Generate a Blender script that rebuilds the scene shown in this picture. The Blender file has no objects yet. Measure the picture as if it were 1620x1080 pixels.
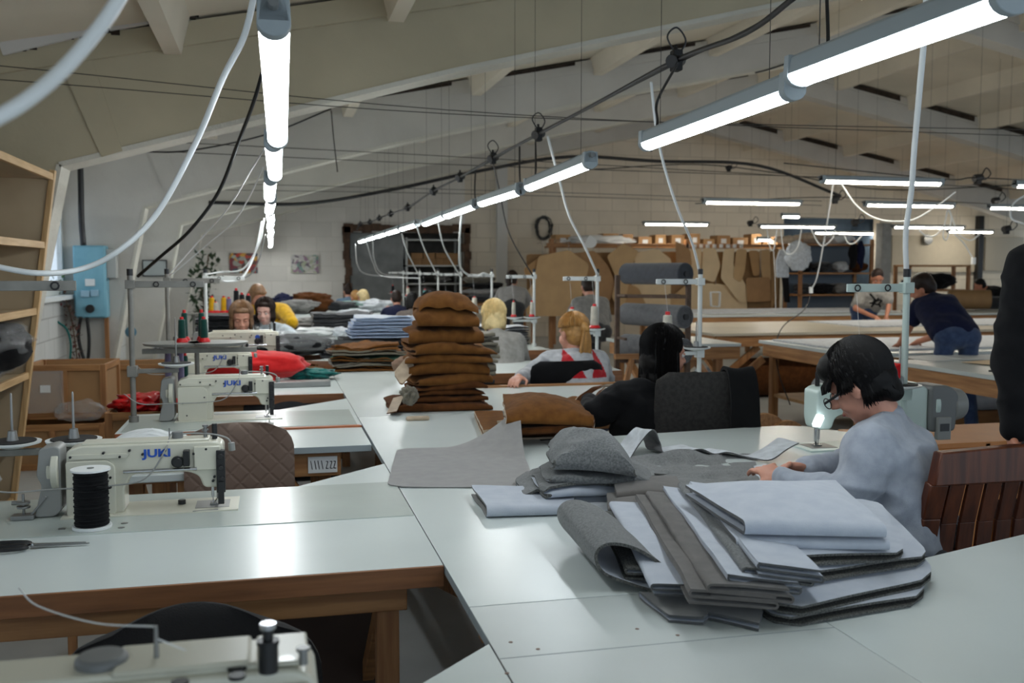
import bpy, bmesh, math, random
from mathutils import Vector, Matrix, noise, Euler
scene = bpy.context.scene
COL = scene.collection
rnd = random.Random(11)
PI = math.pi
# ------------------------------------------------------------------ camera
F = 1575.; CX = 810.; CY = 540.; EYE = 1.45
YAW = math.radians(13.56); PITCH = math.radians(4.17)
cam_data = bpy.data.cameras.new('camera'); cam = bpy.data.objects.new('camera', cam_data); COL.objects.link(cam)
cam_data.sensor_width = 36; cam_data.lens = 35.0; cam_data.clip_start = .05; cam_data.clip_end = 200
cam.location = (0, 0, EYE); cam.rotation_euler = (PI/2 - PITCH, 0, -YAW)
cam_data.dof.use_dof = True; cam_data.dof.focus_distance = 2.9; cam_data.dof.aperture_fstop = 5.0
scene.camera = cam
scene.view_settings.view_transform = 'Standard'; scene.view_settings.look = 'None'
scene.view_settings.gamma = 1; scene.view_settings.exposure = 0.0
scene.view_settings.use_curve_mapping = False
# ------------------------------------------------------------------ world: overcast daylight outside the hall
w = bpy.data.worlds.new('overcast_sky'); scene.world = w; w.use_nodes = True
wb = w.node_tree.nodes['Background']; wb.inputs[0].default_value = (.72, .86, 1.0, 1); wb.inputs[1].default_value = 1.35
LAMP_E = 25.0
# ------------------------------------------------------------------ pixel helpers (photo frame -> place)
_fw = Vector((math.sin(YAW)*math.cos(PITCH), math.cos(YAW)*math.cos(PITCH), -math.sin(PITCH)))
_rt = Vector((math.cos(YAW), -math.sin(YAW), 0)); _up = _rt.cross(_fw)
_E = Vector((0, 0, EYE))
def _ray(px, py): return _fw + _rt*((px-CX)/F) + _up*((CY-py)/F)
def Zp(px, py, z=.75): r = _ray(px, py); return _E + r*((z-EYE)/r.z)
def Yp(px, py, y): r = _ray(px, py); return _E + r*(y/r.y)
def Xp(px, py, x): r = _ray(px, py); return _E + r*(x/r.x)
def Dp(px, py, d): return _E + _ray(px, py)*d
# ------------------------------------------------------------------ materials
def lin(c): return tuple(((v/255)/12.92 if v/255 <= .04045 else ((v/255+.055)/1.055)**2.4) for v in c)
_m = {}
def M(name, rgb, rough=.6, metal=0., var=.0, vscale=8., bump=.0, bscale=60., spec=.5, rgb2=None, stretch=None, emit=0., trans=0., alpha=1., coat=0., fuzz=0.):
    if name in _m: return _m[name]
    m = bpy.data.materials.new(name); m.use_nodes = True; nt = m.node_tree; N = nt.nodes; L = nt.links
    b = N['Principled BSDF']; c = lin(rgb) + (1,)
    b.inputs['Base Color'].default_value = c; b.inputs['Roughness'].default_value = rough
    b.inputs['Metallic'].default_value = metal; b.inputs['Specular IOR Level'].default_value = spec
    if coat: b.inputs['Coat Weight'].default_value = coat
    if fuzz: b.inputs['Sheen Weight'].default_value = fuzz; b.inputs['Sheen Roughness'].default_value = .5
    if trans: b.inputs['Transmission Weight'].default_value = trans; b.inputs['IOR'].default_value = 1.3
    if alpha < 1: b.inputs['Alpha'].default_value = alpha
    if emit: b.inputs['Emission Color'].default_value = c; b.inputs['Emission Strength'].default_value = emit
    if var or bump or rgb2:
        tc = N.new('ShaderNodeTexCoord'); mp = N.new('ShaderNodeMapping'); L.new(tc.outputs['Object'], mp.inputs[0])
        if stretch: mp.inputs['Scale'].default_value = stretch
        nz = N.new('ShaderNodeTexNoise'); nz.inputs['Scale'].default_value = vscale; nz.inputs['Detail'].default_value = 5
        L.new(mp.outputs[0], nz.inputs['Vector'])
        if var or rgb2:
            mx = N.new('ShaderNodeMix'); mx.data_type = 'RGBA'
            lo = lin(rgb2) if rgb2 else tuple(v*(1-var) for v in c[:3]); hi = c[:3] if rgb2 else tuple(min(1, v*(1+var)) for v in c[:3])
            rp = N.new('ShaderNodeMapRange'); rp.inputs['From Min'].default_value = .35; rp.inputs['From Max'].default_value = .65
            L.new(nz.outputs['Fac'], rp.inputs['Value']); L.new(rp.outputs[0], mx.inputs['Factor'])
            mx.inputs['A'].default_value = lo+(1,); mx.inputs['B'].default_value = tuple(hi)+(1,)
            L.new(mx.outputs['Result'], b.inputs['Base Color'])
        if bump:
            n2 = N.new('ShaderNodeTexNoise'); n2.inputs['Scale'].default_value = bscale; n2.inputs['Detail'].default_value = 4
            L.new(mp.outputs[0], n2.inputs['Vector'])
            bp = N.new('ShaderNodeBump'); bp.inputs['Strength'].default_value = bump; bp.inputs['Distance'].default_value = .01
            L.new(n2.outputs['Fac'], bp.inputs['Height']); L.new(bp.outputs[0], b.inputs['Normal'])
    _m[name] = m; return m
def brick(name, rgb, mortar, scale=1., rough=.8, bw=.5, bh=.25, plane='YZ', bump=.5, var=.06):
    m = bpy.data.materials.new(name); m.use_nodes = True; nt = m.node_tree; N = nt.nodes; L = nt.links
    b = N['Principled BSDF']; b.inputs['Roughness'].default_value = rough
    tc = N.new('ShaderNodeTexCoord'); sp = N.new('ShaderNodeSeparateXYZ'); cb = N.new('ShaderNodeCombineXYZ')
    L.new(tc.outputs['Object'], sp.inputs[0]); L.new(sp.outputs['Y' if plane == 'YZ' else 'X'], cb.inputs[0]); L.new(sp.outputs['Z'], cb.inputs[1])
    bt = N.new('ShaderNodeTexBrick'); L.new(cb.outputs[0], bt.inputs['Vector'])
    bt.inputs['Scale'].default_value = scale; bt.inputs['Brick Width'].default_value = bw; bt.inputs['Row Height'].default_value = bh
    bt.inputs['Mortar Size'].default_value = .008; bt.inputs['Mortar Smooth'].default_value = .5
    c = lin(rgb); bt.inputs['Color1'].default_value = tuple(v*(1+var) for v in c)+(1,); bt.inputs['Color2'].default_value = tuple(v*(1-var) for v in c)+(1,)
    bt.inputs['Mortar'].default_value = lin(mortar)+(1,)
    nz = N.new('ShaderNodeTexNoise'); nz.inputs['Scale'].default_value = 1.3; nz.inputs['Detail'].default_value = 6
    L.new(tc.outputs['Object'], nz.inputs['Vector'])
    mx = N.new('ShaderNodeMix'); mx.data_type = 'RGBA'; mx.blend_type = 'MULTIPLY'; mx.inputs['Factor'].default_value = .35
    L.new(bt.outputs['Color'], mx.inputs['A']); L.new(nz.outputs['Color'], mx.inputs['B'])
    hs = N.new('ShaderNodeHueSaturation'); hs.inputs['Saturation'].default_value = 0; L.new(nz.outputs['Color'], hs.inputs['Color']); L.new(hs.outputs[0], mx.inputs['B'])
    L.new(mx.outputs['Result'], b.inputs['Base Color'])
    bp = N.new('ShaderNodeBump'); bp.inputs['Strength'].default_value = bump; bp.inputs['Distance'].default_value = .01; bp.invert = True
    L.new(bt.outputs['Fac'], bp.inputs['Height']); L.new(bp.outputs[0], b.inputs['Normal'])
    return m
def wood(name, rgb, rgb2, scale=3., rough=.55, axis='X'):
    st = {'X': (1, 14, 14), 'Y': (14, 1, 14), 'Z': (14, 14, 1)}[axis]
    return M(name, rgb, rough, rgb2=rgb2, vscale=scale, stretch=st, bump=.06, bscale=scale*3)
white_lam = M('white_laminate', (205, 213, 211), .26, var=.03, vscale=2.2, spec=.5)
white_lam2 = M('white_laminate_worn', (197, 204, 202), .3, var=.05, vscale=3)
lam_edge = M('grey_laminate_edge', (150, 160, 163), .5)
inlay_m = M('grey_green_board', (178, 186, 180), .24, var=.05, vscale=3)
pine_x = wood('pine_along_x', (176, 128, 80), (140, 95, 55), axis='X'); pine_y = wood('pine_along_y', (176, 128, 80), (140, 95, 55), axis='Y')
pine_z = wood('pine_along_z', (172, 124, 78), (138, 92, 54), axis='Z')
pale_y = wood('pale_pine_y', (205, 172, 125), (180, 145, 98), axis='Y'); pale_z = wood('pale_pine_z', (205, 172, 125), (180, 145, 98), axis='Z')
brown_edge = wood('brown_edge_band', (148, 98, 60), (118, 76, 46), axis='X')
orange_edge = wood('orange_edge_band', (176, 100, 58), (150, 84, 48), axis='X')
plywood = M('plywood', (178, 140, 92), .6, rgb2=(155, 115, 72), vscale=2.5, stretch=(1, 6, 6))
dark_wood = wood('dark_stained_wood', (92, 46, 24), (62, 28, 14), axis='Z', rough=.35)
dark_box = M('dark_fibreboard', (62, 44, 34), .7, var=.1)
cream = M('cream_enamel', (206, 204, 188), .32, var=.03, vscale=6, coat=.2)
pale_green = M('pale_green_enamel', (190, 206, 200), .3, coat=.2)
grey_plastic = M('grey_plastic', (108, 110, 110), .45); mid_grey = M('mid_grey_paint', (140, 141, 138), .45)
black_plastic = M('black_plastic', (22, 22, 24), .4); black_rubber = M('black_rubber', (20, 20, 22), .7)
steel = M('polished_steel', (190, 192, 195), .22, 1.); dull_steel = M('dull_steel', (140, 140, 138), .42, .8)
grey_paint_metal = M('grey_painted_metal', (128, 126, 120), .5, .2, var=.1, vscale=20)
white_paint_metal = M('white_painted_metal', (205, 208, 205), .4, .1)
rust = M('rusty_steel', (90, 72, 60), .7, .4, var=.2, vscale=30)
white_plastic = M('white_plastic', (225, 228, 228), .4)
red_plastic = M('red_plastic', (200, 25, 30), .35); blue_ink = M('blue_logo_ink', (18, 78, 180), .4)
bag_m = M('clear_plastic_bag', (225, 228, 230), .1, alpha=.15, bump=1., bscale=16, spec=1.)
bag_white = M('white_plastic_bag', (215, 218, 218), .3, bump=.5, bscale=20, alpha=.9)
ORD = ['first', 'second', 'third', 'fourth', 'fifth', 'sixth', 'seventh', 'eighth', 'ninth', 'tenth', 'eleventh', 'twelfth', 'thirteenth', 'fourteenth', 'fifteenth', 'sixteenth', 'seventeenth', 'eighteenth', 'nineteenth', 'twentieth']
card = M('kraft_cardboard', (190, 156, 112), .7, var=.07, vscale=4); card2 = M('brown_cardboard', (160, 122, 82), .7, var=.08, vscale=5)
card3 = M('pale_card', (212, 186, 148), .7, var=.05, vscale=4); card4 = M('tan_board', (170, 132, 88), .7, var=.08, vscale=3)
paper = M('white_paper', (222, 224, 224), .6)
skin_m = M('skin', (196, 140, 118), .5, var=.06, vscale=14, bump=.05, bscale=160); skin2 = M('skin_tanned', (178, 118, 92), .5, var=.06, vscale=14)
def cloth(name, rgb, rgb2=None, b=.25, s=500, fuzz=.25):
    return M(name, rgb, .92, rgb2=rgb2 or tuple(int(v*.88) for v in rgb), vscale=24, bump=b, bscale=s, spec=.15, fuzz=fuzz)
felt_light = cloth('light_grey_blue_felt', (186, 192, 202), (176, 183, 195)); felt_white = cloth('white_felt', (205, 210, 215))
felt_dark = cloth('charcoal_felt', (92, 93, 94), (78, 79, 80)); felt_mid = cloth('mid_grey_felt', (128, 127, 124), (116, 115, 113))
felt_heather = M('heather_grey_felt', (122, 124, 124), .95, rgb2=(92, 94, 95), vscale=160, bump=.4, bscale=400, spec=.1, fuzz=.3)
felt_edge = M('speckled_grey_backing', (118, 118, 114), .95, rgb2=(70, 71, 70), vscale=260, bump=.5, bscale=500, spec=.1)
taupe = cloth('taupe_grey_cloth', (104, 100, 97)); smooth_grey = cloth('smooth_grey_cloth', (146, 144, 142), (138, 136, 135), b=.1)
brown_wool = cloth('brown_wool', (114, 74, 34), (96, 60, 26), fuzz=.03); brown_wool2 = cloth('dark_brown_wool', (92, 55, 26), (76, 44, 20), fuzz=.03)
cream_back = cloth('cream_lining', (196, 176, 152)); khaki = cloth('khaki_grey_wool', (118, 112, 98)); blue_grey = cloth('pale_blue_felt', (168, 184, 210), (150, 168, 196))
black_cloth = cloth('black_cloth', (20, 20, 22), fuzz=.05); charcoal = cloth('charcoal_cloth', (52, 53, 56)); navy = cloth('navy_cloth', (26, 30, 58), fuzz=.05)
teal = cloth('teal_cloth', (30, 110, 105)); red_cloth = cloth('red_cloth', (205, 38, 38), (190, 30, 32)); mauve = cloth('mauve_grey_cloth', (92, 84, 96))
grey_knit = cloth('grey_knit', (160, 166, 177), (142, 149, 161), b=.2); white_knit = cloth('white_knit', (196, 206, 212)); yellow_cloth = cloth('yellow_cloth', (216, 168, 24))
denim = cloth('blue_denim', (62, 78, 108), (48, 62, 92)); lt_denim = cloth('light_denim', (112, 142, 168)); orange_cloth = cloth('orange_cloth', (214, 132, 30)); taupe_knit = cloth('taupe_knit', (98, 88, 82))
tee_grey = cloth('grey_tshirt', (150, 148, 144)); hair_black = M('black_hair', (11, 9, 9), .55, var=.3, vscale=30, spec=.22); hair_brown = M('brown_hair', (124, 92, 64), .5, var=.25, vscale=30)
hair_dark = M('dark_brown_hair', (38, 26, 21), .5, var=.3, vscale=30, spec=.25); hair_blond = M('blond_hair', (206, 184, 134), .5, var=.15, vscale=30); hair_honey = M('honey_hair', (166, 122, 66), .5, var=.2, vscale=30)
hair_red = M('dark_red_hair', (46, 22, 24), .5, var=.2, vscale=30)
# ------------------------------------------------------------------ mesh builder
class MB:
    def __init__(s): s.v = []; s.f = []; s.mi = []
    def add(s, vs, fs, mi=0, mat=None):
        o = len(s.v)
        if mat is not None: vs = [mat @ Vector(v) for v in vs]
        s.v += [tuple(v) for v in vs]
        for f in fs: s.f.append(tuple(i+o for i in f)); s.mi.append(mi)
        return s
    def box(s, x0, x1, y0, y1, z0, z1, mi=0, mat=None):
        v = [(x0,y0,z0),(x1,y0,z0),(x1,y1,z0),(x0,y1,z0),(x0,y0,z1),(x1,y0,z1),(x1,y1,z1),(x0,y1,z1)]
        return s.add(v, [(0,3,2,1),(4,5,6,7),(0,1,5,4),(1,2,6,5),(2,3,7,6),(3,0,4,7)], mi, mat)
    def cb(s, c, sz, mi=0, mat=None):
        return s.box(c[0]-sz[0]/2, c[0]+sz[0]/2, c[1]-sz[1]/2, c[1]+sz[1]/2, c[2]-sz[2]/2, c[2]+sz[2]/2, mi, mat)
    def beam(s, p, q, wd, ht, up=(0,0,1), mi=0):
        p = Vector(p); q = Vector(q); d = (q-p); L = d.length; d.normalize(); u = Vector(up)
        a = d.cross(u)
        if a.length < 1e-4: a = d.cross(Vector((0,1,0)))
        a.normalize(); b = a.cross(d)
        m = Matrix((( a.x,d.x,b.x,p.x),(a.y,d.y,b.y,p.y),(a.z,d.z,b.z,p.z),(0,0,0,1)))
        return s.box(-wd/2, wd/2, 0, L, -ht/2, ht/2, mi, m)
    def tube(s, pts, r, seg=8, mi=0, closed=False):
        pts = [Vector(p) for p in pts]; n = len(pts); rs = r if isinstance(r, (list, tuple)) else [r]*n
        vs = []; ref = None
        for i, p in enumerate(pts):
            if closed: t = pts[(i+1) % n]-pts[i-1]
            else: t = pts[min(i+1, n-1)]-pts[max(i-1, 0)]
            if t.length < 1e-9: t = Vector((0,0,1))
            t.normalize()
            if ref is None:
                ref = Vector((0,0,1)) if abs(t.z) < .9 else Vector((1,0,0))
            a = (ref - t*ref.dot(t)); a.normalize(); ref = a; b = t.cross(a)
            for k in range(seg):
                an = 2*PI*k/seg; vs.append(p + (a*math.cos(an)+b*math.sin(an))*rs[i])
        fs = []
        for i in range(n if closed else n-1):
            j = (i+1) % n
            for k in range(seg): fs.append((i*seg+k, i*seg+(k+1) % seg, j*seg+(k+1) % seg, j*seg+k))
        if not closed: fs.append(tuple(reversed(range(seg)))); fs.append(tuple((n-1)*seg+k for k in range(seg)))
        return s.add(vs, fs, mi)
    def cyl(s, p, q, r, seg=20, mi=0, r2=None): return s.tube([p, q], [r, r if r2 is None else r2], seg, mi)
    def lathe(s, prof, c=(0,0,0), seg=24, mi=0, mat=None):
        vs = []; n = len(prof)
        for r, z in prof:
            for k in range(seg): a = 2*PI*k/seg; vs.append((c[0]+r*math.cos(a), c[1]+r*math.sin(a), c[2]+z))
        fs = []
        for i in range(n-1):
            for k in range(seg): fs.append((i*seg+k, i*seg+(k+1) % seg, (i+1)*seg+(k+1) % seg, (i+1)*seg+k))
        fs.append(tuple(reversed(range(seg)))); fs.append(tuple((n-1)*seg+k for k in range(seg)))
        return s.add(vs, fs, mi, mat)
    def prism(s, poly, a, b, axis='Y', mi=0, mat=None):
        n = len(poly)
        def P(u, v, t): return {'Y': (u, t, v), 'X': (t, u, v), 'Z': (u, v, t)}[axis]
        vs = [P(u, v, a) for u, v in poly]+[P(u, v, b) for u, v in poly]
        fs = [tuple(range(n)), tuple(reversed(range(n, 2*n)))]+[(i, n+i, n+(i+1) % n, (i+1) % n) for i in range(n)]
        return s.add(vs, fs, mi, mat)
    def ell(s, c, ax, seg=16, rings=10, mi=0):   # ax: three Vectors (already scaled)
        vs = []; c = Vector(c)
        for i in range(rings+1):
            th = PI*i/rings
            for k in range(seg):
                a = 2*PI*k/seg; vs.append(c+ax[0]*(math.sin(th)*math.cos(a))+ax[1]*(math.sin(th)*math.sin(a))+ax[2]*math.cos(th))
        fs = []
        for i in range(rings):
            for k in range(seg): fs.append((i*seg+k, (i+1)*seg+k, (i+1)*seg+(k+1) % seg, i*seg+(k+1) % seg))
        return s.add(vs, fs, mi)
    def sph(s, c, r, seg=12, rings=8, mi=0): return s.ell(c, (Vector((r,0,0)), Vector((0,r,0)), Vector((0,0,r))), seg, rings, mi)
    def cap(s, p, q, r, r2=None, seg=12):        # tapered capsule as closed surface
        p = Vector(p); q = Vector(q); r2 = r if r2 is None else r2; d = q-p
        if d.length < 1e-5: return s.sph(p, r)
        d.normalize(); pts = []; rs = []
        for k in range(4): t = PI/2*k/4; pts.append(p-d*(r*math.cos(t))); rs.append(max(r*math.sin(t), r*.02))
        pts.append(p); rs.append(r); pts.append(q); rs.append(r2)
        for k in range(3, -1, -1): t = PI/2*k/4; pts.append(q+d*(r2*math.cos(t))); rs.append(max(r2*math.sin(t), r2*.02))
        return s.tube(pts, rs, seg)
    def mesh(s, name, mats, smooth=True, angle=.6, fix=True):
        me = bpy.data.meshes.new(name); me.from_pydata(s.v, [], s.f)
        for m in (mats if isinstance(mats, (list, tuple)) else [mats]): me.materials.append(m)
        me.polygons.foreach_set('material_index', s.mi)
        if fix:
            bm = bmesh.new(); bm.from_mesh(me); bmesh.ops.remove_doubles(bm, verts=bm.verts, dist=1e-6); bmesh.ops.recalc_face_normals(bm, faces=bm.faces); bm.to_mesh(me); bm.free()
        if smooth: me.shade_smooth(); me.set_sharp_from_angle(angle=angle)
        me.update(); return me
    def build(s, name, mats, parent=None, bevel=0, smooth=True, angle=.6, seg=2, **kw):
        o = bpy.data.objects.new(name, s.mesh(name, mats, smooth, angle)); COL.objects.link(o)
        if parent is not None: o.parent = parent
        if bevel:
            b = o.modifiers.new('bevel', 'BEVEL'); b.width = bevel; b.segments = seg; b.limit_method = 'ANGLE'; b.angle_limit = .6; b.harden_normals = False
        return tag(o, **kw) if kw else o
def tag(o, label=None, cat=None, group=None, kind=None):
    if label: o['label'] = label
    if cat: o['category'] = cat
    if group: o['group'] = group
    if kind: o['kind'] = kind
    return o
def thing(name, label, cat, loc=(0,0,0), rotz=0, group=None, rot=None):
    o = bpy.data.objects.new(name, None); o.empty_display_size = .1; COL.objects.link(o)
    o.location = loc; o.rotation_euler = rot or (0, 0, rotz); return tag(o, label, cat, group)
def copy_tree(o, parent=None):
    c = o.copy(); COL.objects.link(c); c.parent = parent
    for ch in list(o.children): copy_tree(ch, c)
    return c
def dup(o, loc, rotz=None, label=None, group=None, scale=None):
    c = copy_tree(o); c.location = loc
    if rotz is not None: c.rotation_euler = (0, 0, rotz)
    if scale is not None: c.scale = scale
    if label: c['label'] = label
    if group: c['group'] = group
    return c
def struct(name, mb, mats, parent=None, **k):
    o = mb.build(name, mats, parent, **k)
    if parent is None: o['kind'] = 'structure'
    return o
def spline(pts, n=8):
    P = [Vector(p) for p in pts]; P = [P[0]*2-P[1]]+P+[P[-1]*2-P[-2]]; out = []
    for i in range(1, len(P)-2):
        for k in range(n):
            t = k/n; a, b, c, d = P[i-1:i+3]
            out.append(.5*((2*b)+(c-a)*t+(2*a-5*b+4*c-d)*t*t+(3*b-a-3*c+d)*t**3))
    out.append(P[-2]); return out
def cable(name, pts, r, mat, label=None, cat='cable', group=None, parent=None, n=8, seg=6):
    return MB().tube(spline(pts, n), r, seg).build(name, mat, parent, label=label, cat=cat if parent is None else None, group=group, angle=2)
# ================================================================== the hall
XL = -1.98; XRIDGE = 8.15; YB = 20.6; YF = -3.4
def roofz(x): return 3.06+.2*min(x, 2*XRIDGE-x)
wall_white = brick('whitewashed_brick', (214, 215, 212), (184, 184, 180), bw=.4, bh=.2, plane='YZ')
wall_back_m = brick('painted_block_wall', (232, 222, 204), (204, 194, 176), bw=.6, bh=.3, plane='XZ')
wall_backl = brick('painted_white_blocks', (236, 232, 224), (222, 218, 208), bw=.6, bh=.3, plane='XZ', bump=.3)
plaster_olive_shaded = M('shaded_olive_cream_plaster', (176, 166, 142), .85, var=.07, vscale=1.6, bump=.5, bscale=9)  # olive cream tone, darkened to imitate weaker lamp light on the nearest frame
plaster = M('white_plaster', (192, 189, 182), .85, var=.07, vscale=1.6, bump=.5, bscale=9)
plaster_light = M('pale_plaster_edge', (196, 193, 182), .85, var=.06, vscale=3, bump=.6, bscale=30)
ceil_m = M('ceiling_paint', (210, 201, 184), .85, var=.06, vscale=1.2, bump=.4, bscale=5)
gap_m = M('dark_mortar_gap', (50, 40, 32), .95, var=.4, vscale=12)
floor_m = M('grey_concrete_floor', (172, 174, 172), .35, var=.12, vscale=1.4, bump=.1, bscale=12)
struct('floor', MB().box(XL-.3, 18.7, YF, YB+2.2, -.12, 0), floor_m)
# left wall with window openings (one per bay, y ranges)
wins = [(-2.2, -.4), (1.2, 3.4), (7.4, 10.56), (12.4, 14.3), (16.2, 18.2)]
mb = MB(); z0, z1, H = 1.2, 2.1, 2.78
ys = [YF]+[v for w_ in wins for v in w_]+[YB]
for i in range(0, len(ys), 2): mb.box(XL-.06, XL, ys[i], ys[i+1], 0, H)
for a, b in wins:
    mb.box(XL-.06, XL, a, b, 0, z0 if a > 5 else .9)
    mb.box(XL-.06, XL, a, b, z1, H)
struct('wall_left', mb, wall_white)
glass_m = M('frosted_window_pane', (235, 240, 245), .4, trans=.0, alpha=.25)
for i, (a, b) in enumerate(wins):
    zz = z0 if a > 5 else .9
    t = bpy.data.objects.new('window_%d' % (i+1), None); COL.objects.link(t); t.location = (XL-.012, (a+b)/2, zz); t['kind'] = 'structure'
    f = MB(); hw = (b-a)/2; h = z1-zz
    for y0 in (-hw, hw-.06): f.box(-.01, .012, y0, y0+.06, 0, h)
    for zb in (0, h-.06): f.box(-.01, .012, -hw, hw, zb, zb+.06)
    f.box(-.008, .01, -.03, .03, 0, h); f.build('window_frame', white_paint_metal, t)
    MB().box(-.004, .006, -hw+.05, hw-.05, .05, h-.05).build('pane', glass_m, t)
    MB().box(.02, .12, -hw, hw, -.04, 0).build('window_sill', white_plastic, t)
# back wall: gable with doorway-like recess openings left dark behind
mb = MB()
bx = [(XL, 1.5, 0), (3.95, 4.66, 1), (4.80, 11.3, 1), (13.72, 18.6, 1)]
def bw(x0, x1, z0=0, mi=0):
    xs = [x0]+([XRIDGE] if x0 < XRIDGE < x1 else [])+[x1]
    poly = [(x0, z0), (x1, z0)]+[(x, roofz(x)+.05) for x in reversed(xs)]
    mb.prism(poly, YB, YB+.25, 'Y', mi)
bw(XL-.25, 1.55, 0, 0); bw(1.55, 3.95, 2.2, 0); bw(3.95, 11.3, 0, 1); bw(11.3, 13.75, 2.62, 1); bw(13.75, 18.6, 0, 1)
struct('wall_back', mb, [wall_backl, wall_back_m])
mb = MB(); mb.box(1.35, 4.1, YB+.25, YB+2.2, 0, 2.3, 0); mb2 = MB()
rec = MB(); rec.box(1.4, 4.1, YB+1.6, YB+1.7, 0, 2.4); rec.box(1.3, 1.4, YB+.25, YB+1.7, 0, 2.4); rec.box(4.1, 4.2, YB+.25, YB+1.7, 0, 2.4); rec.box(1.3, 4.2, YB+.25, YB+1.7, 2.4, 2.5)
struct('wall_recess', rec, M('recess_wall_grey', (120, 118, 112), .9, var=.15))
rec = MB(); rec.box(11.2, 13.9, YB+1.4, YB+1.5, 0, 2.9); rec.box(11.1, 11.2, YB+.25, YB+1.5, 0, 2.9); rec.box(13.9, 14., YB+.25, YB+1.5, 0, 2.9); rec.box(11.1, 14., YB+.25, YB+1.5, 2.9, 3.)
struct('wall_loading_bay', rec, M('blue_grey_bay', (66, 82, 98), .8, var=.12))
struct('trim_1', MB().box(4.62, 4.84, YB-.14, YB+.02, 0, 3.95), M('white_pilaster_paint', (206, 206, 202), .8))
# jagged brown surround of the opened doorway
mb = MB()
for x0, x1, za, zb in ((1.44, 1.58, 0, 2.3), (3.92, 4.06, 0, 2.3), (1.44, 4.06, 2.2, 2.36)):
    n = 14
    for k in range(n):
        if zb-za > 1: mb.box(x0+rnd.uniform(-.03, .03), x1+rnd.uniform(-.03, .03), YB-.05, YB+.1, za+(zb-za)*k/n, za+(zb-za)*(k+1)/n+.01)
        else: mb.box(x0+(x1-x0)*k/n, x0+(x1-x0)*(k+1)/n+.01, YB-.05, YB+.1, za+rnd.uniform(-.02, .02), zb+rnd.uniform(-.02, .03))
struct('trim_2', mb, M('broken_brick_edge', (88, 68, 54), .9, var=.3, vscale=9))
# right wall, out of view; its long opening is enlarged to admit more daylight
struct('wall_right', MB().box(18.45, 18.7, YF, YB, 0, .9).box(18.45, 18.7, YF, YB, 2.5, 2.7), wall_white)
# ceiling slabs with ribs
mb = MB(); t = .12
mb.prism([(XL-.3, roofz(XL-.3)), (XRIDGE, roofz(XRIDGE)), (18.7, roofz(18.7)), (18.7, roofz(18.7)+t), (XRIDGE, roofz(XRIDGE)+t), (XL-.3, roofz(XL-.3)+t)], YF, YB+.25, 'Y')
x = .80-1.36*2
while x < 18.4:
    if abs(x-XRIDGE) > .3:
        z = roofz(x); mb.prism([(x-.11, z+.03), (x-.05, z-.2), (x+.05, z-.2), (x+.11, z+.03)], YF, YB, 'Y')
    x += 1.36
struct('ceiling', mb, ceil_m, smooth=False)
# precast frames
def mir(p): return [(2*XRIDGE-x, z) for x, z in reversed(p)]
low = [(-1.22, 2.07), (1.2, 2.74), (4.0, 3.42), (XRIDGE, 4.28)]
lowp = low+mir(low[:-1])
yfr = [6.6, 10.7, 14.8, 18.9]
for i, y in enumerate([-1.6, 2.5]+yfr):
    mb = MB(); d = .13
    legl = [(-1.66, 0), (XL, 0), (XL, roofz(XL)-.02)]
    if i < 2: continue
    poly = legl+[(XRIDGE, roofz(XRIDGE)-.02)]+mir([(XL, roofz(XL)-.02)])+[(2*XRIDGE-XL, 0), (2*XRIDGE+1.66, 0)]+list(reversed(lowp))
    mb.prism(poly, y-d, y+d, 'Y', 0)
    # pale arris on the leg and haunch
    lw = .05
    for (p, q) in zip([(-1.66, 0)]+low[:-1], low):
        mb.beam((p[0], y, p[1]), (q[0], y, q[1]), 2*d+.012, .03, (0, 0, 1) if p[1] > 0 else (1, 0, 0), 1)
    # raised top flange and stiffener strips on the face
    for sx in (0, 1):
        fl = [(XL, roofz(XL)-.02), (XRIDGE, roofz(XRIDGE)-.02), (XRIDGE, roofz(XRIDGE)-.13), (XL, roofz(XL)-.17)]
        if sx: fl = mir(fl)
        mb.prism(fl, y-d-.03, y-d, 'Y', 0)
    mb.prism([(-.98, 2.12), (-.86, 2.16), (-1.02, roofz(-1.02)-.15), (-1.2, roofz(-1.2)-.15)], y-d-.014, y-d, 'Y', 0)
    # open dark joints between beam and ribs
    x = .80-1.36*2+.16
    while x < 18:
        x1 = x+1.36-.32; skip = (i == 2 and x < .5)
        if (x > XRIDGE or x1 < XRIDGE) and not skip:
            a = x+rnd.uniform(0, .15); b = x1-rnd.uniform(0, .12)
            za, zb = roofz(a), roofz(b)
            mb.prism([(a, za-.055-.05*(x > XRIDGE)), (b, zb-.055-.05*(x > XRIDGE)), (b, zb-.015), (a, za-.02)], y-d-.034, y-d-.028, 'Y', 2)
        x += 1.36
    struct('trim_%d' % (i+1), mb, [plaster_olive_shaded if i == 2 else plaster, plaster_light, gap_m], smooth=False)
# crumbling mortar pieces above the nearest beam
mb = MB()
for px, py in ((45, 74), (120, 58), (170, 48), (250, 34), (268, 32), (282, 26), (292, 24)):
    p = Yp(px, py, 6.44)
    for k in range(5): mb.cb((p.x+rnd.uniform(-.06, .06), p.y, p.z+rnd.uniform(-.015, .015)), (rnd.uniform(.02, .06), .03, rnd.uniform(.01, .035)))
struct('trim_7', mb, gap_m)
struct('trim_8', MB().beam(Yp(2, 78, 6.42), Yp(143, 44, 6.42), .03, .07, mi=0).beam(Yp(172, 40, 6.42), Yp(280, 20, 6.42), .03, .07), M('white_joint_fill', (205, 202, 198), .8))
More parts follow.
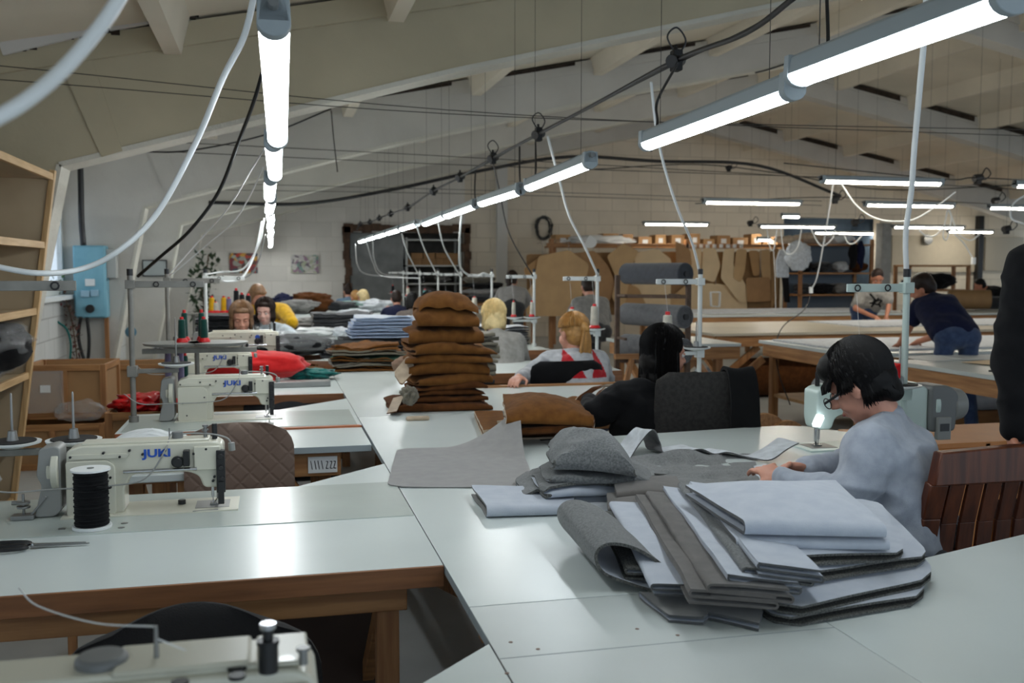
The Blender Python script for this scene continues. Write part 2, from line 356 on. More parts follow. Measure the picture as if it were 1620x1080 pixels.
# ------------------------------------------------------------------ lamps
lamp_body = M('lamp_housing', (150, 160, 165), .5); diff_m = M('lit_diffuser', (242, 250, 255), .5, emit=LAMP_E)
diff_w = M('lit_diffuser_warm', (255, 246, 230), .5, emit=LAMP_E*2.2); diff_f = M('lit_diffuser_far', (246, 250, 250), .5, emit=LAMP_E*1.5)
wire_m = M('thin_wire', (60, 56, 52), .6)
def make_lamp(L, label, group, mat, wd=.062):
    t = thing('batten_lamp', label, 'lamp', group=group)
    MB().prism([(-wd/2, .0), (wd/2, .0), (wd/2-.006, .04), (wd/2-.02, .052), (-wd/2+.02, .052), (-wd/2+.006, .04)], -L/2, L/2).build('housing', lamp_body, t, bevel=.002)
    prof = [(-wd/2, 0)]+[(-wd/2*math.cos(a), -.026*math.sin(a)) for a in [PI*k/8 for k in range(1, 8)]]+[(wd/2, 0)]
    MB().prism(prof, -L/2+.035, L/2-.035).build('diffuser', mat, t)
    for s in (-1, 1):
        c = MB(); c.prism([(-wd/2-.002, -.004)]+[(-(wd/2+.002)*math.cos(a), -.029*math.sin(a)) for a in [PI*k/8 for k in range(1, 8)]]+[(wd/2+.002, -.004), (wd/2, .048), (-wd/2, .048)], min(s*L/2, s*(L/2-.036)), max(s*L/2, s*(L/2-.036)))
        c.build('end_cap', lamp_body, t, bevel=.002)
        g = MB(); g.cyl((0, s*L/2, .03), (0, s*(L/2+.03), .03), .011, 10); g.build('cable_gland', grey_plastic, t)
    return t
LAMPS = []
def hang(o, L=1.27):
    for s in (-1, 1):
        q = o.matrix_basis @ Vector((0, s*(L/2-.14), 0)); up = roofz(q.x)-q.z+.02
        h = MB(); h.tube([(0, s*(L/2-.14), .05), (0, s*(L/2-.14), up)], .0013, 4); h.build('hanging_wire', wire_m, o)
lw = None
ends = [(2.03, 3.36, 1.905, 1.838)]
y = 3.62
while y < 19: ends.append((y, y+1.26, 1.862, 1.862)); y += 1.5 if y < 9 else 1.55
for i, (a, b, za, zb) in enumerate(ends):
    if lw is None: lw = make_lamp(1.27, '', None, diff_m)
    o = lw if i == 0 else copy_tree(lw)
    o.location = (.02 if i < 2 else 0, (a+b)/2, (za+zb)/2+.026); o.rotation_euler = (math.atan2(zb-za, b-a), rnd.uniform(-.02, .02), rnd.uniform(-.02, .02) if i else -.01)
    o.scale = (1, (b-a)/1.27, 1) if i == 0 else (1, 1, 1)
    o['label'] = ['nearest long lamp of the left row, hanging above the machines', 'second nearest lamp of the left row, hanging above the machines', 'third nearest lamp of the left row, hanging above the machines'][i] if i < 3 else '%s nearest lamp of the left row, counted from the camera' % ORD[i]
    if i >= 3: o['group'] = 'far lamps of the left row'
    LAMPS.append(o)
# right row
rr = [(Zp(1606, 20, 1.9), Zp(1262, 138, 1.9)), (Zp(1258, 157, 1.9), Zp(1022, 239, 1.9)), (Zp(935, 266, 1.9), Zp(836, 303, 1.9)), (Zp(824, 308, 1.9), Zp(761, 327, 1.9)), (Zp(753, 330, 1.9), Zp(706, 346, 1.9)), (Zp(704, 346, 1.9), Zp(672, 358, 1.9))]
for i, (a, b) in enumerate(rr):
    o = copy_tree(lw); c = (a+b)/2; d = b-a
    o.location = (c.x, c.y, 1.9+.026); o.rotation_euler = (0, 0, math.atan2(-d.x, d.y)); o.scale = (1, d.length/1.27, 1)
    if i == 0: o.scale.x = 1.25
    o['label'] = ['nearest lamp of the right row, in the top right corner', 'second lamp of the right row, just left of the nearest', 'third lamp of the right row, after the wide gap', 'fourth lamp of the right row, beyond the wide gap', 'fifth lamp of the right row', 'sixth lamp of the right row'][i]
    LAMPS.append(o)
y = 10.5; k = 0
while y < 17.6:
    o = copy_tree(lw); o.location = (1.5, y+.62, 1.92); o.rotation_euler = (0, 0, 0); o['label'] = '%s lamp of the right row, counted from the nearest' % ORD[6+k]; k += 1; o['group'] = 'far lamps of the right row'; o.scale = (1, 1, 1); LAMPS.append(o); y += 1.42
# lamps over the cutting tables (run across)
cut = [(1300, 1492, 291, ''), (1113, 1268, 323, ''), (1018, 1121, 356, ''), (887, 997, 367, ''), (1368, 1510, 327, ''), (1201, 1322, 360, ''), (1080, 1183, 371, ''), (1287, 1387, 370, ''), (1412, 1526, 361, ''), (1499, 1571, 368, ''), (1564, 1640, 331, ''), (1200, 1216, 379, 's'), (1237, 1263, 346, 's'), (1605, 1700, 297, '')]
labs = ['large lamp across the cutting tables, beside the long hanging white cable at right', 'lamp across the room right of centre, left of the biggest cutting table lamp', 'lamp hanging over the cardboard patterns, right of the paper pile', 'leftmost lamp over the hanging cardboard patterns', 'lamp just below and right of the biggest cutting table lamp',
 'lamp with looping white cables, above the hung white jacket', 'low lamp just above the row of hanging patterns', 'lamp in front of the blue grey bay, right of the looping cables', 'lamp in front of the round wall fan', 'small lamp right of the round wall fan', 'warm lamp at the right edge of the picture', 'tiny lamp end seen left of the white jacket', 'tiny slanted lamp in front of the blue grey bay', 'lamp cut by the right edge, above the warm one']
lc = make_lamp(1.22, '', None, diff_w, .07)
for i, (x0, x1, py, s) in enumerate(cut):
    o = lc if i == 0 else copy_tree(lc)
    zc = 2.27
    if s == 's': a = Yp(x0, py, 14. if i == 12 else 16); b = Yp(x1, py-(8 if i == 12 else 0), 14. if i == 12 else 16); L = (b-a).length
    else:
        a = Zp((x0+x1)/2, py, zc); L = 1.22*1.0
        # choose the distance that gives the seen length
        dd = a.length
    if s == 's': c = (a+b)/2; o.location = c; o.scale = (1, max(.2, L/1.22), 1)
    else:
        p = Yp(x0, py, a.y); q = Yp(x1, py, a.y); L = (q-p).length; o.location = (a.x, a.y, zc+.02); o.scale = (1, L/1.22, 1)
    o.rotation_euler = (0, 0, PI/2)
    o['label'] = labs[i]; LAMPS.append(o)
for i, o in enumerate(LAMPS):
    if o.location.y > 5.5:
        for ch in o.children:
            if ch.name.startswith('diffuser') and o.location.z < 2.1: ch.material_slots[0].link = 'OBJECT'; ch.material_slots[0].material = diff_f
    hang(o, 1.27 if 'cut' in o.name else 1.22)
# ================================================================== tables
TZ = .75
def legs_frame(t, x0, x1, y0, y1, zt, wood_z=pine_z, wood_x=pine_x, brace=True, s=.055):
    for (x, y) in ((x0+.08, y0+.09), (x1-.13, y0+.09), (x0+.08, y1-.14), (x1-.13, y1-.14)):
        MB().box(x, x+s, y, y+s, 0, zt-.03).build('leg', wood_z, t, bevel=.003)
    for y in (y0+.05, y1-.09):
        MB().box(x0+.03, x1-.06, y, y+.04, zt-.12, zt-.03).build('apron_rail', wood_x, t, bevel=.003)
    if brace:
        for sx, xx in ((1, x0+.1), (-1, x1-.1)):
            MB().beam((xx, y0+.1, zt-.06), (xx+sx*-.0, y1-.12, .12), .035, .05).build('brace', wood_x, t, bevel=.003)
def board(name, poly, z0, z1, mats, t, bevel=.0015, **k):
    mb = MB(); n = len(poly)
    vs = [(x, y, z0) for x, y in poly]+[(x, y, z1) for x, y in poly]
    mb.add(vs, [tuple(reversed(range(n)))], 1); mb.add(vs, [tuple(range(n, 2*n))], 0)
    for i in range(n): mb.add(vs, [(i, (i+1) % n, n+(i+1) % n, n+i)], 1 if len(mats) > 1 else 0)
    for i in range(len(mb.mi)):
        if len(mats) == 1: mb.mi[i] = 0
    return mb.build(name, mats, t, bevel=bevel, **k)
XC = .385; XR = 1.06
# ---- left bays: sewing tables reaching in to the long central tables
def left_table(label, xl, yn, yf, inl=None, edge=brown_edge, gus=.34, near_drop=None):
    t = thing('sewing_table', label, 'table')
    poly = [(xl, yn), (XC, yn), (XC, yf+gus), (XC-gus, yf), (xl, yf)]
    board('tabletop', poly, TZ-.024, TZ, [white_lam, edge], t)
    MB().box(xl, XC, yn-.006, yn, TZ-.05, TZ-.001).build('edge_band', edge, t, bevel=.001)
    if inl:
        a, b, c, d = inl
        MB().box(a, b, c, d, TZ-.001, TZ+.0025).build('machine_board', inlay_m, t, bevel=.0008)
    legs_frame(t, xl, XC-.02, yn, yf, TZ)
    return t
t1 = left_table('nearest white table with a brown wooden edge, carrying the closest machine and the black spool', -.95, 2.29, 3.22, (-.88, XC-.002, 2.775, 3.235))
for s_, x_ in ((1, .02),):
    pass
left_table('white sewing table at the bottom edge under the machine cut by the frame', -1.1, .45, 1.44)
t2 = thing('sewing_table', 'white table with an orange strip, behind the quilted brown chair', 'table')
board('tabletop', [(-.66, 4.47), (XC, 4.47), (XC, 5.42), (XC-.36, 5.06), (-.66, 5.06)], TZ-.024, TZ, [white_lam, orange_edge], t2)
MB().box(-.1, XC-.01, 4.44, 4.47, TZ-.03, TZ+.004).build('orange_strip', orange_edge, t2, bevel=.001)
board('extension_board', [(-.3, 3.98), (XC-.005, 3.98), (XC-.005, 4.44), (-.3, 4.44)], TZ-.03, TZ-.004, [white_lam, lam_edge], t2)
MB().box(-.64, XC-.02, 4.5, 4.98, TZ-.001, TZ+.0025).build('machine_board', inlay_m, t2, bevel=.0008)
MB().box(-.55, .26, 4.02, 4.06, TZ-.13, TZ-.03).build('apron_rail', pine_x, t2, bevel=.003)
lb = MB().box(.13, .245, 4.012, 4.02, TZ-.115, TZ-.05)
tk = lb.build('table_marker', paper, t2); tk['label'] = 'white paper label with pen strokes'
mk = MB()
for k, x in enumerate((.14, .155, .168, .182)): mk.beam((x, 4.011, TZ-.065), (x+.006, 4.011, TZ-.1), .001, .003)
for k, x in enumerate((.2, .216, .23)): mk.beam((x, 4.011, TZ-.07), (x+.008, 4.011, TZ-.07), .001, .003); mk.beam((x+.008, 4.011, TZ-.07), (x, 4.011, TZ-.098), .001, .003); mk.beam((x, 4.011, TZ-.098), (x+.01, 4.011, TZ-.098), .001, .003)
mk.build('pen_strokes', black_plastic, tk)
legs_frame(t2, -.64, .3, 4.02, 5.0, TZ)
MB().beam((.0, 4.06, .66), (.32, 4.06, .2), .04, .06).build('brace', pine_x, t2)
left_table('white table with a brown edge under the heap of teal and brown scraps', -.6, 5.66, 6.62, None)
left_table('white sewing table in front of the woman with the grey sweater', -.6, 7.0, 7.75, None, gus=.1)
left_table('white sewing table in front of the woman in the white top', -.6, 8.25, 8.95, None, gus=.1)
left_table('far white sewing table at left, behind the woman in yellow', -.75, 9.62, 10.38, None, gus=.1)
left_table('farthest white table at left, covered with heaps', -.75, 11.5, 16.7, None, gus=.02)
# dark boxes under the tables at left
b_ = MB().box(-.02, .3, 2.95, 3.25, 0, .62); b_.build('storage_box', dark_box, None, bevel=.004, label='dark brown box standing under the nearest white table', cat='box')
MB().box(-.42, .0, 5.1, 5.5, 0, .5).build('storage_box', dark_box, None, bevel=.004, label='dark box on the floor behind the quilted brown chair', cat='box')
# ---- central run of long tables
segs = [(.3, 1.985, 'foreground section of the long white central table, in the bottom right of the picture'), (1.985, 4.72, 'long white central table section under the grey fabric piles'), (4.72, 7.5, 'long white central table section under the tall brown fabric stack'),
        (7.5, 10.3, 'long white central table section under the black and pale blue piles'), (10.3, 13.1, 'far section of the long central table under the grey heaps'), (13.1, 16.8, 'farthest section of the long central table, near the back wall')]
for i, (a, b, lab) in enumerate(segs):
    t = thing('long_table', lab, 'table')
    x1 = XR+.0
    board('tabletop', [(XC+.002, a+.001), (x1, a+.001), (x1, b-.001), (XC+.002, b-.001)], TZ-.022, TZ+.0005, [white_lam if i % 2 else white_lam2, lam_edge], t)
    legs_frame(t, XC+.02, x1, a+.05, b-.05, TZ, brace=(i < 3))
    if i == 0:
        MB().box(XC+.003, XR, 1.70, 1.703, TZ+.0004, TZ+.0009).build('board_seam', lam_edge, t)
        for px, py in ((808, 1016), (851, 1027), (1008, 995), (1072, 1005), (802, 1065)):
            p = Zp(px, py); MB().cyl((p.x, p.y, TZ), (p.x, p.y, TZ+.0012), .004, 12).build('screw_cap', M('brown_screw_cap', (120, 96, 80), .5), t)
# ---- right bays
def right_table(label, yn, yf, x1=2.35, poly=None, edge=lam_edge, inl=False):
    t = thing('sewing_table', label, 'table')
    poly = poly or [(XR+.001, yn), (x1, yn), (x1, yf), (XR+.001, yf)]
    board('tabletop', poly, TZ-.024, TZ, [white_lam, edge], t)
    legs_frame(t, XR+.05, x1, yn+.02, yf-.05, TZ, brace=True)
    return t
right_table('white table filling the bottom right corner, in front of the wooden slatted chair', .9, 2.0, 2.5, [(XR+.001, .5), (2.6, .5), (2.6, 2.40), (1.92, 2.20), (1.52, 2.07), (XR+.001, 1.93)])
right_table('white table with the pale green machine, where the woman in grey is working', 2.98, 3.9, 2.42, [(XR+.001, 3.0), (2.5, 3.0), (2.5, 3.6), (2.30, 3.98), (2.2, 4.02), (1.9, 3.99), (XR+.001, 3.89)])
r3 = right_table('white table with a raised wooden edge, left of the black-haired woman', 4.75, 5.72, 2.35)
MB().box(XR+.1, 2.35, 5.7, 5.74, TZ-.04, TZ+.012).build('edge_lath', pine_x, r3, bevel=.002)
for i in range(6):
    y = 6.5+1.8*i
    t = right_table(['white table with a brown edge just left of the ponytailed woman', 'white sewing table in front of the blond woman', 'white sewing table right of the khaki stack', 'white sewing table in front of the dark-haired woman in pale blue', 'far white sewing table in front of the man in navy', 'farthest white sewing table of the right row'][i], y, y+.85, 2.35)
    MB().box(XR+.002, 2.35, y-.012, y, TZ-.07, TZ-.001).build('edge_band', brown_edge, t, bevel=.001)
# ---- cutting tables (right)
def cut_table(label, corners, zt, top, apron, fabric=None, diag=True, nleg=3, shelf=False):
    t = thing('cutting_table', label, 'table')
    (x0, y0), (x1, y1) = corners
    MB().box(x0, x1, y0, y1, zt-.03, zt).build('tabletop', top, t, bevel=.002)
    for y in (y0+.02, y1-.07):
        MB().box(x0+.04, x1, y, y+.05, zt-.15, zt-.03).build('apron_rail', pine_x, t, bevel=.003)
    MB().box(x0+.02, x0+.07, y0+.05, y1-.05, zt-.15, zt-.03).build('end_rail', pine_y, t, bevel=.003)
    n = nleg; xs = [x0+.08+(x1-x0-.3)*k/(n-1) for k in range(n)]
    for x in xs:
        for y in (y0+.08, y1-.14):
            MB().box(x, x+.07, y, y+.07, 0, zt-.03).build('leg', pine_z, t, bevel=.003)
    if diag:
        for k, x in enumerate(xs[:2]):
            MB().beam((x+.1, y0+.1, .28), (x+.5, y0+.1, zt-.16), .04, .07).build('brace', pine_z, t, bevel=.003)
            MB().beam((x+.04, y0+.15, .3), (x+.04, y0+.75, zt-.16), .07, .04).build('brace', pine_z, t, bevel=.003)
    if shelf:
        MB().box(x0+.1, x1, y0+.12, y1-.1, .2, .23).build('lower_shelf', plywood, t, bevel=.002)
        MB().box(x0+.1, x1, y0+.08, y0+.12, .12, .23).build('shelf_rail', pine_x, t, bevel=.002)
    return t
beige_top = M('worn_beige_board', (186, 178, 160), .4, var=.06, vscale=2)
cut_table('farthest cutting table, white topped, in front of the hanging patterns', ((6.0, 13.9), (10.2, 16.0)), TZ, white_lam, pine_x, nleg=3)
cut_table('beige topped cutting table behind the one with diagonal braces', ((4.65, 9.95), (13.5, 12.1)), TZ, beige_top, pine_x, nleg=5)
cut_table('cutting table with diagonal wooden braces, at which the man in navy bends', ((4.66, 7.25), (11.5, 8.95)), TZ, white_lam, pine_x, nleg=4, shelf=True)
cut_table('nearest cutting table at right with papers on it', ((4.6, 5.0), (9.5, 6.75)), TZ, white_lam2, pine_x, nleg=4, diag=False)
cut_table('far right cutting table behind the man in the grey t-shirt', ((10.6, 13.6), (16, 15.2)), TZ, white_lam2, pine_x, nleg=3, diag=False)
cut_table('pine table behind the seamstress in grey at the roll rack', ((3.3, 8.6), (4.3, 9.6)), TZ, white_lam2, pine_x, nleg=2, diag=True)
# white fabric laid out on the cutting tables
def laid(name, label, x0, x1, y0, y1, z, mat, n=(30, 12), amp=.006, th=.012, group=None, seed=0):
    mb = MB(); vs = []; nx, ny = n
    def h(x, y, i, j):
        e = noise.noise(Vector((x*1.3, y*1.3, seed)))*amp + noise.noise(Vector((x*5, y*5, seed)))*amp*.4
        return e
    for lay in (0, 1):
        for j in range(ny+1):
            for i in range(nx+1):
                x = x0+(x1-x0)*i/nx; y = y0+(y1-y0)*j/ny
                if i in (0, nx): x += noise.noise(Vector((y*4, 3, seed)))*.03
                if j in (0, ny): y += noise.noise(Vector((x*3, 7, seed)))*.02
                vs.append((x, y, z+(th+abs(h(x, y, i, j)) if lay else 0)))
    N = (nx+1)*(ny+1); fs = []
    for j in range(ny):
        for i in range(nx):
            a = j*(nx+1)+i; fs.append((a+N, a+1+N, a+nx+2+N, a+nx+1+N)); fs.append((a, a+nx+1, a+nx+2, a+1))
    for i in range(nx): a = i; fs.append((a, a+1, a+1+N, a+N)); a = ny*(nx+1)+i; fs.append((a+1, a, a+N, a+1+N))
    for j in range(ny): a = j*(nx+1); fs.append((a+nx+1, a, a+N, a+nx+1+N)); a = a+nx; fs.append((a, a+nx+1, a+nx+1+N, a+N))
    mb.add(vs, fs); return mb.build(name, mat, None, label=label, cat='fabric', group=group, angle=1.2)
laid('fabric_spread', 'white fabric spread on the table where the man in navy works', 4.75, 10.9, 7.5, 8.85, TZ+.001, felt_white, seed=3)
laid('fabric_spread', 'white fabric spread on the beige table in front of the man in grey', 6.9, 12.5, 10.6, 11.9, TZ+.001, felt_white, seed=4)
laid('fabric_spread', 'long grey sheet with a dark line on the farthest cutting table', 6.3, 9.9, 14.4, 15.8, TZ+.001, felt_white, seed=5)
for k, (px, py, a, c) in enumerate(((1490, 566, .2, paper), (1560, 566, -.1, paper), (1600, 575, .3, card3))):
    p = Zp(px, py); m = Matrix.Translation((p.x, p.y, TZ+.002+.003*k)) @ Matrix.Rotation(a, 4, 'Z')
    MB().box(-.3, .3, -.2, .2, 0, .003, mat=m).build('pattern_sheet', c, None, label=['white paper sheet lying on the nearest cutting table, left of the others', 'white paper sheet on the nearest cutting table, in the middle', 'tan card sheet on the nearest cutting table beside the black sleeve'][k], cat='paper')
MB().box(-.25, .25, -.12, .12, 0, .012, mat=Matrix.Translation(Zp(1612, 592)+Vector((.1, 0, .012))) @ Matrix.Rotation(.1, 4, 'Z')).build('dark_folder', charcoal, None, bevel=.002, label='dark folder on the nearest cutting table by the black sleeve', cat='folder')
# ================================================================== sewing machines
def rr(poly, r=.01, n=4):   # rounded polygon
    out = []; N = len(poly)
    for i in range(N):
        a = Vector(poly[i-1]+(0,)); b = Vector(poly[i]+(0,)); c = Vector(poly[(i+1) % N]+(0,))
        d1 = (a-b); d2 = (c-b); k = min(r, d1.length*.45, d2.length*.45); p = b+d1.normalized()*k; q = b+d2.normalized()*k
        for j in range(n+1): t = j/n; v = p*(1-t)**2+b*2*t*(1-t)+q*t*t; out.append((v.x, v.y))
    return out
def text_mesh(s, size, depth, bold=.0):
    cu = bpy.data.curves.new('lettering', 'FONT'); cu.body = s; cu.size = size; cu.extrude = depth; cu.offset = bold; cu.align_x = 'CENTER'; cu.align_y = 'CENTER'; cu.resolution_u = 3
    o = bpy.data.objects.new('lettering', cu); COL.objects.link(o); dg = bpy.context.evaluated_depsgraph_get()
    me = bpy.data.meshes.new_from_object(o.evaluated_get(dg)); bpy.data.objects.remove(o); bpy.data.curves.remove(cu); return me
def logo(parent, x, y, z, size):
    me = text_mesh('JUKI', size, .0006, size*.035); me.materials.clear(); me.materials.append(blue_ink)
    for v in me.vertices: v.co.x *= 1.22
    o = bpy.data.objects.new('logo', me); COL.objects.link(o); o.parent = parent; o.location = (x, y, z); o.rotation_euler = (PI/2, 0, 0)
    o['label'] = 'blue maker lettering'; return o
def machine(label, loc, rotz=0, body=cream, detail=2, cover=True):
    """seen from its back: needle at +x, hand wheel at -x, back face towards -y"""
    t = thing('sewing_machine', label, 'sewing machine', loc, rotz)
    arm = rr([(-.245, 0), (-.07, 0), (-.07, .09), (-.045, .135), (.13, .135), (.165, .12), (.18, .075), (.235, .075), (.245, .12), (.245, .225), (.22, .24), (-.2, .24), (-.245, .225)], .016)
    MB().prism(arm, -.048, .052).build('arm', body, t, bevel=.006, seg=3)
    MB().prism(rr([(-.245, .0), (-.095, .0), (-.095, .17), (-.12, .19), (-.245, .19)], .01), -.06, -.046).build('side_cover', body, t, bevel=.003)
    MB().prism(rr([(-.235, .195), (-.06, .195), (-.05, .21), (-.235, .212)], .004), -.056, -.046).build('cover_ridge', body, t, bevel=.003)
    MB().box(-.2, .2, -.036, .04, .238, .248).build('top_cover', body, t, bevel=.004)
    MB().box(.15, .236, -.06, -.046, .14, .225).build('face_cover', body, t, bevel=.004)
    MB().prism(rr([(-.26, .02), (.3, .02), (.3, -.004), (-.26, -.004)], .002), -.085, .09).build('bed', body, t, bevel=.002) if False else None
    MB().box(-.26, .29, -.088, .092, -.004, .003).build('bed', body, t, bevel=.001)
    # hand wheel and belt cover
    b = MB(); b.cyl((-.268, 0, .155), (-.29, 0, .155), .075, 32); b.cyl((-.29, 0, .155), (-.305, 0, .155), .055, 32); b.build('hand_wheel', body, t, bevel=.003)
    if cover:
        MB().prism(rr([(-.345, .0), (-.285, .0), (-.262, .02), (-.262, .235), (-.28, .245), (-.325, .235), (-.335, .14), (-.32, .11)], .012), -.05, .05).build('belt_cover', mid_grey, t, bevel=.004)
    # rod, screws, tension parts
    MB().cyl((-.07, -.06, .147), (.16, -.06, .147), .0065, 12).build('lifting_rod', steel, t)
    if detail:
        sc = MB()
        for x, z in ((-.23, .205), (-.13, .215), (-.05, .22), (-.01, .205), (.05, .2), (.085, .18), (.06, .215), (-.2, .03), (-.22, .1), (-.11, .13), (-.08, .2), (.15, .2), (.19, .215), (.21, .1), (.215, .115)):
            sc.cyl((x, -.0635 if z < .19 and x < -.08 else -.0605, z), (x, -.04, z), .0042, 10)
        sc.build('screws', black_plastic, t)
        logo(t, .035, -.0495, .205, .038)
        k = MB(); k.cyl((.1, -.075, .175), (.1, -.04, .175), .016, 18); k.cyl((.1, -.066, .175), (.1, -.06, .175), .021, 18); k.box(.118, .138, -.076, -.045, .16, .215); k.build('tension_assembly', black_plastic, t, bevel=.002)
        k = MB(); k.cyl((.095, 0, .24), (.095, 0, .27), .018, 20); k.cyl((.07, -.005, .24), (.07, -.005, .285), .0025, 8); k.build('lamp_socket', grey_plastic, t, bevel=.002)
        k = MB(); k.tube(spline([(.095, 0, .262), (.15, 0, .262), (.21, -.01, .258), (.255, -.02, .245), (.27, -.025, .225)], 6), .0032, 8); k.cyl((.27, -.025, .228), (.272, -.025, .2), .011, 12); k.build('gooseneck_light', mid_grey, t)
        k = MB(); k.cyl((.185, 0, .24), (.185, 0, .285), .006, 12); k.cyl((.185, 0, .27), (.185, 0, .276), .011, 12); k.cyl((.185, 0, .285), (.185, 0, .292), .01, 12); k.build('pressure_screw', dull_steel, t)
        k = MB(); k.cyl((.215, 0, .24), (.215, 0, .295), .009, 12); k.build('guide_post', black_plastic, t, bevel=.001)
        k = MB(); k.box(.222, .25, -.07, -.045, .06, .21); k.cyl((.236, -.08, .19), (.236, -.05, .19), .01, 12); k.cyl((.236, -.08, .15), (.236, -.05, .15), .008, 12); k.cyl((.24, -.078, .11), (.24, -.05, .11), .008, 12); k.box(.226, .246, -.075, -.06, .02, .1); k.build('walking_foot_linkage', black_plastic, t, bevel=.002)
    n = MB(); n.cyl((.205, 0, .08), (.205, 0, .03), .005, 10); n.cyl((.205, 0, .035), (.207, 0, .004), .0016, 6); n.build('needle_bar', steel, t)
    n = MB(); n.cyl((.222, .006, .08), (.222, .006, .022), .0055, 10); n.box(.196, .226, -.02, .012, .0045, .009); n.beam((.222, .006, .024), (.21, -.008, .007), .007, .005); n.build('presser_foot', steel, t, bevel=.001)
    n = MB(); n.box(.15, .26, -.05, .05, .003, .0042); n.build('needle_plate', dull_steel, t)
    if detail > 1:
        n = MB(); n.tube(spline([(-.5, -.12, .17), (-.42, -.13, .115), (-.28, -.09, .105), (-.1, -.075, .105), (.0, -.075, .125), (.06, -.06, .215), (.075, -.006, .262), (.095, 0, .266)], 6), .0028, 8); n.build('lamp_cord', mid_grey, t)
    return t
m1 = machine('closest whole sewing machine, behind the black spool', (-.445, 3.02, TZ), 0)
m1.location = Zp(337, 800)-Vector((.178, 0, 0)); m1.location.z = TZ+.004; m1.scale = (.87, .95, .82)
# winder and treadle parts on the nearest table, left of the belt cover
k = MB(); k.box(-.03, .03, -.02, .02, 0, .012); k.cyl((0, 0, .01), (0, 0, .07), .004, 8); k.cyl((0, 0, .03), (0, 0, .036), .018, 16); k.cyl((0, 0, .042), (0, 0, .048), .018, 16); k.cyl((-.03, 0, .045), (0, 0, .045), .006, 8); k.beam((.02, 0, .01), (.06, 0, .06), .012, .006)
o = k.build('bobbin_winder', dull_steel, None, bevel=.001, label='small steel bobbin winder at the left on the nearest white table', cat='bobbin winder'); o.location = Zp(38, 822)+Vector((0, 0, .0035))
m2 = copy_tree(m1); m2['label'] = 'second sewing machine, behind the quilted brown chair'; m2.location = Zp(421, 660)-Vector((.178, 0, -.004)); m2.location.z = TZ+.004
m3 = copy_tree(m1); m3['label'] = 'third sewing machine, framing the red cloth'; p = Zp(400, 600); m3.location = (p.x-.2, 6.02, TZ+.012); m3.scale = (.84, .95, .86)
m4 = machine('fourth sewing machine, with a round blue mark, before the pale grey sweater', (-.2, 7.12, TZ+.03), 0, cream, 1)
for ch in list(m4.children):
    if ch.name.startswith(('logo', 'gooseneck')): bpy.data.objects.remove(ch)
MB().cyl((.1, -.053, .2), (.1, -.045, .2), .017, 20).build('blue_badge', blue_ink, m4)
m0 = machine('blurred sewing machine cut by the bottom edge of the picture', (-.2, 1.2, TZ+.004), 0, cream, 1)
for ch in list(m0.children):
    if ch.name.startswith(('gooseneck', 'lamp_socket', 'pressure_screw', 'guide_post')): bpy.data.objects.remove(ch)
_pm = Zp(498, 1012, .99); m0.location = (_pm.x-.245, _pm.y-.05, TZ+.004)
def on0(px, py, z=.998): p = Zp(px, py, z); return (p.x-m0.location.x, p.y-m0.location.y, z-m0.location.z)
a = on0(162, 1072, .985); k = MB(); k.lathe([(.024, -.02), (.026, 0), (.029, .004), (.029, .024), (.025, .028)], a, 28); k.build('ribbed_cap', grey_plastic, m0, bevel=.001)
a = on0(425, 1062); k = MB(); k.cyl(a, (a[0], a[1], a[2]+.035), .011, 18); k.cyl((a[0], a[1], a[2]+.035), (a[0], a[1], a[2]+.052), .006, 14); k.cyl((a[0], a[1], a[2]+.032), (a[0], a[1], a[2]+.037), .0125, 18); k.build('black_post', black_plastic, m0); MB().cyl((a[0], a[1], a[2]+.05), (a[0], a[1], a[2]+.056), .009, 18).build('post_cap', steel, m0)
a = on0(480, 1050); k = MB(); k.cyl(a, (a[0], a[1], a[2]+.016), .005, 14); k.cyl((a[0], a[1], a[2]+.016), (a[0], a[1], a[2]+.02), .008, 14); k.build('small_pin', dull_steel, m0)
for px, py in ((285, 1045), (285, 1078), (375, 1054), (375, 1068)):
    a = on0(px, py, .9985); MB().cyl((a[0], a[1], a[2]-.003), (a[0], a[1], a[2]+.001), .011 if px == 375 and py < 1060 else .0095, 18).build('oil_plug', black_plastic, m0)
a = on0(248, 1050); MB().tube([a, (a[0], a[1], a[2]+.045)], [.0035, .002], 8).build('thread_pin', dull_steel, m0)
n = MB(); n.tube(spline([(a[0], a[1], a[2]+.044), on0(150, 985), on0(60, 958), on0(30, 930)], 6), .0012, 5); n.tube([(a[0], a[1], a[2]+.03), on0(310, 1035)], .001, 5); n.build('thread', paper, m0)
MB().box(.02, .17, -.04, .045, .243, .252).build('lid_plate', cream, m0, bevel=.006)
MB().box(.175, .235, -.045, .048, .243, .249).build('end_plate', cream, m0, bevel=.003)
# right bay machines: needle end towards -x seen from the operators' side
mR = machine('pale green sewing machine in front of the woman in grey', (2.42, 3.5, TZ+.004), PI, pale_green, 1, cover=False)
for ch in list(mR.children):
    if ch.name.startswith(('logo', 'gooseneck', 'side_cover', 'lifting_rod', 'walking')): bpy.data.objects.remove(ch)
_p = Zp(1340, 722); mR.location = (_p.x+.2, 3.48, TZ+.004)
MB().prism(rr([(-.36, .05), (-.245, .05), (-.245, .235), (-.33, .235), (-.375, .2)], .02), -.07, .07).build('motor_housing', grey_plastic, mR, bevel=.01, seg=3)
MB().cyl((-.36, 0, .15), (-.43, 0, .15), .075, 32, r2=.06).build('motor_end', mid_grey, mR, bevel=.008)
pn = MB().box(-.33, -.27, .06, .084, .02, .11).build('control_panel', mid_grey, mR, bevel=.003); MB().box(-.32, -.28, .084, .086, .055, .085).build('display', black_plastic, pn)
led = MB().beam((.235, .06, .13), (.27, .09, .1), .03, .018).build('needle_light', M('lit_needle_lamp', (240, 248, 255), .4, emit=6.), mR, bevel=.003)
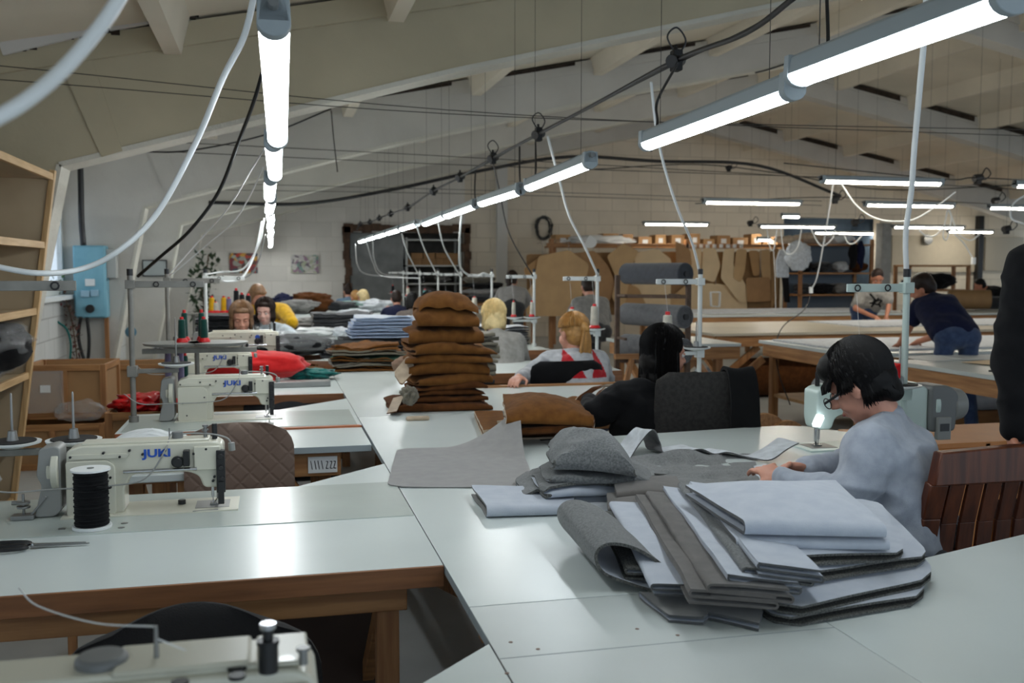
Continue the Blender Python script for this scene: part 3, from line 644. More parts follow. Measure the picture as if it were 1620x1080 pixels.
# ================================================================== folded cloth
def fold4(name, C, layers=1, th=.006, gap=.006, mats=None, z=0., bulge=.0, amp=.004, seed=0, nu=18, nv=12, rnd_c=.0, edge_drop=0., tilt=(0, 0), label=None, cat='fabric', group=None, parent=None, jit=.01, wav=0., first=0, front=False):
    """C: four ground points (u0v0, u1v0, u1v1, u0v1) each with its own z; a sheet folded back and forth along v"""
    C = [Vector(c) for c in C]
    if front: C = [C[2], C[3], C[0], C[1]]
    if mats is None: mats = [felt_light, felt_edge]
    if layers % 2 == 0 and len(mats) > 1: mats = [mats[1], mats[0]]+list(mats[2:])
    path = []                                        # (v, zoff, nv, nz)
    st = th+gap; r = st/2; R = random.Random(seed)
    W = ((C[3]-C[0]).length+(C[2]-C[1]).length)/2
    j0 = [R.uniform(0, jit) for _ in range(layers+1)]
    for l in range(layers):
        fwd = (l+first) % 2 == 0; zz = l*st
        a = 0. + (j0[l] if l else 0); b = 1. - j0[l+1]
        if layers > 1:
            rv = r/W
        else: rv = 0
        for k in range(nv+1):
            t = k/nv; v = (rv if 1 else 0)+(1-2*rv)*t
            if not fwd: v = 1-v
            v = a+(b-a)*v if 1 else v
            path.append((v, zz, 0, 1 if fwd else -1))
        if l < layers-1:
            vend = path[-1][0]; s = 1 if fwd else -1
            for k in range(1, 6):
                an = PI*k/6; path.append((vend+s*math.sin(an)*r/W, zz+r-r*math.cos(an), s*math.sin(an), (math.cos(an))*(1 if fwd else -1) if 0 else -math.cos(an)*-1*(1 if fwd else -1)))
    n = len(path); ht = max(p[1] for p in path)+th; mb = MB(); vs = []
    off = Vector((seed*1.37, seed*.73, seed*.31))
    # tangent based normals
    for side in (0, 1):
        for i, (v, zo, _, _) in enumerate(path):
            v0, z0_ = path[max(i-1, 0)][:2]; v1, z1_ = path[min(i+1, n-1)][:2]
            tv, tz = (v1-v0)*W, z1_-z0_; l = math.hypot(tv, tz) or 1; nv_, nz_ = -tz/l, tv/l
            h = (th/2)*(1 if side == 0 else -1)
            vv = v+nv_*h/W; zz = zo+th/2+nz_*h
            for k in range(nu+1):
                u = k/nu
                if rnd_c:
                    e = min(vv, 1-vv)*W; 
                    if e < rnd_c: u = .5+(u-.5)*(1-2*(rnd_c-math.sqrt(max(0, rnd_c**2-(rnd_c-max(e, 0))**2)))/((C[1]-C[0]).length))
                q = (C[0]*(1-u)+C[1]*u)*(1-vv)+(C[3]*(1-u)+C[2]*u)*vv
                f = zz/max(ht, .001) if layers > 1 else 1.
                nn = noise.noise(Vector((q.x*5, q.y*5, q.z*2))+off)
                z2 = zz+bulge*(1-(2*u-1)**2)*(1-(2*vv-1)**2)*(.3+.7*f)+amp*nn*(.4+f)-edge_drop*(abs(2*u-1)**4)*f
                if wav: z2 += wav*(math.sin(q.x*38+seed)*.5+.5)*max(0, 1-min(vv, 1-vv)*5)
                if amp > .009: z2 += amp*.55*(.5-2*abs(noise.noise(Vector((q.x*14, q.y*9, q.z*3))+off)))*f
                jx = noise.noise(Vector((q.x*9, q.y*9, i*.05+5))+off)*amp*.8
                vs.append((q.x+jx, q.y+jx*.6, q.z+z+z2))
    m = nu+1; N = n*m
    # mark inner side by the direction walked
    fs = []
    def quad(a, b, c, d, mi): mb.f.append((a, b, c, d)); mb.mi.append(mi)
    mb.v = [tuple(v) for v in vs]
    for i in range(n-1):
        for k in range(nu):
            a = i*m+k; quad(a, a+1, a+m+1, a+m, 0); a += N; quad(a, a+m, a+m+1, a+1, 1)
    em = len(mats)-1
    for i in range(n-1):
        a = i*m; quad(a, a+m, a+m+N, a+N, em); a += nu; quad(a+m, a, a+N, a+m+N, em)
    for k in range(nu):
        quad(k+1, k, k+N, k+1+N, em); a = (n-1)*m+k; quad(a, a+1, a+1+N, a+N, em)
    return mb.build(name, mats, parent, angle=1.1, label=label, cat=cat if parent is None else None, group=group)
def rect(cx, cy, w, d, rot=0, z=TZ+.001):
    c, s = math.cos(rot), math.sin(rot)
    return [Vector((cx+x*c-y*s, cy+x*s+y*c, z)) for x, y in ((-w/2, -d/2), (w/2, -d/2), (w/2, d/2), (-w/2, d/2))]
def crumple(name, c, sz, mat, label, seed=0, cat='fabric', amp=.35, sub=4, freq=3.0, group=None, parent=None, rot=0, flat=.0, pinch=0, z0=None):
    """a heap of loose cloth (or a stuffed bag) lying on a surface; c is the centre of its footprint"""
    bm = bmesh.new(); bmesh.ops.create_icosphere(bm, subdivisions=sub, radius=1)
    off = Vector((seed*2.1, seed*1.3, seed*.7)); cr, sr = math.cos(rot), math.sin(rot)
    for v in bm.verts:
        p = v.co.copy(); f = 1+amp*noise.fractal(p*freq*.5+off, 1., 2., 4)*.8
        rg = 1-abs(noise.noise(p*freq+off)); f += amp*.35*(rg-.7)
        q = p*f; zz = q.z*(.5)+.5; zz = max(zz, 0); zz = zz**.8
        x = q.x*sz[0]/2*(1 if zz > .15 else .92); y = q.y*sz[1]/2
        v.co = (x*cr-y*sr, x*sr+y*cr, zz*sz[2])
    me = bpy.data.meshes.new(name); bm.to_mesh(me); bm.free(); me.materials.append(mat); me.shade_smooth()
    o = bpy.data.objects.new(name, me); COL.objects.link(o); o.location = c
    if parent is not None: o.parent = parent
    return tag(o, label, cat if parent is None else None, group)
# ---- near pile A: broad pale sheets, dark cut edges
fe = [felt_light, felt_edge, felt_edge]; fl = [felt_light, felt_light, felt_dark]
def Q(pts): return [Zp(*p) for p in pts]
G1 = 'pale grey felt pieces in the near pile'
# bottom single sheets fanned out, with rounded front corners
sh = [([(1225, 1000, .752), (1478, 955, .752), (1385, 835, .752), (1120, 860, .752)], 'bottom sheet of the near pile, its dark tip reaching farthest right along the table', .10),
      ([(1235, 985, .772), (1488, 925, .770), (1400, 815, .772), (1110, 840, .774)], 'pale felt sheet with a wide speckled edge, second from the bottom of the near pile', .10),
      ([(1215, 935, .806), (1478, 893, .792), (1385, 800, .805), (1090, 800, .808)], 'pale felt sheet in the middle of the near pile, third sheet from the bottom', .09),
      ([(1195, 903, .835), (1436, 888, .815), (1390, 800, .825), (1085, 788, .838)], 'pale felt sheet with frayed speckled edge directly under the two folded ones', .08)]
for i, (c, lab, rc) in enumerate(sh):
    C = Q(c); fold4('felt_sheet', C, 2, .005, .009, [felt_light, felt_edge, felt_edge], amp=.004, seed=i+3, rnd_c=rc, label=lab, nu=26, nv=16, bulge=.004*i, jit=.03)
# support folded felts under them
C = Q([(1230, 925, .765), (1400, 905, .765), (1360, 830, .765), (1180, 830, .765)])
for k in range(1): fold4('folded_felt', C, 3, .005, .005, fl, amp=.003, seed=31, label='folded felt hidden in the middle of the near pile', z=.012)
fold4('folded_felt', Q([(1165, 868, .858), (1408, 872, .842), (1330, 790, .85), (1090, 786, .858)]), 2, .006, .010, front=True, mats= [felt_light, felt_light, felt_dark], amp=.004, seed=41, label='folded pale felt second from the top of the near pile', nu=22, bulge=.004, jit=.03)
fold4('folded_felt', Q([(1178, 848, .884), (1402, 852, .870), (1320, 776, .876), (1082, 782, .884)]), 2, .007, .016, front=True, mats= [felt_light, felt_light, felt_dark], amp=.004, seed=42, label='folded pale felt on top of the near pile', nu=22, bulge=.03, jit=.02)
# ---- near pile B: folded strips leaning in a row towards the left
strips = [  # front-left px, back-left px, width(m), mats, thickness layers
 ((938, 875), (900, 815), .16, 0), ((985, 925), (945, 830), .2, 1), ((1030, 950), (965, 815), .2, 0), ((1085, 965), (1000, 805), .19, 2), ((1120, 955), (1022, 800), .17, 2), ((1145, 940), (1045, 790), .16, 0), ((1172, 925), (1070, 785), .15, 3), ((1195, 920), (1088, 785), .14, 0)]
labs = ['pale felt strip lying flat at the left foot of the near pile', 'curled speckled felt, the leftmost loop of the near pile', 'pale felt strip just right of the curled leftmost loop', 'taupe folded strip in the left half of the near pile, left one of two', 'taupe folded strip in the left half of the near pile, right one of two', 'pale blue grey folded strip right of the taupe ones', 'heather grey folded strip beside the folded top felts', 'pale folded strip leaning directly against the broad sheets']
ms = [[felt_light, felt_light, felt_dark], [felt_edge, felt_light, felt_edge], [taupe, taupe, taupe], [felt_heather, felt_light, felt_edge]]
for i, (a, b, wd, mk) in enumerate(strips):
    zz = .752+.012*i; A = Zp(a[0], a[1], zz); B = Zp(b[0], b[1], zz+.012); d = (B-A).normalized(); s = Vector((d.y, -d.x, 0))*wd
    up = Vector((0, 0, .03+.004*i)) if i else Vector((0, 0, .006))
    # v runs across the strip: fold lies at the left, seen from the front
    C = [A, B, B+s-up*.3, A+s-up*.3]; C = [c+Vector((0, 0, .012*min(i, 1))) for c in C]
    fold4('folded_felt_strip', C, 3 if i else 2, .005, .0065, ms[mk], amp=.005, seed=50+i, label=labs[i], nu=20, jit=.06, bulge=.004)
for i, (a, b, c, d, mk, lab) in enumerate([((1050, 965), (1200, 1000), (1215, 940), (1100, 930), 0, 'pale folded felt poking out at the front bottom of the near pile, right one'), ((1060, 985), (1110, 990), (1150, 950), (1010, 945), 0, 'pale folded felt poking out at the front bottom of the near pile, left one')]):
    fold4('folded_felt', [Zp(*a, .752), Zp(*b, .752), Zp(*c, .752), Zp(*d, .752)], 2, .005, .005, [felt_mid, felt_light, felt_dark], seed=70+i, label=lab, jit=.02)
# the big curl at the left end
def curl(name, pts, axis_vec, th, mats, label, seed=0, nu=14, amp=.004, parent=None, cat='fabric'):
    """a ribbon swept sideways: pts is the profile in space, axis_vec the sweep"""
    P = spline(pts, 6); n = len(P); ax = Vector(axis_vec); mb = MB(); vs = []
    for side in (0, 1):
        for i in range(n):
            t = (P[min(i+1, n-1)]-P[max(i-1, 0)]).normalized(); nn = t.cross(ax.normalized()).normalized()
            for k in range(nu+1):
                q = P[i]+ax*(k/nu)+nn*(th/2 if side == 0 else -th/2)
                q = q+nn*amp*noise.noise(q*9+Vector((seed, 0, 0)))
                vs.append(tuple(q))
    m = nu+1; N = n*m; mb.v = vs
    def quad(f, mi): mb.f.append(f); mb.mi.append(mi)
    for i in range(n-1):
        for k in range(nu):
            a = i*m+k; quad((a, a+1, a+m+1, a+m), 0); a += N; quad((a, a+m, a+m+1, a+1), 1)
    for i in range(n-1): a = i*m; quad((a, a+m, a+m+N, a+N), len(mats)-1); a += nu; quad((a+m, a, a+N, a+m+N), len(mats)-1)
    for k in range(nu): quad((k+1, k, k+N, k+1+N), len(mats)-1); a = (n-1)*m+k; quad((a, a+1, a+1+N, a+N), len(mats)-1)
    return mb.build(name, mats, parent, angle=1.1, label=label, cat=cat if parent is None else None)
A = Zp(985, 935, .755)
curl('curled_felt', [A+Vector((.10, -.05, .002)), A+Vector((.03, .0, .01)), A+Vector((-.035, .02, .035)), A+Vector((-.05, .03, .075)), A+Vector((-.02, .03, .098)), A+Vector((.04, .02, .085)), A+Vector((.12, -.02, .03))], (.02, .36, .01), .007, [felt_heather, felt_light, felt_edge], 'speckled felt curled into an open loop at the left front of the near pile', 7)
# ---- taupe rolls behind pile B and small pale one
fold4('folded_taupe_cloth', [Zp(962, 828, .77), Zp(1085, 832, .77), Zp(1080, 795, .77), Zp(960, 800, .77)], 3, .008, .008, [taupe, taupe, taupe], seed=81, label='rolled taupe cloth behind the leaning strips, the nearer one', bulge=.01, jit=.02)
fold4('folded_taupe_cloth', [Zp(975, 808, .775), Zp(1080, 806, .775), Zp(1070, 780, .775), Zp(970, 780, .775)], 3, .008, .008, [taupe, taupe, taupe], seed=82, label='rolled taupe cloth behind the leaning strips, the farther one', bulge=.01, jit=.02, z=.012)
# ---- heather pile
hp = [([(830, 800), (1010, 800), (1030, 762), (812, 765)], .752, 3, 'speckled folded felt at the bottom of the heather grey pile'), ([(860, 790), (1040, 780), (1035, 745), (835, 750)], .785, 3, 'folded felt second from the bottom of the heather grey pile'), ([(865, 765), (1040, 768), (1015, 735), (850, 735)], .825, 2, 'folded felt just under the top of the heather grey pile')]
for i, (c, z_, n_, lab) in enumerate(hp):
    fold4('heather_felt', [Zp(p[0], p[1], z_) for p in c], n_, .008, .007, front=True, mats=[felt_heather, felt_light, felt_edge], seed=90+i, amp=.016, label=lab, bulge=.012, jit=.05, edge_drop=.02, rnd_c=.03)
fold4('heather_felt', [Zp(872, 748, .858), Zp(1012, 760, .85), Zp(985, 722, .865), Zp(862, 715, .858)], 2, .010, .028, front=True, mats=[felt_heather, felt_heather, felt_edge], seed=97, amp=.026, rnd_c=.05, label='puffy felt crowning the heather grey pile', bulge=.06, edge_drop=.03, jit=.08, nu=28, nv=20)
fold4('folded_felt', [Zp(770, 820, .752), Zp(905, 815, .752), Zp(915, 782, .752), Zp(745, 783, .752)], 2, .005, .020, front=True, mats=[felt_light, felt_mid, felt_dark], seed=99, amp=.006, label='pale felt with an open rolled end, left of the heather grey pile', jit=.02, bulge=.004)
# smooth grey panel, one corner lifted
C = [Zp(612, 772), Zp(850, 773), Zp(822, 705), Zp(628, 712)]
pan = fold4('grey_panel', C, 1, .003, .0, [smooth_grey, smooth_grey, smooth_grey], z=.003, seed=5, amp=.0015, rnd_c=.06, label='smooth mid grey panel lying flat, its far right corner lifted', nu=40, nv=30)
c3 = C[2]
for v in pan.data.vertices:
    d = (Vector((v.co.x, v.co.y, 0))-Vector((c3.x, c3.y, 0))).length
    if d < .3: v.co.z += .16*((.3-d)/.3)**1.8
# ---- sheet being worked on by the woman in grey
curl('felt_work_piece', [Zp(1060, 818, .755), Zp(1090, 800, .76), Zp(1130, 795, .77), Zp(1150, 782, .765), Zp(1175, 790, .78), Zp(1205, 775, .765), Zp(1215, 765, .756)], (-.28, .08, .0), .005, [felt_white, felt_mid, felt_edge], 'pale wavy felt piece behind the near pile', 3, amp=.01)
wp = fold4('felt_work_piece', [Zp(1030, 790), Zp(1205, 792), Zp(1190, 720), Zp(990, 728)], 1, .004, 0, [felt_heather, felt_light, felt_edge], seed=14, amp=.02, rnd_c=.03, label='large heather grey felt spread under the hands of the woman in grey', nu=36, nv=26, z=.012)
wv = curl('felt_border', [Zp(985, 742, .757), Zp(1005, 712, .775), Zp(1032, 682, .85), Zp(1044, 700, .79), Zp(1052, 716, .765), Zp(1085, 715, .768), Zp(1110, 712, .775), Zp(1130, 719, .76), Zp(1152, 716, .772), Zp(1180, 722, .76), Zp(1215, 728, .765), Zp(1245, 712, .79), Zp(1264, 700, .8)], (-.015, .13, -.005), .005, [felt_white, felt_dark, felt_dark], 'long pale felt with a dark wavy edge running from the upright fold to the hands', 6, amp=.006)
curl('felt_flap', [Zp(980, 752, .757), Zp(1010, 738, .775), Zp(1030, 748, .77), Zp(1075, 752, .757)], (.03, .09, .004), .004, [felt_heather, felt_heather, felt_edge], 'small heather grey flap beside the upright fold', 8)
fold4('white_strip', [Zp(1192, 742, .77), Zp(1212, 738, .79), Zp(1217, 775, .765), Zp(1205, 776, .755)], 1, .01, 0, [felt_white], seed=4, label='short white padded strip held under the near hand')
# ---- brown stacks
def brown_piece(cx, cy, w, d, z, n, seed, label, rot=0, mat=brown_wool, th=.011, gap=.006, lining=False, bulge=.012, amp=.012):
    return fold4('folded_brown_wool', rect(cx, cy, w, d, rot, z), n, th, gap, front=True, mats=[mat, mat, cream_back if lining else mat], seed=seed, amp=amp, bulge=bulge, jit=.07, label=label, edge_drop=.02, nu=22, nv=12)
cx, cy = .84, 4.98
tower = [(.50, .40, 2, -.03), (.40, .34, 3, .0), (.38, .32, 2, .0), (.38, .32, 2, .01), (.38, .32, 2, .02), (.40, .33, 2, .02), (.43, .34, 2, .02), (.42, .34, 2, .03), (.37, .33, 2, -.005), (.30, .32, 2, .01)]
names = ['lowest, widest folded brown wool of the tall stack', 'folded brown wool second from the bottom of the tall stack', 'folded brown wool third from the bottom of the tall stack', 'folded brown wool fourth from the bottom of the tall stack', 'folded brown wool fifth from the bottom of the tall stack', 'folded brown wool with a looped fold, halfway up the tall stack', 'folded brown wool fourth from the top of the tall stack', 'folded brown wool third from the top of the tall stack', 'folded brown wool second from the top of the tall stack', 'puffy brown wool heaped on top of the tall stack']
z = TZ+.003
thk = [.037, .030, .024, .022, .044, .058, .040, .050, .080, .15]
for i, (w_, d_, n_, dx) in enumerate(tower):
    last = i == 9; n_ = 3 if last else 2; th_ = .011 if i < 4 else .014; gp = (thk[i]-n_*th_)/(n_-1)
    if last: gp = .026
    brown_piece(cx+dx, cy+rnd.uniform(-.02, .02), w_, d_, z, n_ , 110+i, names[i], rnd.uniform(-.1, .1), brown_wool2 if i in (0, 1, 2, 3) else brown_wool, th_, gp, bulge=.065 if last else .012, amp=.035 if last else .018)
    z += n_*th_+(n_-1)*gp+.003
TOWER_TOP = z
# cream lining flap hanging from the left of the tower
ft = Yp(652, 588, 4.86)
fl_o = fold4('cream_flap', [Yp(622, 592, 4.88), Yp(635, 612, 4.80), Yp(658, 585, 4.86), Yp(645, 562, 4.9)], 1, .006, 0, [cream_back, brown_wool, brown_wool], seed=2, amp=.006, rnd_c=.02, label='cream lining flap hanging out of the left side of the tall brown stack')
crumple('brown_scrap', Zp(648, 640, .80), (.07, .08, .09), khaki, 'khaki crumpled corner at the lower left of the tall brown stack', 4, amp=.8, freq=4)
crumple('striped_scrap', Zp(640, 580, .86)+Vector((0, .1, -.05)), (.12, .1, .1), M('taupe_stripe', (128, 104, 88), .9), 'rolled taupe scrap behind the left of the tall brown stack', 5)
fold4('cream_flap', [Zp(612, 655, .757), Zp(628, 652, .77), Zp(640, 625, .80), Zp(622, 630, .79)], 1, .005, 0, [cream_back, brown_wool2], seed=9, label='cream corner folded up at the bottom left of the tall brown stack')
MB().cap(Zp(646, 662, .76), Zp(676, 661, .762), .012, .011).build('cream_tab', cream_back, None, label='small cream tab lying in front of the tall brown stack', cat='fabric')
# low brown pile in front right
lp = [([(795, 697), (940, 692), (940, 668), (800, 672)], .752, 3, brown_wool2, 'lowest dark brown piece of the low brown pile, with cream tabs'), ([(800, 690), (935, 686), (930, 662), (800, 664)], .80, 2, brown_wool2, 'middle brown piece of the low brown pile, cream edged')]
for i, (c, z_, n_, m_, lab) in enumerate(lp):
    fold4('folded_brown_wool', [Zp(p[0], p[1], z_) for p in c], n_, .010, .006, front=(i == 1), mats=[m_, m_, cream_back], seed=130+i, amp=.01, bulge=.005, jit=.05, label=lab)
fold4('folded_brown_wool', [Zp(800, 672, .845), Zp(940, 676, .825), Zp(915, 650, .845), Zp(795, 640, .85)], 2, .012, .02, front=True, mats=[brown_wool, brown_wool, cream_back], seed=134, amp=.012, bulge=.05, jit=.04, label='plump brown piece on top of the low brown pile', nu=24, nv=16)
_lp = bpy.data.objects[[o.name for o in COL.objects if str(o.get('label', '')).startswith('plump brown')][0]]
for a_, b_ in (((797, 648, .872), (805, 668, .848)), ((786, 667, .83), (803, 665, .84)), ((930, 684, .81), (931, 691, .79))): MB().beam(Zp(*a_)-Vector((0, .012, 0)), Zp(*b_)-Vector((0, .012, 0)), .012, .006, (0, 1, 0)).build('cream_tab', cream_back, _lp, bevel=.001)
fold4('folded_brown_wool', [Zp(765, 695, .753), Zp(800, 690, .753), Zp(795, 660, .753), Zp(750, 660, .753)], 2, .012, .01, [brown_wool, brown_wool, cream_back], seed=135, label='small flat brown piece sticking out left of the low brown pile')
curl('brown_work_piece', [Zp(868, 650, .755), Zp(890, 640, .775), Zp(915, 645, .765), Zp(930, 640, .80), Zp(945, 622, .82)], (.1, .16, .015), .01, [brown_wool, brown_wool2, cream_back], 'brown piece in the hands of the black-haired woman', 11, amp=.01)
curl('brown_work_piece', [Zp(905, 655, .77), Zp(912, 630, .83), Zp(935, 615, .86), Zp(955, 612, .85)], (.08, .06, .0), .012, [brown_wool, brown_wool2, cream_back], 'brown strip bent over the hand of the black-haired woman', 12, amp=.008)
# ---- small brown stack behind, left of centre
z = TZ+.003
bw_l = ['lowest piece of the small brown and green stack', 'second piece from the bottom of the small brown and green stack', 'green piece in the small brown and green stack', 'second piece from the top of the small brown and green stack', 'top piece of the small brown and green stack']
for i, m_ in enumerate((brown_wool2, khaki, M('dark_green_wool', (34, 66, 52), .92), brown_wool, brown_wool)):
    p = Zp(578, 582); fold4('folded_brown_wool', rect(p.x+(-.02, .01, .02, 0, -.01)[i], p.y-.1, (.62, .5, .52, .5, .44)[i], .34, (0, .1, -.1, .05, 0)[i], z), 2, .009, .006, [m_, m_, khaki if i % 2 else brown_wool], seed=150+i, amp=.028, bulge=.01, jit=.1, label=bw_l[i]); z += .036
# ---- pale blue grey pile and black pile beneath
z = TZ+.003; p = Zp(602, 556)
bl = ['charcoal folded felt at the bottom of the pile under the pale blue felts', 'black folded felt in the pile under the pale blue felts', 'black folded felt directly under the pale blue felts']
for i in range(3):
    fold4('folded_dark_felt', rect(p.x, p.y+.15, .72-.03*i, .5, .02*i, z), 2, .012, .008, [charcoal if i == 0 else black_cloth, black_cloth, charcoal], seed=160+i, amp=.01, jit=.08, label=bl[i]); z += .04
for i in range(6):
    fold4('folded_pale_felt', rect(p.x+.03+rnd.uniform(-.02, .02), p.y+.12, .58-.02*i, .42, rnd.uniform(-.05, .05), z), 2, .008, .008, [felt_light, blue_grey, blue_grey], seed=170+i, amp=.012, jit=.1, bulge=.006, label='pale blue grey folded felt, %s of six counted from the bottom of its pile' % ORD[i], group='six pale blue felts'); z += .029
# black flat folded goods left of it
z = TZ+.003; p = Zp(500, 588)
for i in range(3):
    fold4('folded_black_cloth', rect(.62, 8.1+.1, .5, .6, .1*i, z), 2, .012, .008, [black_cloth, charcoal, charcoal], seed=180+i, amp=.01, jit=.1, label='black folded cloth, %s in the flat black stack beside the small brown stack' % ('lowest', 'middle one', 'topmost')[i]); z += .038
# khaki grey stack right of the brown tower
z = TZ+.003; p = Zp(768, 615)
kn = ['charcoal folded cloth at the bottom of the khaki grey stack', 'thin grey piece second from the bottom of the khaki grey stack', 'third piece from the bottom of the khaki grey stack', 'thick khaki piece in the lower half of the khaki grey stack', 'thin piece halfway up the khaki grey stack', 'thin frayed piece above the middle of the khaki grey stack', 'thick khaki roll in the upper half of the khaki grey stack', 'thin piece near the top of the khaki grey stack', 'second piece from the top of the khaki grey stack', 'curled top piece of the khaki grey stack']
for i in range(10):
    thk = i in (3, 6); n_ = 2; th_, gp = (.014, .02) if thk else (.007, .006)
    fold4('folded_khaki_cloth', rect(1.16+rnd.uniform(-.02, .02), 5.98, (.34 if thk else .3)+rnd.uniform(-.03, .03), .3, rnd.uniform(-.1, .1), z), n_, th_, gp, front=True, mats=[khaki if i else charcoal, khaki, khaki if thk else charcoal], seed=190+i, amp=.012, jit=.1, label=kn[i]); z += n_*th_+gp+.006
# ---- bottom left heaps on the left tables
crumple('red_cloth', (-.14, 6.34, TZ), (.68, .36, .20), red_cloth, 'bright red cloth heaped behind the second and third machines', 3, amp=.25)
rc = fold4('red_cloth', [Xp(352, 655, -.3)*0+Vector((-.42, 6.12, .35)), Vector((-.05, 6.1, .35)), Vector((.0, 6.16, .80)), Vector((-.4, 6.2, .80))], 1, .01, 0, [red_cloth], amp=.03, seed=8, label='red cloth hanging down under the third machine')
crumple('brown_scrap', Zp(468, 596)+Vector((0, .05, 0)), (.32, .2, .07), brown_wool, 'flat brown scrap between the red cloth and the teal scraps', 21)
crumple('teal_scrap', Zp(492, 600), (.3, .22, .07), teal, 'teal cloth scrap beside the brown scrap', 23, amp=.6, freq=5)
crumple('brown_sheet', Zp(480, 585)+Vector((0, .2, 0)), (.5, .3, .04), brown_wool2, 'dark brown cloth lying behind the teal scrap', 24, amp=.4)
MB().box(-.26, .26, -.06, .06, 0, .03).build('aluminium_plate', dull_steel, None, bevel=.002, label='flat silvery grey plate at the front edge below the brown scrap', cat='plate').location = Zp(452, 612)+Vector((0, .02, .002))
pb = crumple('bagged_goods', Zp(455, 572)+Vector((0, .35, 0)), (.72, .4, .19), black_cloth, 'black goods wrapped in shiny clear plastic behind the red cloth', 31, amp=.2)
crumple('plastic_wrap', (0, 0, 0), (.76, .43, .205), bag_m, None, 32, amp=.28, freq=5, parent=pb)
pb['category'] = 'bag'
pb = crumple('thread_offcuts', Zp(350, 575)+Vector((0, .5, .0)), (1.0, .3, .14), M('tangled_offcuts', (170, 170, 170), .4, rgb2=(50, 50, 52), vscale=38, bump=1, bscale=60), 'silvery tangle of wrapped goods behind the third machine', 33, amp=.2, freq=6)
# heaps on the far left of the central run
heaps = [(338, 505, (.75, .5), 'mauve', 6, 10.2, -.52), ]
z = TZ+.003
for i in range(7):
    fold4('folded_mauve_cloth', rect(-.40+rnd.uniform(-.03, .03), 10.0, .58, .5, rnd.uniform(-.06, .06), z), 2, .012, .008, [mauve, felt_light if i == 6 else mauve, charcoal], seed=200+i, amp=.012, jit=.1, label='mauve grey folded cloth, %s from the bottom of the stack at far left' % ORD[i], group='mauve stack at left'); z += .037
hs = [(470, 488, .6, .5, .22, felt_mid, 'grey heap behind the woman in the white top'), (520, 508, .8, .5, .12, felt_mid, 'flat grey heap left of the pale blue pile'), (545, 478, .7, .4, .12, charcoal, 'charcoal heap near the far end of the central tables'),
      (492, 474, .7, .4, .26, brown_wool2, 'brown heap near the far wall, under the right painting'), (462, 482, .5, .4, .14, felt_light, 'pale heap left of the brown far heap'), (560, 470, .6, .3, .12, M('sea_green_cloth', (120, 148, 140), .9), 'sea green cloth near the far wall'),
      (560, 492, .5, .4, .1, felt_white, 'white cloth heap in front of the blond woman in black'), (595, 480, .6, .5, .14, felt_white, 'white cloth heap right of the charcoal heap'), (500, 525, .5, .35, .1, bag_white, 'white plastic package on the table right of the woman in white'), (447, 476, .35, .3, .24, navy, 'dark blue heap beside the woman in yellow'),
      (470, 515, .5, .4, .08, taupe, 'taupe cloth beside the white package'), (540, 528, .16, .16, .12, felt_white, 'small white roll of tape on the table left of the black pile'), (570, 525, .3, .2, .06, felt_light, 'pale crumpled scrap beside the small white roll')]
for i, (px, py, a, b, h, m_, lab) in enumerate(hs):
    p = Zp(px, py+8)
    if p.y > 16.2: p = Yp(px, py, 16.2); h += .06
    p.z = TZ+.001
    crumple('cloth_heap', p, (a, b, h), m_, lab, 40+i, amp=.45, freq=4)
z = TZ+.003
for i in range(5):
    fold4('folded_grey_cloth', rect(.74, 11.2, .62, .5, rnd.uniform(-.1, .1), z), 2, .014, .010, [taupe if i % 2 else charcoal, taupe, charcoal], seed=220+i, amp=.02, jit=.1, label='dark grey folded cloth, %s from the bottom of the low far stack' % ORD[i], group='low dark grey stack'); z += .043
# white and charcoal pile beside the white machine (right bays)
z = TZ+.003
for i in range(4):
    fold4('folded_white_felt', rect(1.95, 9.15, .75, .42, rnd.uniform(-.05, .05), z), 2, .012, .01, [felt_white if i % 2 else charcoal, felt_white, charcoal], seed=230+i, amp=.015, jit=.08, bulge=.01, label=('charcoal felt at the bottom of the white and charcoal pile', 'white felt low in the white and charcoal pile', 'charcoal felt under the top one of the white and charcoal pile', 'white felt on top of the white and charcoal pile')[i]); z += .042
# ================================================================== thread stands, cones
def stand(label, loc, sgn, arm=.30, mat=white_paint_metal, discs=2, low=.27, group=None, top=1.42, lz=0., dk=.17):
    t = thing('thread_stand', label, 'thread stand', loc, group=group); h = top-loc[2]
    p = MB(); p.cyl((0, 0, 0), (0, 0, h), .0125, 14); p.cyl((0, 0, .0), (0, 0, .03), .022, 14); p.build('pole', mat, t)
    MB().cyl((0, 0, h), (0, 0, h+.03), .014, 12).build('pole_tip', black_plastic, t)
    a = MB(); a.box(min(0, sgn*arm), max(0, sgn*arm), -.004, .004, h-.055, h-.025); a.box(-.02, .02, -.02, .02, h-.06, h-.02); a.build('guide_arm', mat, t, bevel=.002)
    for k in (.35, .85):
        e = MB(); e.tube([(sgn*arm*k+.011*math.cos(x), -.012, h-.04+.011*math.sin(x)) for x in [2*PI*i/10 for i in range(10)]], .0028, 6, closed=True); e.build('thread_eye', black_plastic, t)
    if discs:
        a = MB(); a.box(min(0, sgn*low), max(0, sgn*low), -.01, .01, lz+.225, lz+.245); a.box(-.022, .022, -.022, .022, lz+.21, lz+.26); a.build('spool_arm', mat, t, bevel=.002)
        for k in range(discs):
            x = sgn*(low-.01-k*dk)
            d = MB(); d.lathe([(.02, .247), (.078, .262), (.08, .268), (.07, .268), (.02, .262)], (x, 0, lz), 28); d.build('spool_plate', white_plastic if discs else mat, t)
            d = MB(); d.lathe([(.066, .2682), (.066, .2715), (.015, .2715)], (x, 0, lz), 24); d.build('foam_pad', black_rubber, t)
            d = MB(); d.lathe([(.017, .27), (.012, .30), (.004, .302), (.003, .41), (.001, .413)], (x, 0, lz), 14); d.build('spindle', dull_steel, t)
    return t
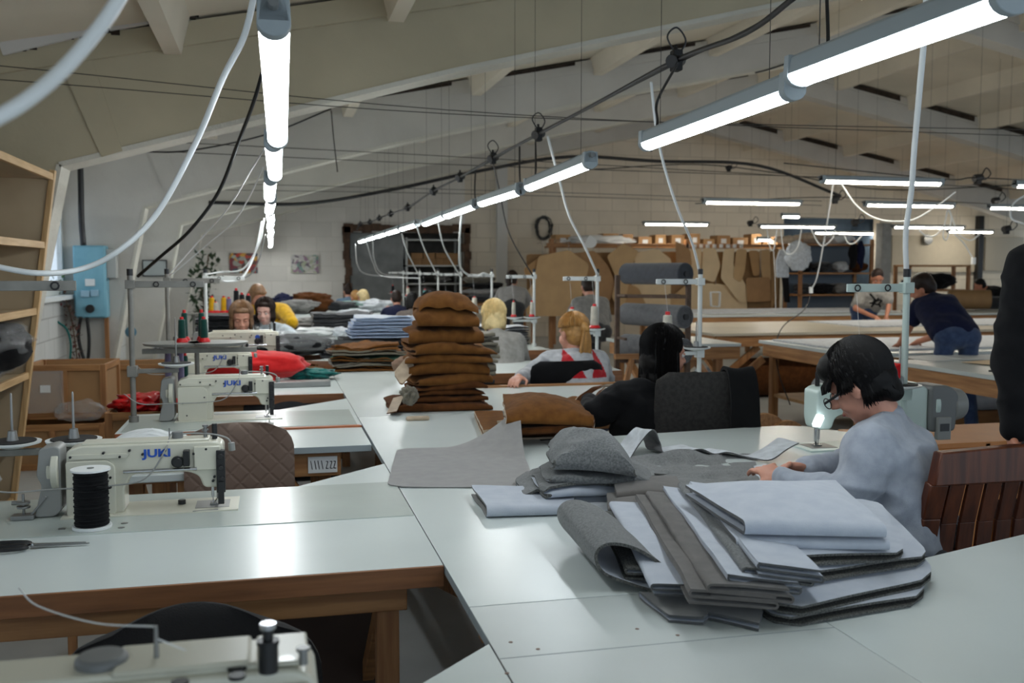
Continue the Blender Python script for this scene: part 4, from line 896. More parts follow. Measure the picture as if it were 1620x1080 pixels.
# left stands, pole at their left, arms reaching right
p = Dp(-70, 690, 2.95); s1 = stand('nearest thread stand at the left edge, with two empty spool plates', (p.x-.03, 3.2, TZ), 1, .38, grey_paint_metal, 2, .37, top=1.44, lz=-.08)
p1 = Zp(212, 668); s2 = stand('tall thread stand whose pole stands left of the second machine', (p1.x, p1.y, TZ), 1, .32, grey_paint_metal, 1, .20)
s3 = stand('second thread stand, its pole just right of the tall left one', (Xp(262, 443, -.6).x, 6.2, TZ), 1, .3, grey_paint_metal, 2, .22)
s4 = stand('white thread stand in front of the left painting', (Yp(325, 450, 7.7).x, 7.7, TZ), 1, .28, white_paint_metal, 0, .28)
# white right stands
rs = []
sl = ['nearest pale green thread stand, behind the woman in grey', 'thread stand right of the black-haired woman', 'thread stand right of the ponytailed woman', 'thread stand right of the blond woman', 'fifth thread stand of the right row, where the white cable droops', 'sixth thread stand of the right row', 'seventh thread stand of the right row', 'eighth thread stand of the right row', 'ninth thread stand of the right row, near the back wall']
for i in range(9):
    y = 3.5+1.8*i if i else 3.42; px = (1435, 1108, 945, 845, 778, 729, 693, 664, 638)[i]; y = Xp(px, 437, 2.3).y
    z = TZ if i < 1 else .3
    z = TZ; rs.append(stand(sl[i], (2.3, y, z), -1, .26 if i else .25, pale_green if i == 0 else white_paint_metal, 2 if i < 5 else 1, .2))
s10 = []
# floor feet so that stands between tables touch a table: small clamp board under each
for i, s_ in enumerate(rs):
    x, y, z = s_.location
    on = (2.98 < y < 3.9) or (4.75 < y < 5.7) or any(6.5+1.8*k < y < 7.35+1.8*k for k in range(6))
    if not on: MB().cyl((0, 0, 0), (0, 0, -TZ), .0125, 12).build('lower_pole', white_paint_metal, s_); MB().lathe([(.12, -TZ), (.12, -TZ+.02), (.02, -TZ+.04)], (0, 0, 0), 20).build('foot', white_paint_metal, s_)
def cone(label, loc, mat, h=.15, r=.032, base=red_plastic, thread=True, top=None, group=None, tip=None):
    t = thing('thread_cone', label, 'thread cone', loc, group=group)
    MB().lathe([(r*1.5, 0), (r*1.5, .006), (r*1.15, .02), (r*.5, .022)], (0, 0, 0), 20).build('cone_base', base, t)
    MB().lathe([(r*.9, .018), (r, .03), (r*.82, h*.9), (r*.6, h*.93)], (0, 0, 0), 20).build('wound_thread', mat, t)
    MB().lathe([(r*.5, h*.9), (r*.45, h*1.02), (r*.3, h*1.03)], (0, 0, 0), 14).build('cone_tip', base, t)
    if thread and top: MB().tube([(0, 0, h), Vector(top)-Vector(loc)], .0007, 4).build('loose_thread', paper, t)
    return t
def disc_pos(s, k, sgn, low): x, y, z = s.location; return (x+sgn*(low-.01-k*.17), y, z+.2715)
th_green = cloth('green_thread', (24, 70, 62), s=900); th_white = cloth('cream_thread', (200, 196, 182), s=900); th_black = cloth('black_thread', (24, 24, 28), s=900); th_yel = cloth('yellow_thread', (226, 172, 24), s=900); th_pur = cloth('mauve_thread', (126, 118, 150), s=900); th_teal = cloth('teal_thread', (90, 150, 150), s=900)
# cones on a grey two-plate stand (left)
def at_(px, py, y): p = Yp(px, py, y); return (p.x, p.y, p.z)
t = thing('spool_shelf', 'grey double spool plate with the green cones, behind the second machine', 'spool tray', at_(310, 541, 5.3))
MB().lathe([(.02, -.03), (.14, -.012), (.15, 0), (.02, 0)], (-.11, 0, 0), 28).build('plate', mid_grey, t); MB().lathe([(.02, -.03), (.14, -.012), (.15, 0), (.02, 0)], (.11, 0, 0), 28).build('plate', mid_grey, t)
MB().box(-.26, .3, -.012, .012, -.055, -.03).cyl((.0, .05, -.05), (.0, .05, TZ-at_(310, 541, 5.3)[2]), .012, 12).build('support_arm', grey_paint_metal, t)
g = [(288, 536, 5.25, 'green thread cone on a red base, front left of four'), (323, 536, 5.25, 'green thread cone on a red base, front right of four'), (292, 522, 5.4, 'dark green thread cone, back left of four'), (319, 522, 5.4, 'dark green thread cone, back right of four')]
for px, py, y, lab in g[:2]: cone(lab, (Yp(px, py, 5.3).x, 5.3, t.location.z+.001), th_green, .125, .02, top=None)
for px, py, y, lab in g[2:]: cone(lab, (Yp(px, py, 5.42).x, 5.42, t.location.z+.001), th_green, .155, .018, top=None)
# purple cones below
for i, (px, py, m_, lab) in enumerate(((266, 578, th_pur, 'mauve thread cone behind the second machine, leftmost'), (275, 578, th_white, 'white thread cone among the mauve ones behind the second machine'), (285, 577, th_pur, 'mauve thread cone behind the second machine, rightmost'), (279, 597, th_white, 'low white thread cone behind the hand wheel of the second machine'), (291, 590, th_green, 'low green thread cone behind the hand wheel of the second machine'))):
    q = Zp(px, 606+i, TZ) if 0 else Yp(px, py, 5.45); cone(lab, (q.x, 5.45+.02*i, TZ+.003), m_, max(.06, q.z-TZ+.10), .018)
# yellow and black cones further back
tr = thing('spool_shelf', 'far spool tray with yellow and black cones under the left painting', 'spool tray', (Yp(360, 490, 9.6).x, 9.6, 1.03))
MB().box(-.36, .23, -.1, .1, 0, .015).build('plate', grey_paint_metal, tr, bevel=.003)
for x in (-.3, .18): MB().cyl((x, 0, 0), (x, 0, -.28+.002), .012, 10).build('post', grey_paint_metal, tr)
for px, m_, h, lab in ((335, th_yel, .15, 'yellow thread cone, the left one of two'), (354, th_yel, .15, 'yellow thread cone, the right one of two'), (341, th_white, .10, 'small white thread cone between the yellow ones'), (362, th_pur, .14, 'mauve thread cone right of the yellow ones'), (374, th_black, .22, 'tallest black thread cone beside the yellow ones'), (383, th_black, .18, 'middle black thread cone in the far tray'), (393, th_black, .17, 'rightmost black thread cone in the far tray')):
    q = Yp(px, 480, 9.6); cone(lab, (q.x, 9.6, 1.046), m_, h, .028)
# cream cones of the right stands
cl = ['nearest cream thread cone behind the head of the woman in grey', 'cream thread cone in front of the face of the black-haired woman']
c_ = [(0, 0, th_white, .15, cl[0]), (1, 0, th_white, .19, cl[1]), (2, 0, th_white, .15, 'cream thread cone at the ponytailed woman, the left one of two'), (2, 1, th_white, .17, 'cream thread cone at the ponytailed woman, the right one of two'), (3, 0, th_white, .14, 'thin white thread cone on a red base beside the blond woman, left one'), (3, 1, th_white, .14, 'thin white thread cone on a red base beside the blond woman, right one'), (4, 0, th_white, .13, 'white thread cone on the fifth right stand'), (5, 0, th_teal, .14, 'teal thread cone on the sixth right stand'), (6, 0, th_teal, .14, 'teal thread cone on the seventh right stand'), (7, 0, th_white, .14, 'white thread cone on the eighth right stand'), (8, 0, th_black, .14, 'black thread cone on the ninth right stand')]
for i, k, m_, h, lab in c_:
    q = disc_pos(rs[i], k, -1, .2); top = (q[0]-.02, q[1], 1.37); cone(lab, q, m_, h, .03 if i != 3 else .018, top=top)
o = MB(); o.prism([(0, 0), (.06, .03), (.06, .085), (.0, .06)], -.02, .02, 'Y').build('cone_holder_end', red_plastic, None, bevel=.003, label='red plastic cone base lying on the nearest right thread stand', cat='cone base').location = Vector(disc_pos(rs[0], 0, -1, .2))+Vector((.06, -.06, .0))
# ---- big black spool on the nearest table
p = Zp(146, 836); t = thing('elastic_spool', 'black cord wound on a white spool, in front of the closest machine', 'spool', (p.x, p.y, TZ+.003))
MB().lathe([(.05, 0), (.0505, .003), (.0505, .006), (.05, .008)], (0, 0, 0), 36).build('bottom_flange', white_plastic, t)
MB().lathe([(.03, .1565), (.0505, .157), (.0505, .162), (.03, .1625)], (0, 0, 0), 36).build('top_flange', white_plastic, t)
MB().cyl((0, 0, .1625), (0, 0, .164), .009, 16).build('hub', grey_plastic, t)
mb = MB(); prof = [(.03, .008)]
for k in range(26): prof += [(.0425+.0012*math.sin(k*1.7), .009+.0056*k), (.0445+.0015*math.sin(k*2.3), .0115+.0056*k)]
prof += [(.03, .156)]; mb.lathe(prof, (0, 0, 0), 32); mb.tube(spline([(.02, -.045, .12), (.046, -.02, .11), (.05, .0, .108), (.044, .03, .1)], 5), .003, 6); mb.build('wound_cord', black_cloth, t)
p = Zp(50, 868); t = thing('scissors', 'black-handled scissors at the left edge of the nearest table', 'scissors', (p.x, p.y, TZ+.004), -.02)
MB().prism([(.0, -.004), (.13, .002), (.135, .006), (.0, .012)], 0, .003, 'Z').build('blade', dull_steel, t); MB().prism([(.0, .004), (.128, .001), (.12, .006), (.0, .018)], .0032, .006, 'Z').build('blade', dull_steel, t)
for s in (-1, 1): MB().tube([(-.07+.062*math.cos(a), s*.018+.017*math.sin(a), .006) for a in [2*PI*k/20 for k in range(20)]], .006, 8, closed=True).build('handle', black_plastic, t)
MB().cyl((.0, .006, 0), (.0, .006, .009), .005, 12).build('pivot', steel, t)
k = MB().cyl((0, 0, 0), (0, 0, .014), .011, 20).build('bobbin', black_plastic, None, bevel=.001, label='small black bobbin lying left of the needle of the closest machine', cat='bobbin'); k.location = Zp(288, 800)+Vector((0, 0, .005))
k = MB().cyl((0, 0, 0), (.07, .004, 0), .002, 8).build('needle_tool', dull_steel, None, label='thin steel rod lying in front of the closest needle', cat='rod'); k.location = Zp(305, 812)+Vector((0, 0, .006))
for i, (px, py, lab) in enumerate(((197, 829, 'upper screw washer on the board right of the black spool'), (192, 836, 'lower screw washer on the board right of the black spool'), (98, 838, 'screw washer on the board left of the black spool'))):
    k = MB().cyl((0, 0, 0), (0, 0, .0012), .009, 18).build('screw_washer', dull_steel, None, label=lab, cat='washer'); k.location = Zp(px, py)+Vector((0, 0, .0028))
# white bundle of elastic behind the closest machine
mb = MB()
for i in range(46):
    a = rnd.uniform(-.14, .14); pts = [(-.2+rnd.uniform(-.02, .02), a*1.2-.02, rnd.uniform(.0, .03)), (-.1, a+rnd.uniform(-.02, .02), rnd.uniform(.06, .1)), (.02, a*.9, rnd.uniform(.08, .125)), (.13, a+rnd.uniform(-.03, .03), rnd.uniform(.05, .09)), (.2, a*1.1, rnd.uniform(.0, .03))]
    mb.tube(spline(pts, 4), .008, 5)
t = mb.build('elastic_bundle', white_plastic, None, label='bundle of white elastic tape beside the quilted brown chair', cat='elastic tape'); t.location = Vector((Zp(245, 690).x, 4.05, .0)); 
st = thing('small_stool', 'low white topped stool carrying the bundle of white elastic', 'stool', (t.location.x, 4.05, 0)); MB().box(-.3, .18, -.2, .2, .66, .69).build('seat', white_lam2, st, bevel=.004)
for x, y in ((-.27, -.17), (.13, -.17), (-.27, .15), (.13, .15)): MB().box(x, x+.03, y, y+.03, 0, .66).build('leg', pine_z, st, bevel=.002)
t.location.z = .692
# ================================================================== chairs
def shell_back(name, w, h, th, mat, t, z0, curve=.05, lean=.06, n=14, rc=.06, top=.0):
    mb = MB(); vs = []; N = n+1
    for side in (0, 1):
        for j in range(N):
            for i in range(N):
                u = i/n*2-1; v = j/n; z = v*h; hw = w/2
                e = min(v, 1-v)*h; cut = 0
                if e < rc: cut = rc-math.sqrt(max(0, rc*rc-(rc-e)**2))
                x = u*(hw-cut); z += top*(1-u*u)*v
                y = -curve*(u*u)+lean*v
                edge = 1-max(abs(u)**6, abs(2*v-1)**6)
                vs.append((x, y+(th/2*(.25+.75*edge) if side else -th/2*(.25+.75*edge)), z0+z))
    m = N*N
    for j in range(n):
        for i in range(n):
            a = j*N+i; mb.f.append((a, a+1, a+N+1, a+N)); mb.f.append((a+m, a+m+N, a+m+N+1, a+m+1)); mb.mi += [0, 0]
    for i in range(n):
        a = i; mb.f.append((a+1, a, a+m, a+m+1)); a = n*N+i; mb.f.append((a, a+1, a+1+m, a+m)); a = i*N; mb.f.append((a, a+N, a+N+m, a+m)); a = i*N+n; mb.f.append((a+N, a, a+m, a+N+m)); mb.mi += [0]*4
    mb.v = vs; return mb.build(name, mat, t, angle=1.2)
def chair(label, loc, rz, w=.46, mat=black_cloth, legm=black_plastic, back_h=.42, zt=.46, quilt=None, curve=.05, wheels=False, rc=.06, top=0.):
    """faces +y: the backrest stands at y = -.22"""
    t = thing('work_chair', label, 'chair', loc, rz)
    s = MB().prism(rr([(-w/2, -.22), (w/2, -.22), (w/2, .22), (-w/2, .22)], .07, 5), zt-.07, zt, 'Z').build('seat', mat, t, bevel=.02, seg=3)
    b = shell_back('backrest', w, back_h, .045, quilt or mat, t, zt+.03, curve, -.06, rc=rc, top=top); b.location.y = -.2
    if wheels:
        MB().cyl((0, 0, .1), (0, 0, zt-.07), .025, 14).build('gas_column', legm, t)
        for k in range(5):
            a = 2*PI*k/5+.3; MB().beam((0, 0, .1), (.27*math.cos(a), .27*math.sin(a), .07), .04, .03).build('leg', legm, t, bevel=.004)
            MB().cyl((.27*math.cos(a)-.015, .27*math.sin(a), .03), (.27*math.cos(a)+.015, .27*math.sin(a), .03), .03, 16).build('caster', black_plastic, t)
        MB().beam((0, -.02, zt-.06), (0, -.23, zt+.1), .06, .012, (1, 0, 0)).build('back_bracket', legm, t)
    else:
        for x in (-1, 1):
            for y in (-1, 1): MB().cyl((x*(w/2-.06), y*.16, zt-.05), (x*(w/2-.03), y*.2, 0), .013, 12, r2=.01).build('leg', legm, t)
            MB().beam((x*(w/2-.07), -.2, zt-.03), (x*(w/2-.07), -.24, zt+.12), .02, .02).build('back_bracket', legm, t)
    return t
# diamond quilting for the brown chair
qm = bpy.data.materials.new('quilted_brown_leatherette'); qm.use_nodes = True; nt = qm.node_tree; N = nt.nodes; L = nt.links
b = N['Principled BSDF']; b.inputs['Base Color'].default_value = lin((104, 84, 72))+(1,); b.inputs['Roughness'].default_value = .62
tc = N.new('ShaderNodeTexCoord'); sp = N.new('ShaderNodeSeparateXYZ'); L.new(tc.outputs['Object'], sp.inputs[0])
outs = []
for sg in ('ADD', 'SUBTRACT'):
    a = N.new('ShaderNodeMath'); a.operation = sg; L.new(sp.outputs['X'], a.inputs[0]); L.new(sp.outputs['Z'], a.inputs[1])
    c = N.new('ShaderNodeMath'); c.operation = 'PINGPONG'; L.new(a.outputs[0], c.inputs[0]); c.inputs[1].default_value = .036; outs.append(c)
mn = N.new('ShaderNodeMath'); mn.operation = 'MINIMUM'; L.new(outs[0].outputs[0], mn.inputs[0]); L.new(outs[1].outputs[0], mn.inputs[1])
cm = N.new('ShaderNodeMapRange'); cm.inputs['From Max'].default_value = .012; L.new(mn.outputs[0], cm.inputs['Value'])
bp = N.new('ShaderNodeBump'); bp.inputs['Strength'].default_value = .5; bp.inputs['Distance'].default_value = .004; L.new(cm.outputs[0], bp.inputs['Height']); L.new(bp.outputs[0], b.inputs['Normal'])
# quilted chair: its back outside faces the camera?  operator sits beyond machine 1 facing the camera, back shell seen from inside
p = Dp(380, 720, 3.78)
chair('quilted brown chair with a rounded backrest behind the closest machine', (p.x, 3.62, 0), PI, .40, M('brown_leatherette', (104, 84, 72), .6), black_plastic, .40, .44, qm, -.03, rc=.10)
p = Dp(305, 1010, 1.9); ch0 = chair('black chair in the foreground gap below the nearest white table', (p.x, 1.72, 0), PI, .48, M('black_chair_fabric', (28, 27, 28), .95, bump=.3, bscale=300), black_plastic, .285, .46, None, -.06, True, rc=.10, top=.03)
p = Dp(470, 640, 5.2); chair('dark chair hidden between the second and third tables at left', (Zp(460, 640).x, 5.42, 0), PI, .5, charcoal, black_plastic, .30, .42)
chair('black office chair behind the ponytailed woman', (Dp(912, 600, 5.9).x, 6.05, 0), .02, .46, black_cloth, black_plastic, .42, .44, None, -.03, True)
chg = chair('dark grey padded chair with a black garment over its right side', (Dp(1138, 640, 4.3).x, 4.36, 0), -.1, .38, M('dark_grey_tweed', (52, 50, 48), .95, rgb2=(38, 36, 35), vscale=60, bump=.3, bscale=200), black_plastic, .50, .46, None, -.02)
for i, (px, y) in enumerate(((795, 7.85),)):
    chair('grey chair of the blond woman, hidden behind the table', (Dp(800, 560, y).x, 7.6, 0), 0, .42, charcoal, black_plastic, .28, .42)
# black garment over the chair back
x, y = Yp(1160, 600, 4.12).x, 4.12
curl('draped_garment', [Vector((x-.05, y+.10, .62)), Vector((x-.05, y+.06, .93)), Vector((x-.05, y+.0, 1.0)), Vector((x-.05, y-.07, .93)), Vector((x-.05, y-.085, .72)), Vector((x-.05, y-.08, .58))], (.13, -.02, 0), .016, [black_cloth, black_cloth], 'black garment draped over the right side of the dark grey chair', 3, amp=.03, cat='garment')
# wooden slatted chair
t = thing('slatted_chair', 'dark brown wooden chair with vertical slats at the right edge', 'chair', (Dp(1668, 800, 2.72).x, 2.52, 0), .0)
w_ = .50; zt = .925
for s in (-1, 1):
    pts = [(s*w_/2, -.02, 0), (s*w_/2, -.02, .44), (s*w_/2, -.045, .62), (s*w_/2*.99, -.068, .74), (s*w_/2*.98, -.095, zt-.08)]
    mb = MB()
    for a_, b_ in zip(pts[:-1], pts[1:]): mb.beam(a_, b_, .06, .03, (0, 1, 0))
    mb.build('back_post', dark_wood, t, bevel=.004)
    MB().box(s*w_/2-.022, s*w_/2+.022, .36, .405, 0, .43).build('leg', dark_wood, t, bevel=.004)
    MB().box(s*w_/2-.012, s*w_/2+.012, .0, .38, .36, .42).build('side_rail', dark_wood, t, bevel=.003)
MB().prism([(-w_/2-.02, 0), (w_/2+.02, 0), (w_/2+.0, .095), (0, .105), (-w_/2, .095)], -.02, .02, 'Y').build('top_rail', dark_wood, t, bevel=.005).location = (0, -.10, zt-.085)
MB().box(-w_/2, w_/2, -.065, -.04, .52, .57).build('lower_rail', dark_wood, t, bevel=.004)
for k in range(7):
    x = -w_/2+.062+k*(w_-.124)/6; sl_ = MB(); ps = [(x, -.05, .56), (x*.99, -.07, .72), (x*.97, -.1, zt-.08)]
    for a_, b_ in zip(ps[:-1], ps[1:]): sl_.beam(a_, b_, .050, .012, (0, 1, 0))
    sl_.build('slat', dark_wood, t, bevel=.002)
MB().box(-w_/2-.01, w_/2+.01, -.03, .42, .43, .455).build('seat', dark_wood, t, bevel=.008)
# ================================================================== people
def V(*a): return Vector(a)
def remeshed(name, mb, mats, parent, voxel=.008, smooth=3, wr=0., wfreq=9., seed=0, colour=None, fac=.5):
    me = mb.mesh('tmp', mats, False); o = bpy.data.objects.new('tmp', me); COL.objects.link(o)
    r = o.modifiers.new('r', 'REMESH'); r.mode = 'VOXEL'; r.voxel_size = voxel
    if smooth: s = o.modifiers.new('s', 'SMOOTH'); s.factor = fac; s.iterations = smooth
    dg = bpy.context.evaluated_depsgraph_get(); me2 = bpy.data.meshes.new_from_object(o.evaluated_get(dg))
    bpy.data.objects.remove(o); bpy.data.meshes.remove(me); me2.name = name
    if len(me2.materials) == 0:
        for m in (mats if isinstance(mats, (list, tuple)) else [mats]): me2.materials.append(m)
    me2.shade_smooth()
    if wr:
        off = Vector((seed, seed*2, 0)); ns = [v.normal.copy() for v in me2.vertices]
        for v, n in zip(me2.vertices, ns):
            p = v.co*wfreq; q = Vector((p.x*.6+p.z*.5, p.y*.6-p.z*.3, p.z*1.2))
            a = 1-2*abs(noise.noise(q+off)); b = noise.noise(p*2.3+off)
            v.co = v.co+n*wr*(a*.8+b*.4)
    if colour:
        me2.polygons.foreach_set('material_index', [colour(p.center) for p in me2.polygons])
    ob = bpy.data.objects.new(name, me2); COL.objects.link(ob); ob.parent = parent
    return ob
def frame_of(f, u):
    f = Vector(f).normalized(); u = Vector(u); u = (u-f*u.dot(f)).normalized(); return f, u, f.cross(u)
def add_head(mb, c, f, u, r, s=1.):
    def E(a, b, d, ra, rb, rd): mb.ell(c+(r*a+f*b+u*d)*s, (r*ra*s, f*rb*s, u*rd*s), 20, 14)
    def P(a, b, d): return c+(r*a+f*b+u*d)*s
    E(0, -.01, .03, .074, .094, .088); E(0, .018, -.035, .060, .070, .078); E(0, .03, -.072, .046, .052, .040); E(0, .064, -.098, .019, .016, .016)
    for k in (-1, 1):
        E(k*.034, .054, -.036, .024, .024, .026); E(k*.074, -.004, -.008, .010, .018, .031); E(k*.082, -.010, -.002, .006, .014, .022)
        mb.cap(P(k*.010, .100, -.030), P(k*.012, .094, -.030), .0085*s)
    E(0, .070, .022, .048, .019, .013)
    mb.cap(P(0, .088, .008), P(0, .110, -.024), .0075*s, .0115*s); E(0, .084, -.056, .022, .012, .0065); E(0, .082, -.067, .019, .011, .0065)
def add_hand(mb, w, d, n, side, s=1., curl=.6, spread=.1):
    """w wrist, d pointing direction, n palm normal, side +1: thumb on d x n side"""
    d = Vector(d).normalized(); n = Vector(n); n = (n-d*n.dot(d)).normalized(); l = d.cross(n)*side
    pc = w+d*.045*s; mb.ell(pc, (l*.040*s, d*.052*s, n*.017*s), 14, 10); mb.cap(w-d*.02*s, w+d*.02*s, .027*s, .026*s)
    for i, (off, L) in enumerate(((.030, .070), (.010, .080), (-.011, .074), (-.030, .058))):
        p = w+d*.082*s+l*off*s; a = curl*(.5+.12*i); dd = d+l*off*spread*8
        for k, ln in enumerate((.45, .32, .23)):
            dd = (dd.normalized()*math.cos(a)+n*math.sin(a)).normalized(); q = p+dd*ln*L*s; mb.cap(p, q, (.0095-.001*k)*s, (.0088-.001*k)*s, 10); p = q; a = curl*.7
            n2 = n
    p = w+d*.025*s+l*.032*s; q = p+(d*.55+l*.7+n*.35).normalized()*.038*s; mb.cap(p, q, .0115*s, .010*s); mb.cap(q, q+(d*.9+n*.5+l*.05).normalized()*.032*s, .0098*s, .008*s)
def add_hair(parent, c, f, u, r, mat, style, s=1., near=False, seed=0, strands=0, down=None):
    mb = MB()
    def P(a, b, d): return c+(r*a+f*b+u*d)*s
    def E(a, b, d, ra, rb, rd): mb.ell(P(a, b, d), (r*ra*s, f*rb*s, u*rd*s), 18, 12)
    dn = (down or Vector((0, 0, -1)))
    E(0, -.022, .047, .083, .094, .088); E(0, -.045, .0, .078, .072, .085)
    if strands and style != 'ponytail': pass
    elif style in ('bob', 'long', 'layered', 'shoulder'):
        for k in (-1, 1): E(k*.070, -.032, -.015, .022, .055, .075)
    if style == 'bob':
        for k in (-1, 1): E(k*.072, -.012, -.045, .018, .040, .070)
        E(0, -.055, -.055, .078, .05, .07); E(0, .052, .082, .058, .030, .024)
    if style == 'layered': E(0, .02, .082, .075, .075, .050); E(0, -.078, -.05, .05, .028, .05)
    if style == 'shoulder':
        E(0, -.048, -.03, .090, .074, .12); E(0, -.06, -.11, .082, .052, .07)
    if style == 'long': mb.cap(P(0, -.07, 0), P(0, -.09, -.05)+dn*.36*s, .055*s, .03*s)
    if style == 'ponytail':
        mb.cap(P(0, -.10, .05), P(0, -.125, .03), .03*s, .03*s)
    if style == 'bun': mb.sph(P(0, -.08, .12), .038*s)
    hb = remeshed('hair', mb, mat, parent, .007 if near else .012, 5, .003, 30, seed)
    if strands:
        R = random.Random(seed+5); sm = MB()
        for i in range(strands):
            phi = R.uniform(-PI, PI); fr = math.cos(phi); sd = math.sin(phi)       # fr=1 front
            base = .10+R.uniform(-.01, .012)
            th0 = R.uniform(.05, 1.1); pts = []
            end = {'layered': 1.45 if fr > .55 else (1.75 if fr > 0 else 2.2), 'bob': 1.12 if fr > .7 else 2.0, 'short': 1.2 if fr > .5 else 1.9, 'shoulder': 1.15 if fr > .3 else 1.9, 'ponytail': 1.6}.get(style, 1.7)
            th = th0; k = 0; n_ = 7
            for k in range(n_+1):
                th = th0+(end-th0)*k/n_
                a = .088+.008*R.random()+(.016 if style == 'shoulder' else 0); 
                p = P(math.sin(th)*sd*(a+.002), -.022+math.sin(th)*fr*(.098+.006*R.random())-(.03 if th > 1.5 else 0)*max(0, -fr)*0, .045+math.cos(th)*(.094+.004*R.random()))
                pts.append(p)
            if style in ('bob', 'layered', 'shoulder'):
                L = {'bob': .085, 'layered': .03 if fr > 0 else .055, 'shoulder': .20}[style]*R.uniform(.7, 1.15)
                if style == 'bob' and fr > .6: L = .004
                if style == 'layered' and fr > .55:
                    pts.append(pts[-1]+(f*.02+u*-.012+r*R.uniform(-.01, .01))*s); pts.append(pts[-1]+(f*.012-u*.02)*s)
                elif not (style == 'shoulder' and fr > .2):
                    out = (r*sd+f*fr)*.004
                    pts.append(pts[-1]+dn*L*.5*s+out); pts.append(pts[-1]+dn*L*.5*s+Vector((R.uniform(-.01, .01), R.uniform(-.01, .01), 0)))
            m_ = len(pts); sm.tube(pts, [(.0042 if near else .005) if j < m_-1 else .0006 for j in range(m_)], 3)
        sm.build('hair_locks', mat, hb, angle=2)
    if style == 'ponytail':
        R = random.Random(seed); pm = MB()
        for i in range(70):
            a = R.uniform(-.016, .016); b = R.uniform(-.012, .012); q = P(a, -.125+b, .035)
            k1 = R.uniform(.8, 1.3); L = R.uniform(.26, .36)
            pm.tube(spline([P(a*.5, -.10+b, .05), q, q+dn*.08*s-f*.012+r*a*1.5, q+dn*.2*s-f*.0+r*a*2.2*k1, q+dn*L*s+f*.01+r*a*1.2], 4), .0042, 4)
        pt = pm.build('ponytail', mat, hb, angle=2)
        MB().tube([P(.022*math.cos(t), -.118, .045+.022*math.sin(t)) for t in [2*PI*k/14 for k in range(14)]], .005, 6, closed=True).build('hair_tie', M('mustard_hair_tie', (180, 140, 50), .6), hb)
    return hb
def person(label, J, shirt, pants, hair, style, skin=skin_m, near=False, face=True, sleeve=1., girth=1., strands=0, group=None, s=1., seed=0, colour=None, shirt_name='sweater', closed=False, down=None, hands=None, hairdown=None):
    P = {k: Vector(v) for k, v in J.items() if k not in ('f', 'u')}
    pv = P['pelvis']; t = thing('person', label, 'person', (pv.x, pv.y, 0), group=group); O = Vector((pv.x, pv.y, 0))
    for k in P: P[k] = P[k]-O
    f, u, r = frame_of(J['f'], J['u']); c = P['head']; nb = P['neck']
    vx = .0055 if near else .011
    mb = MB(); add_head(mb, c, f, u, r, s)
    mb.cap(c-f*.02*s-u*.05*s, nb, .050*s, .056*s)
    sl, sr, pvl = P['shl'], P['shr'], P['pelvis']; ax = (sr-sl).normalized()
    ch = (sl+sr)/2*.6+pvl*.4
    mb.cap(nb, ch, .055, .07); mb.cap(ch, pvl, .07, .08); mb.cap(sl, sr, .04, .04)
    for k, sg in (('l', -1), ('r', 1)):
        sh, el, wr_ = P['sh'+k], P['el'+k], P['wr'+k]
        mb.cap(sh, el, .042*s, .036*s); mb.cap(el, wr_, .036*s, .025*s)
        hd = (hands or {}).get(k) or ((wr_-el).normalized()+Vector((0, 0, -.15)), Vector((0, 0, -1)), .5)
        dd, nn, cu = hd; side = 1 if k == 'l' else -1
        add_hand(mb, wr_, dd, nn, -side if Vector(dd).cross(Vector(nn)).dot(ax)*side > 0 and False else side, s, cu)
        hp, kn, an = P['hip'+k], P['kn'+k], P['an'+k]
        mb.cap(hp, kn, .065, .045); mb.cap(kn, an, .045, .032)
    body = remeshed('body', mb, skin, t, vx, 2 if near else 1)
    # clothing
    g = girth; mb = MB(); up = (nb-pvl).normalized(); fw_ = ax.cross(up)*-1
    if fw_.dot(P['knl']-pvl) < 0: fw_ = -fw_
    cc = nb*.62+pvl*.38; bc = nb*.25+pvl*.75; L = (nb-pvl).length
    mb.ell(cc, (ax*.165*g, fw_*.112*g, up*L*.42), 20, 14); mb.ell(bc, (ax*.15*g, fw_*.12*g, up*L*.36), 20, 14)
    for sh_, hp_ in ((sl, P['hipl']), (sr, P['hipr'])): a_ = sh_*.72+nb*.28-up*.06; b_ = hp_+up*.05; mb.cap(a_, b_, .088*g, .098*g)
    mb.cap(nb-up*.03, sl, .062*g, .066*g); mb.cap(nb-up*.03, sr, .062*g, .066*g); mb.cap(nb-up*.045, nb-up*.005, .066, .062)
    for k in 'lr':
        sh, el, wr_ = P['sh'+k], P['el'+k], P['wr'+k]
        if sleeve > .5: mb.cap(sh, el, .066*g, .052*g); mb.cap(el, el+(wr_-el)*.97, .053*g, .036)
        else: mb.cap(sh, sh+(el-sh)*.6, .068*g, .060*g)
    remeshed(shirt_name, mb, shirt, t, vx*1.15, 14 if near else 5, .015*g if near else .006, 9, seed, colour)
    mb = MB(); gp = g*(.80 if sleeve < .5 else 1.); mb.cap(P['hipl'], P['hipr'], .112*gp, .112*gp); mb.cap(pvl+up*.05, pvl, .12*gp, .12*gp)
    for k in 'lr': mb.cap(P['hip'+k], P['kn'+k], .092*gp, .068*gp); mb.cap(P['kn'+k], P['an'+k], .066*gp, .052)
    remeshed('trousers', mb, pants, t, .014, 3, .005, 8, seed)
    for k in 'lr':
        an = P['an'+k]; fd = Vector((fw_.x, fw_.y, 0)).normalized(); m = MB(); m.cap(Vector((an.x, an.y, .045))-fd*.04, Vector((an.x, an.y, .035))+fd*.15, .042, .033)
        m.cap(Vector((an.x, an.y, .05)), an, .04, .04); remeshed('shoe', m, black_rubber, t, .012, 1)
    hb = add_hair(t, c, f, u, r, hair, style, s, near, seed, strands, hairdown)
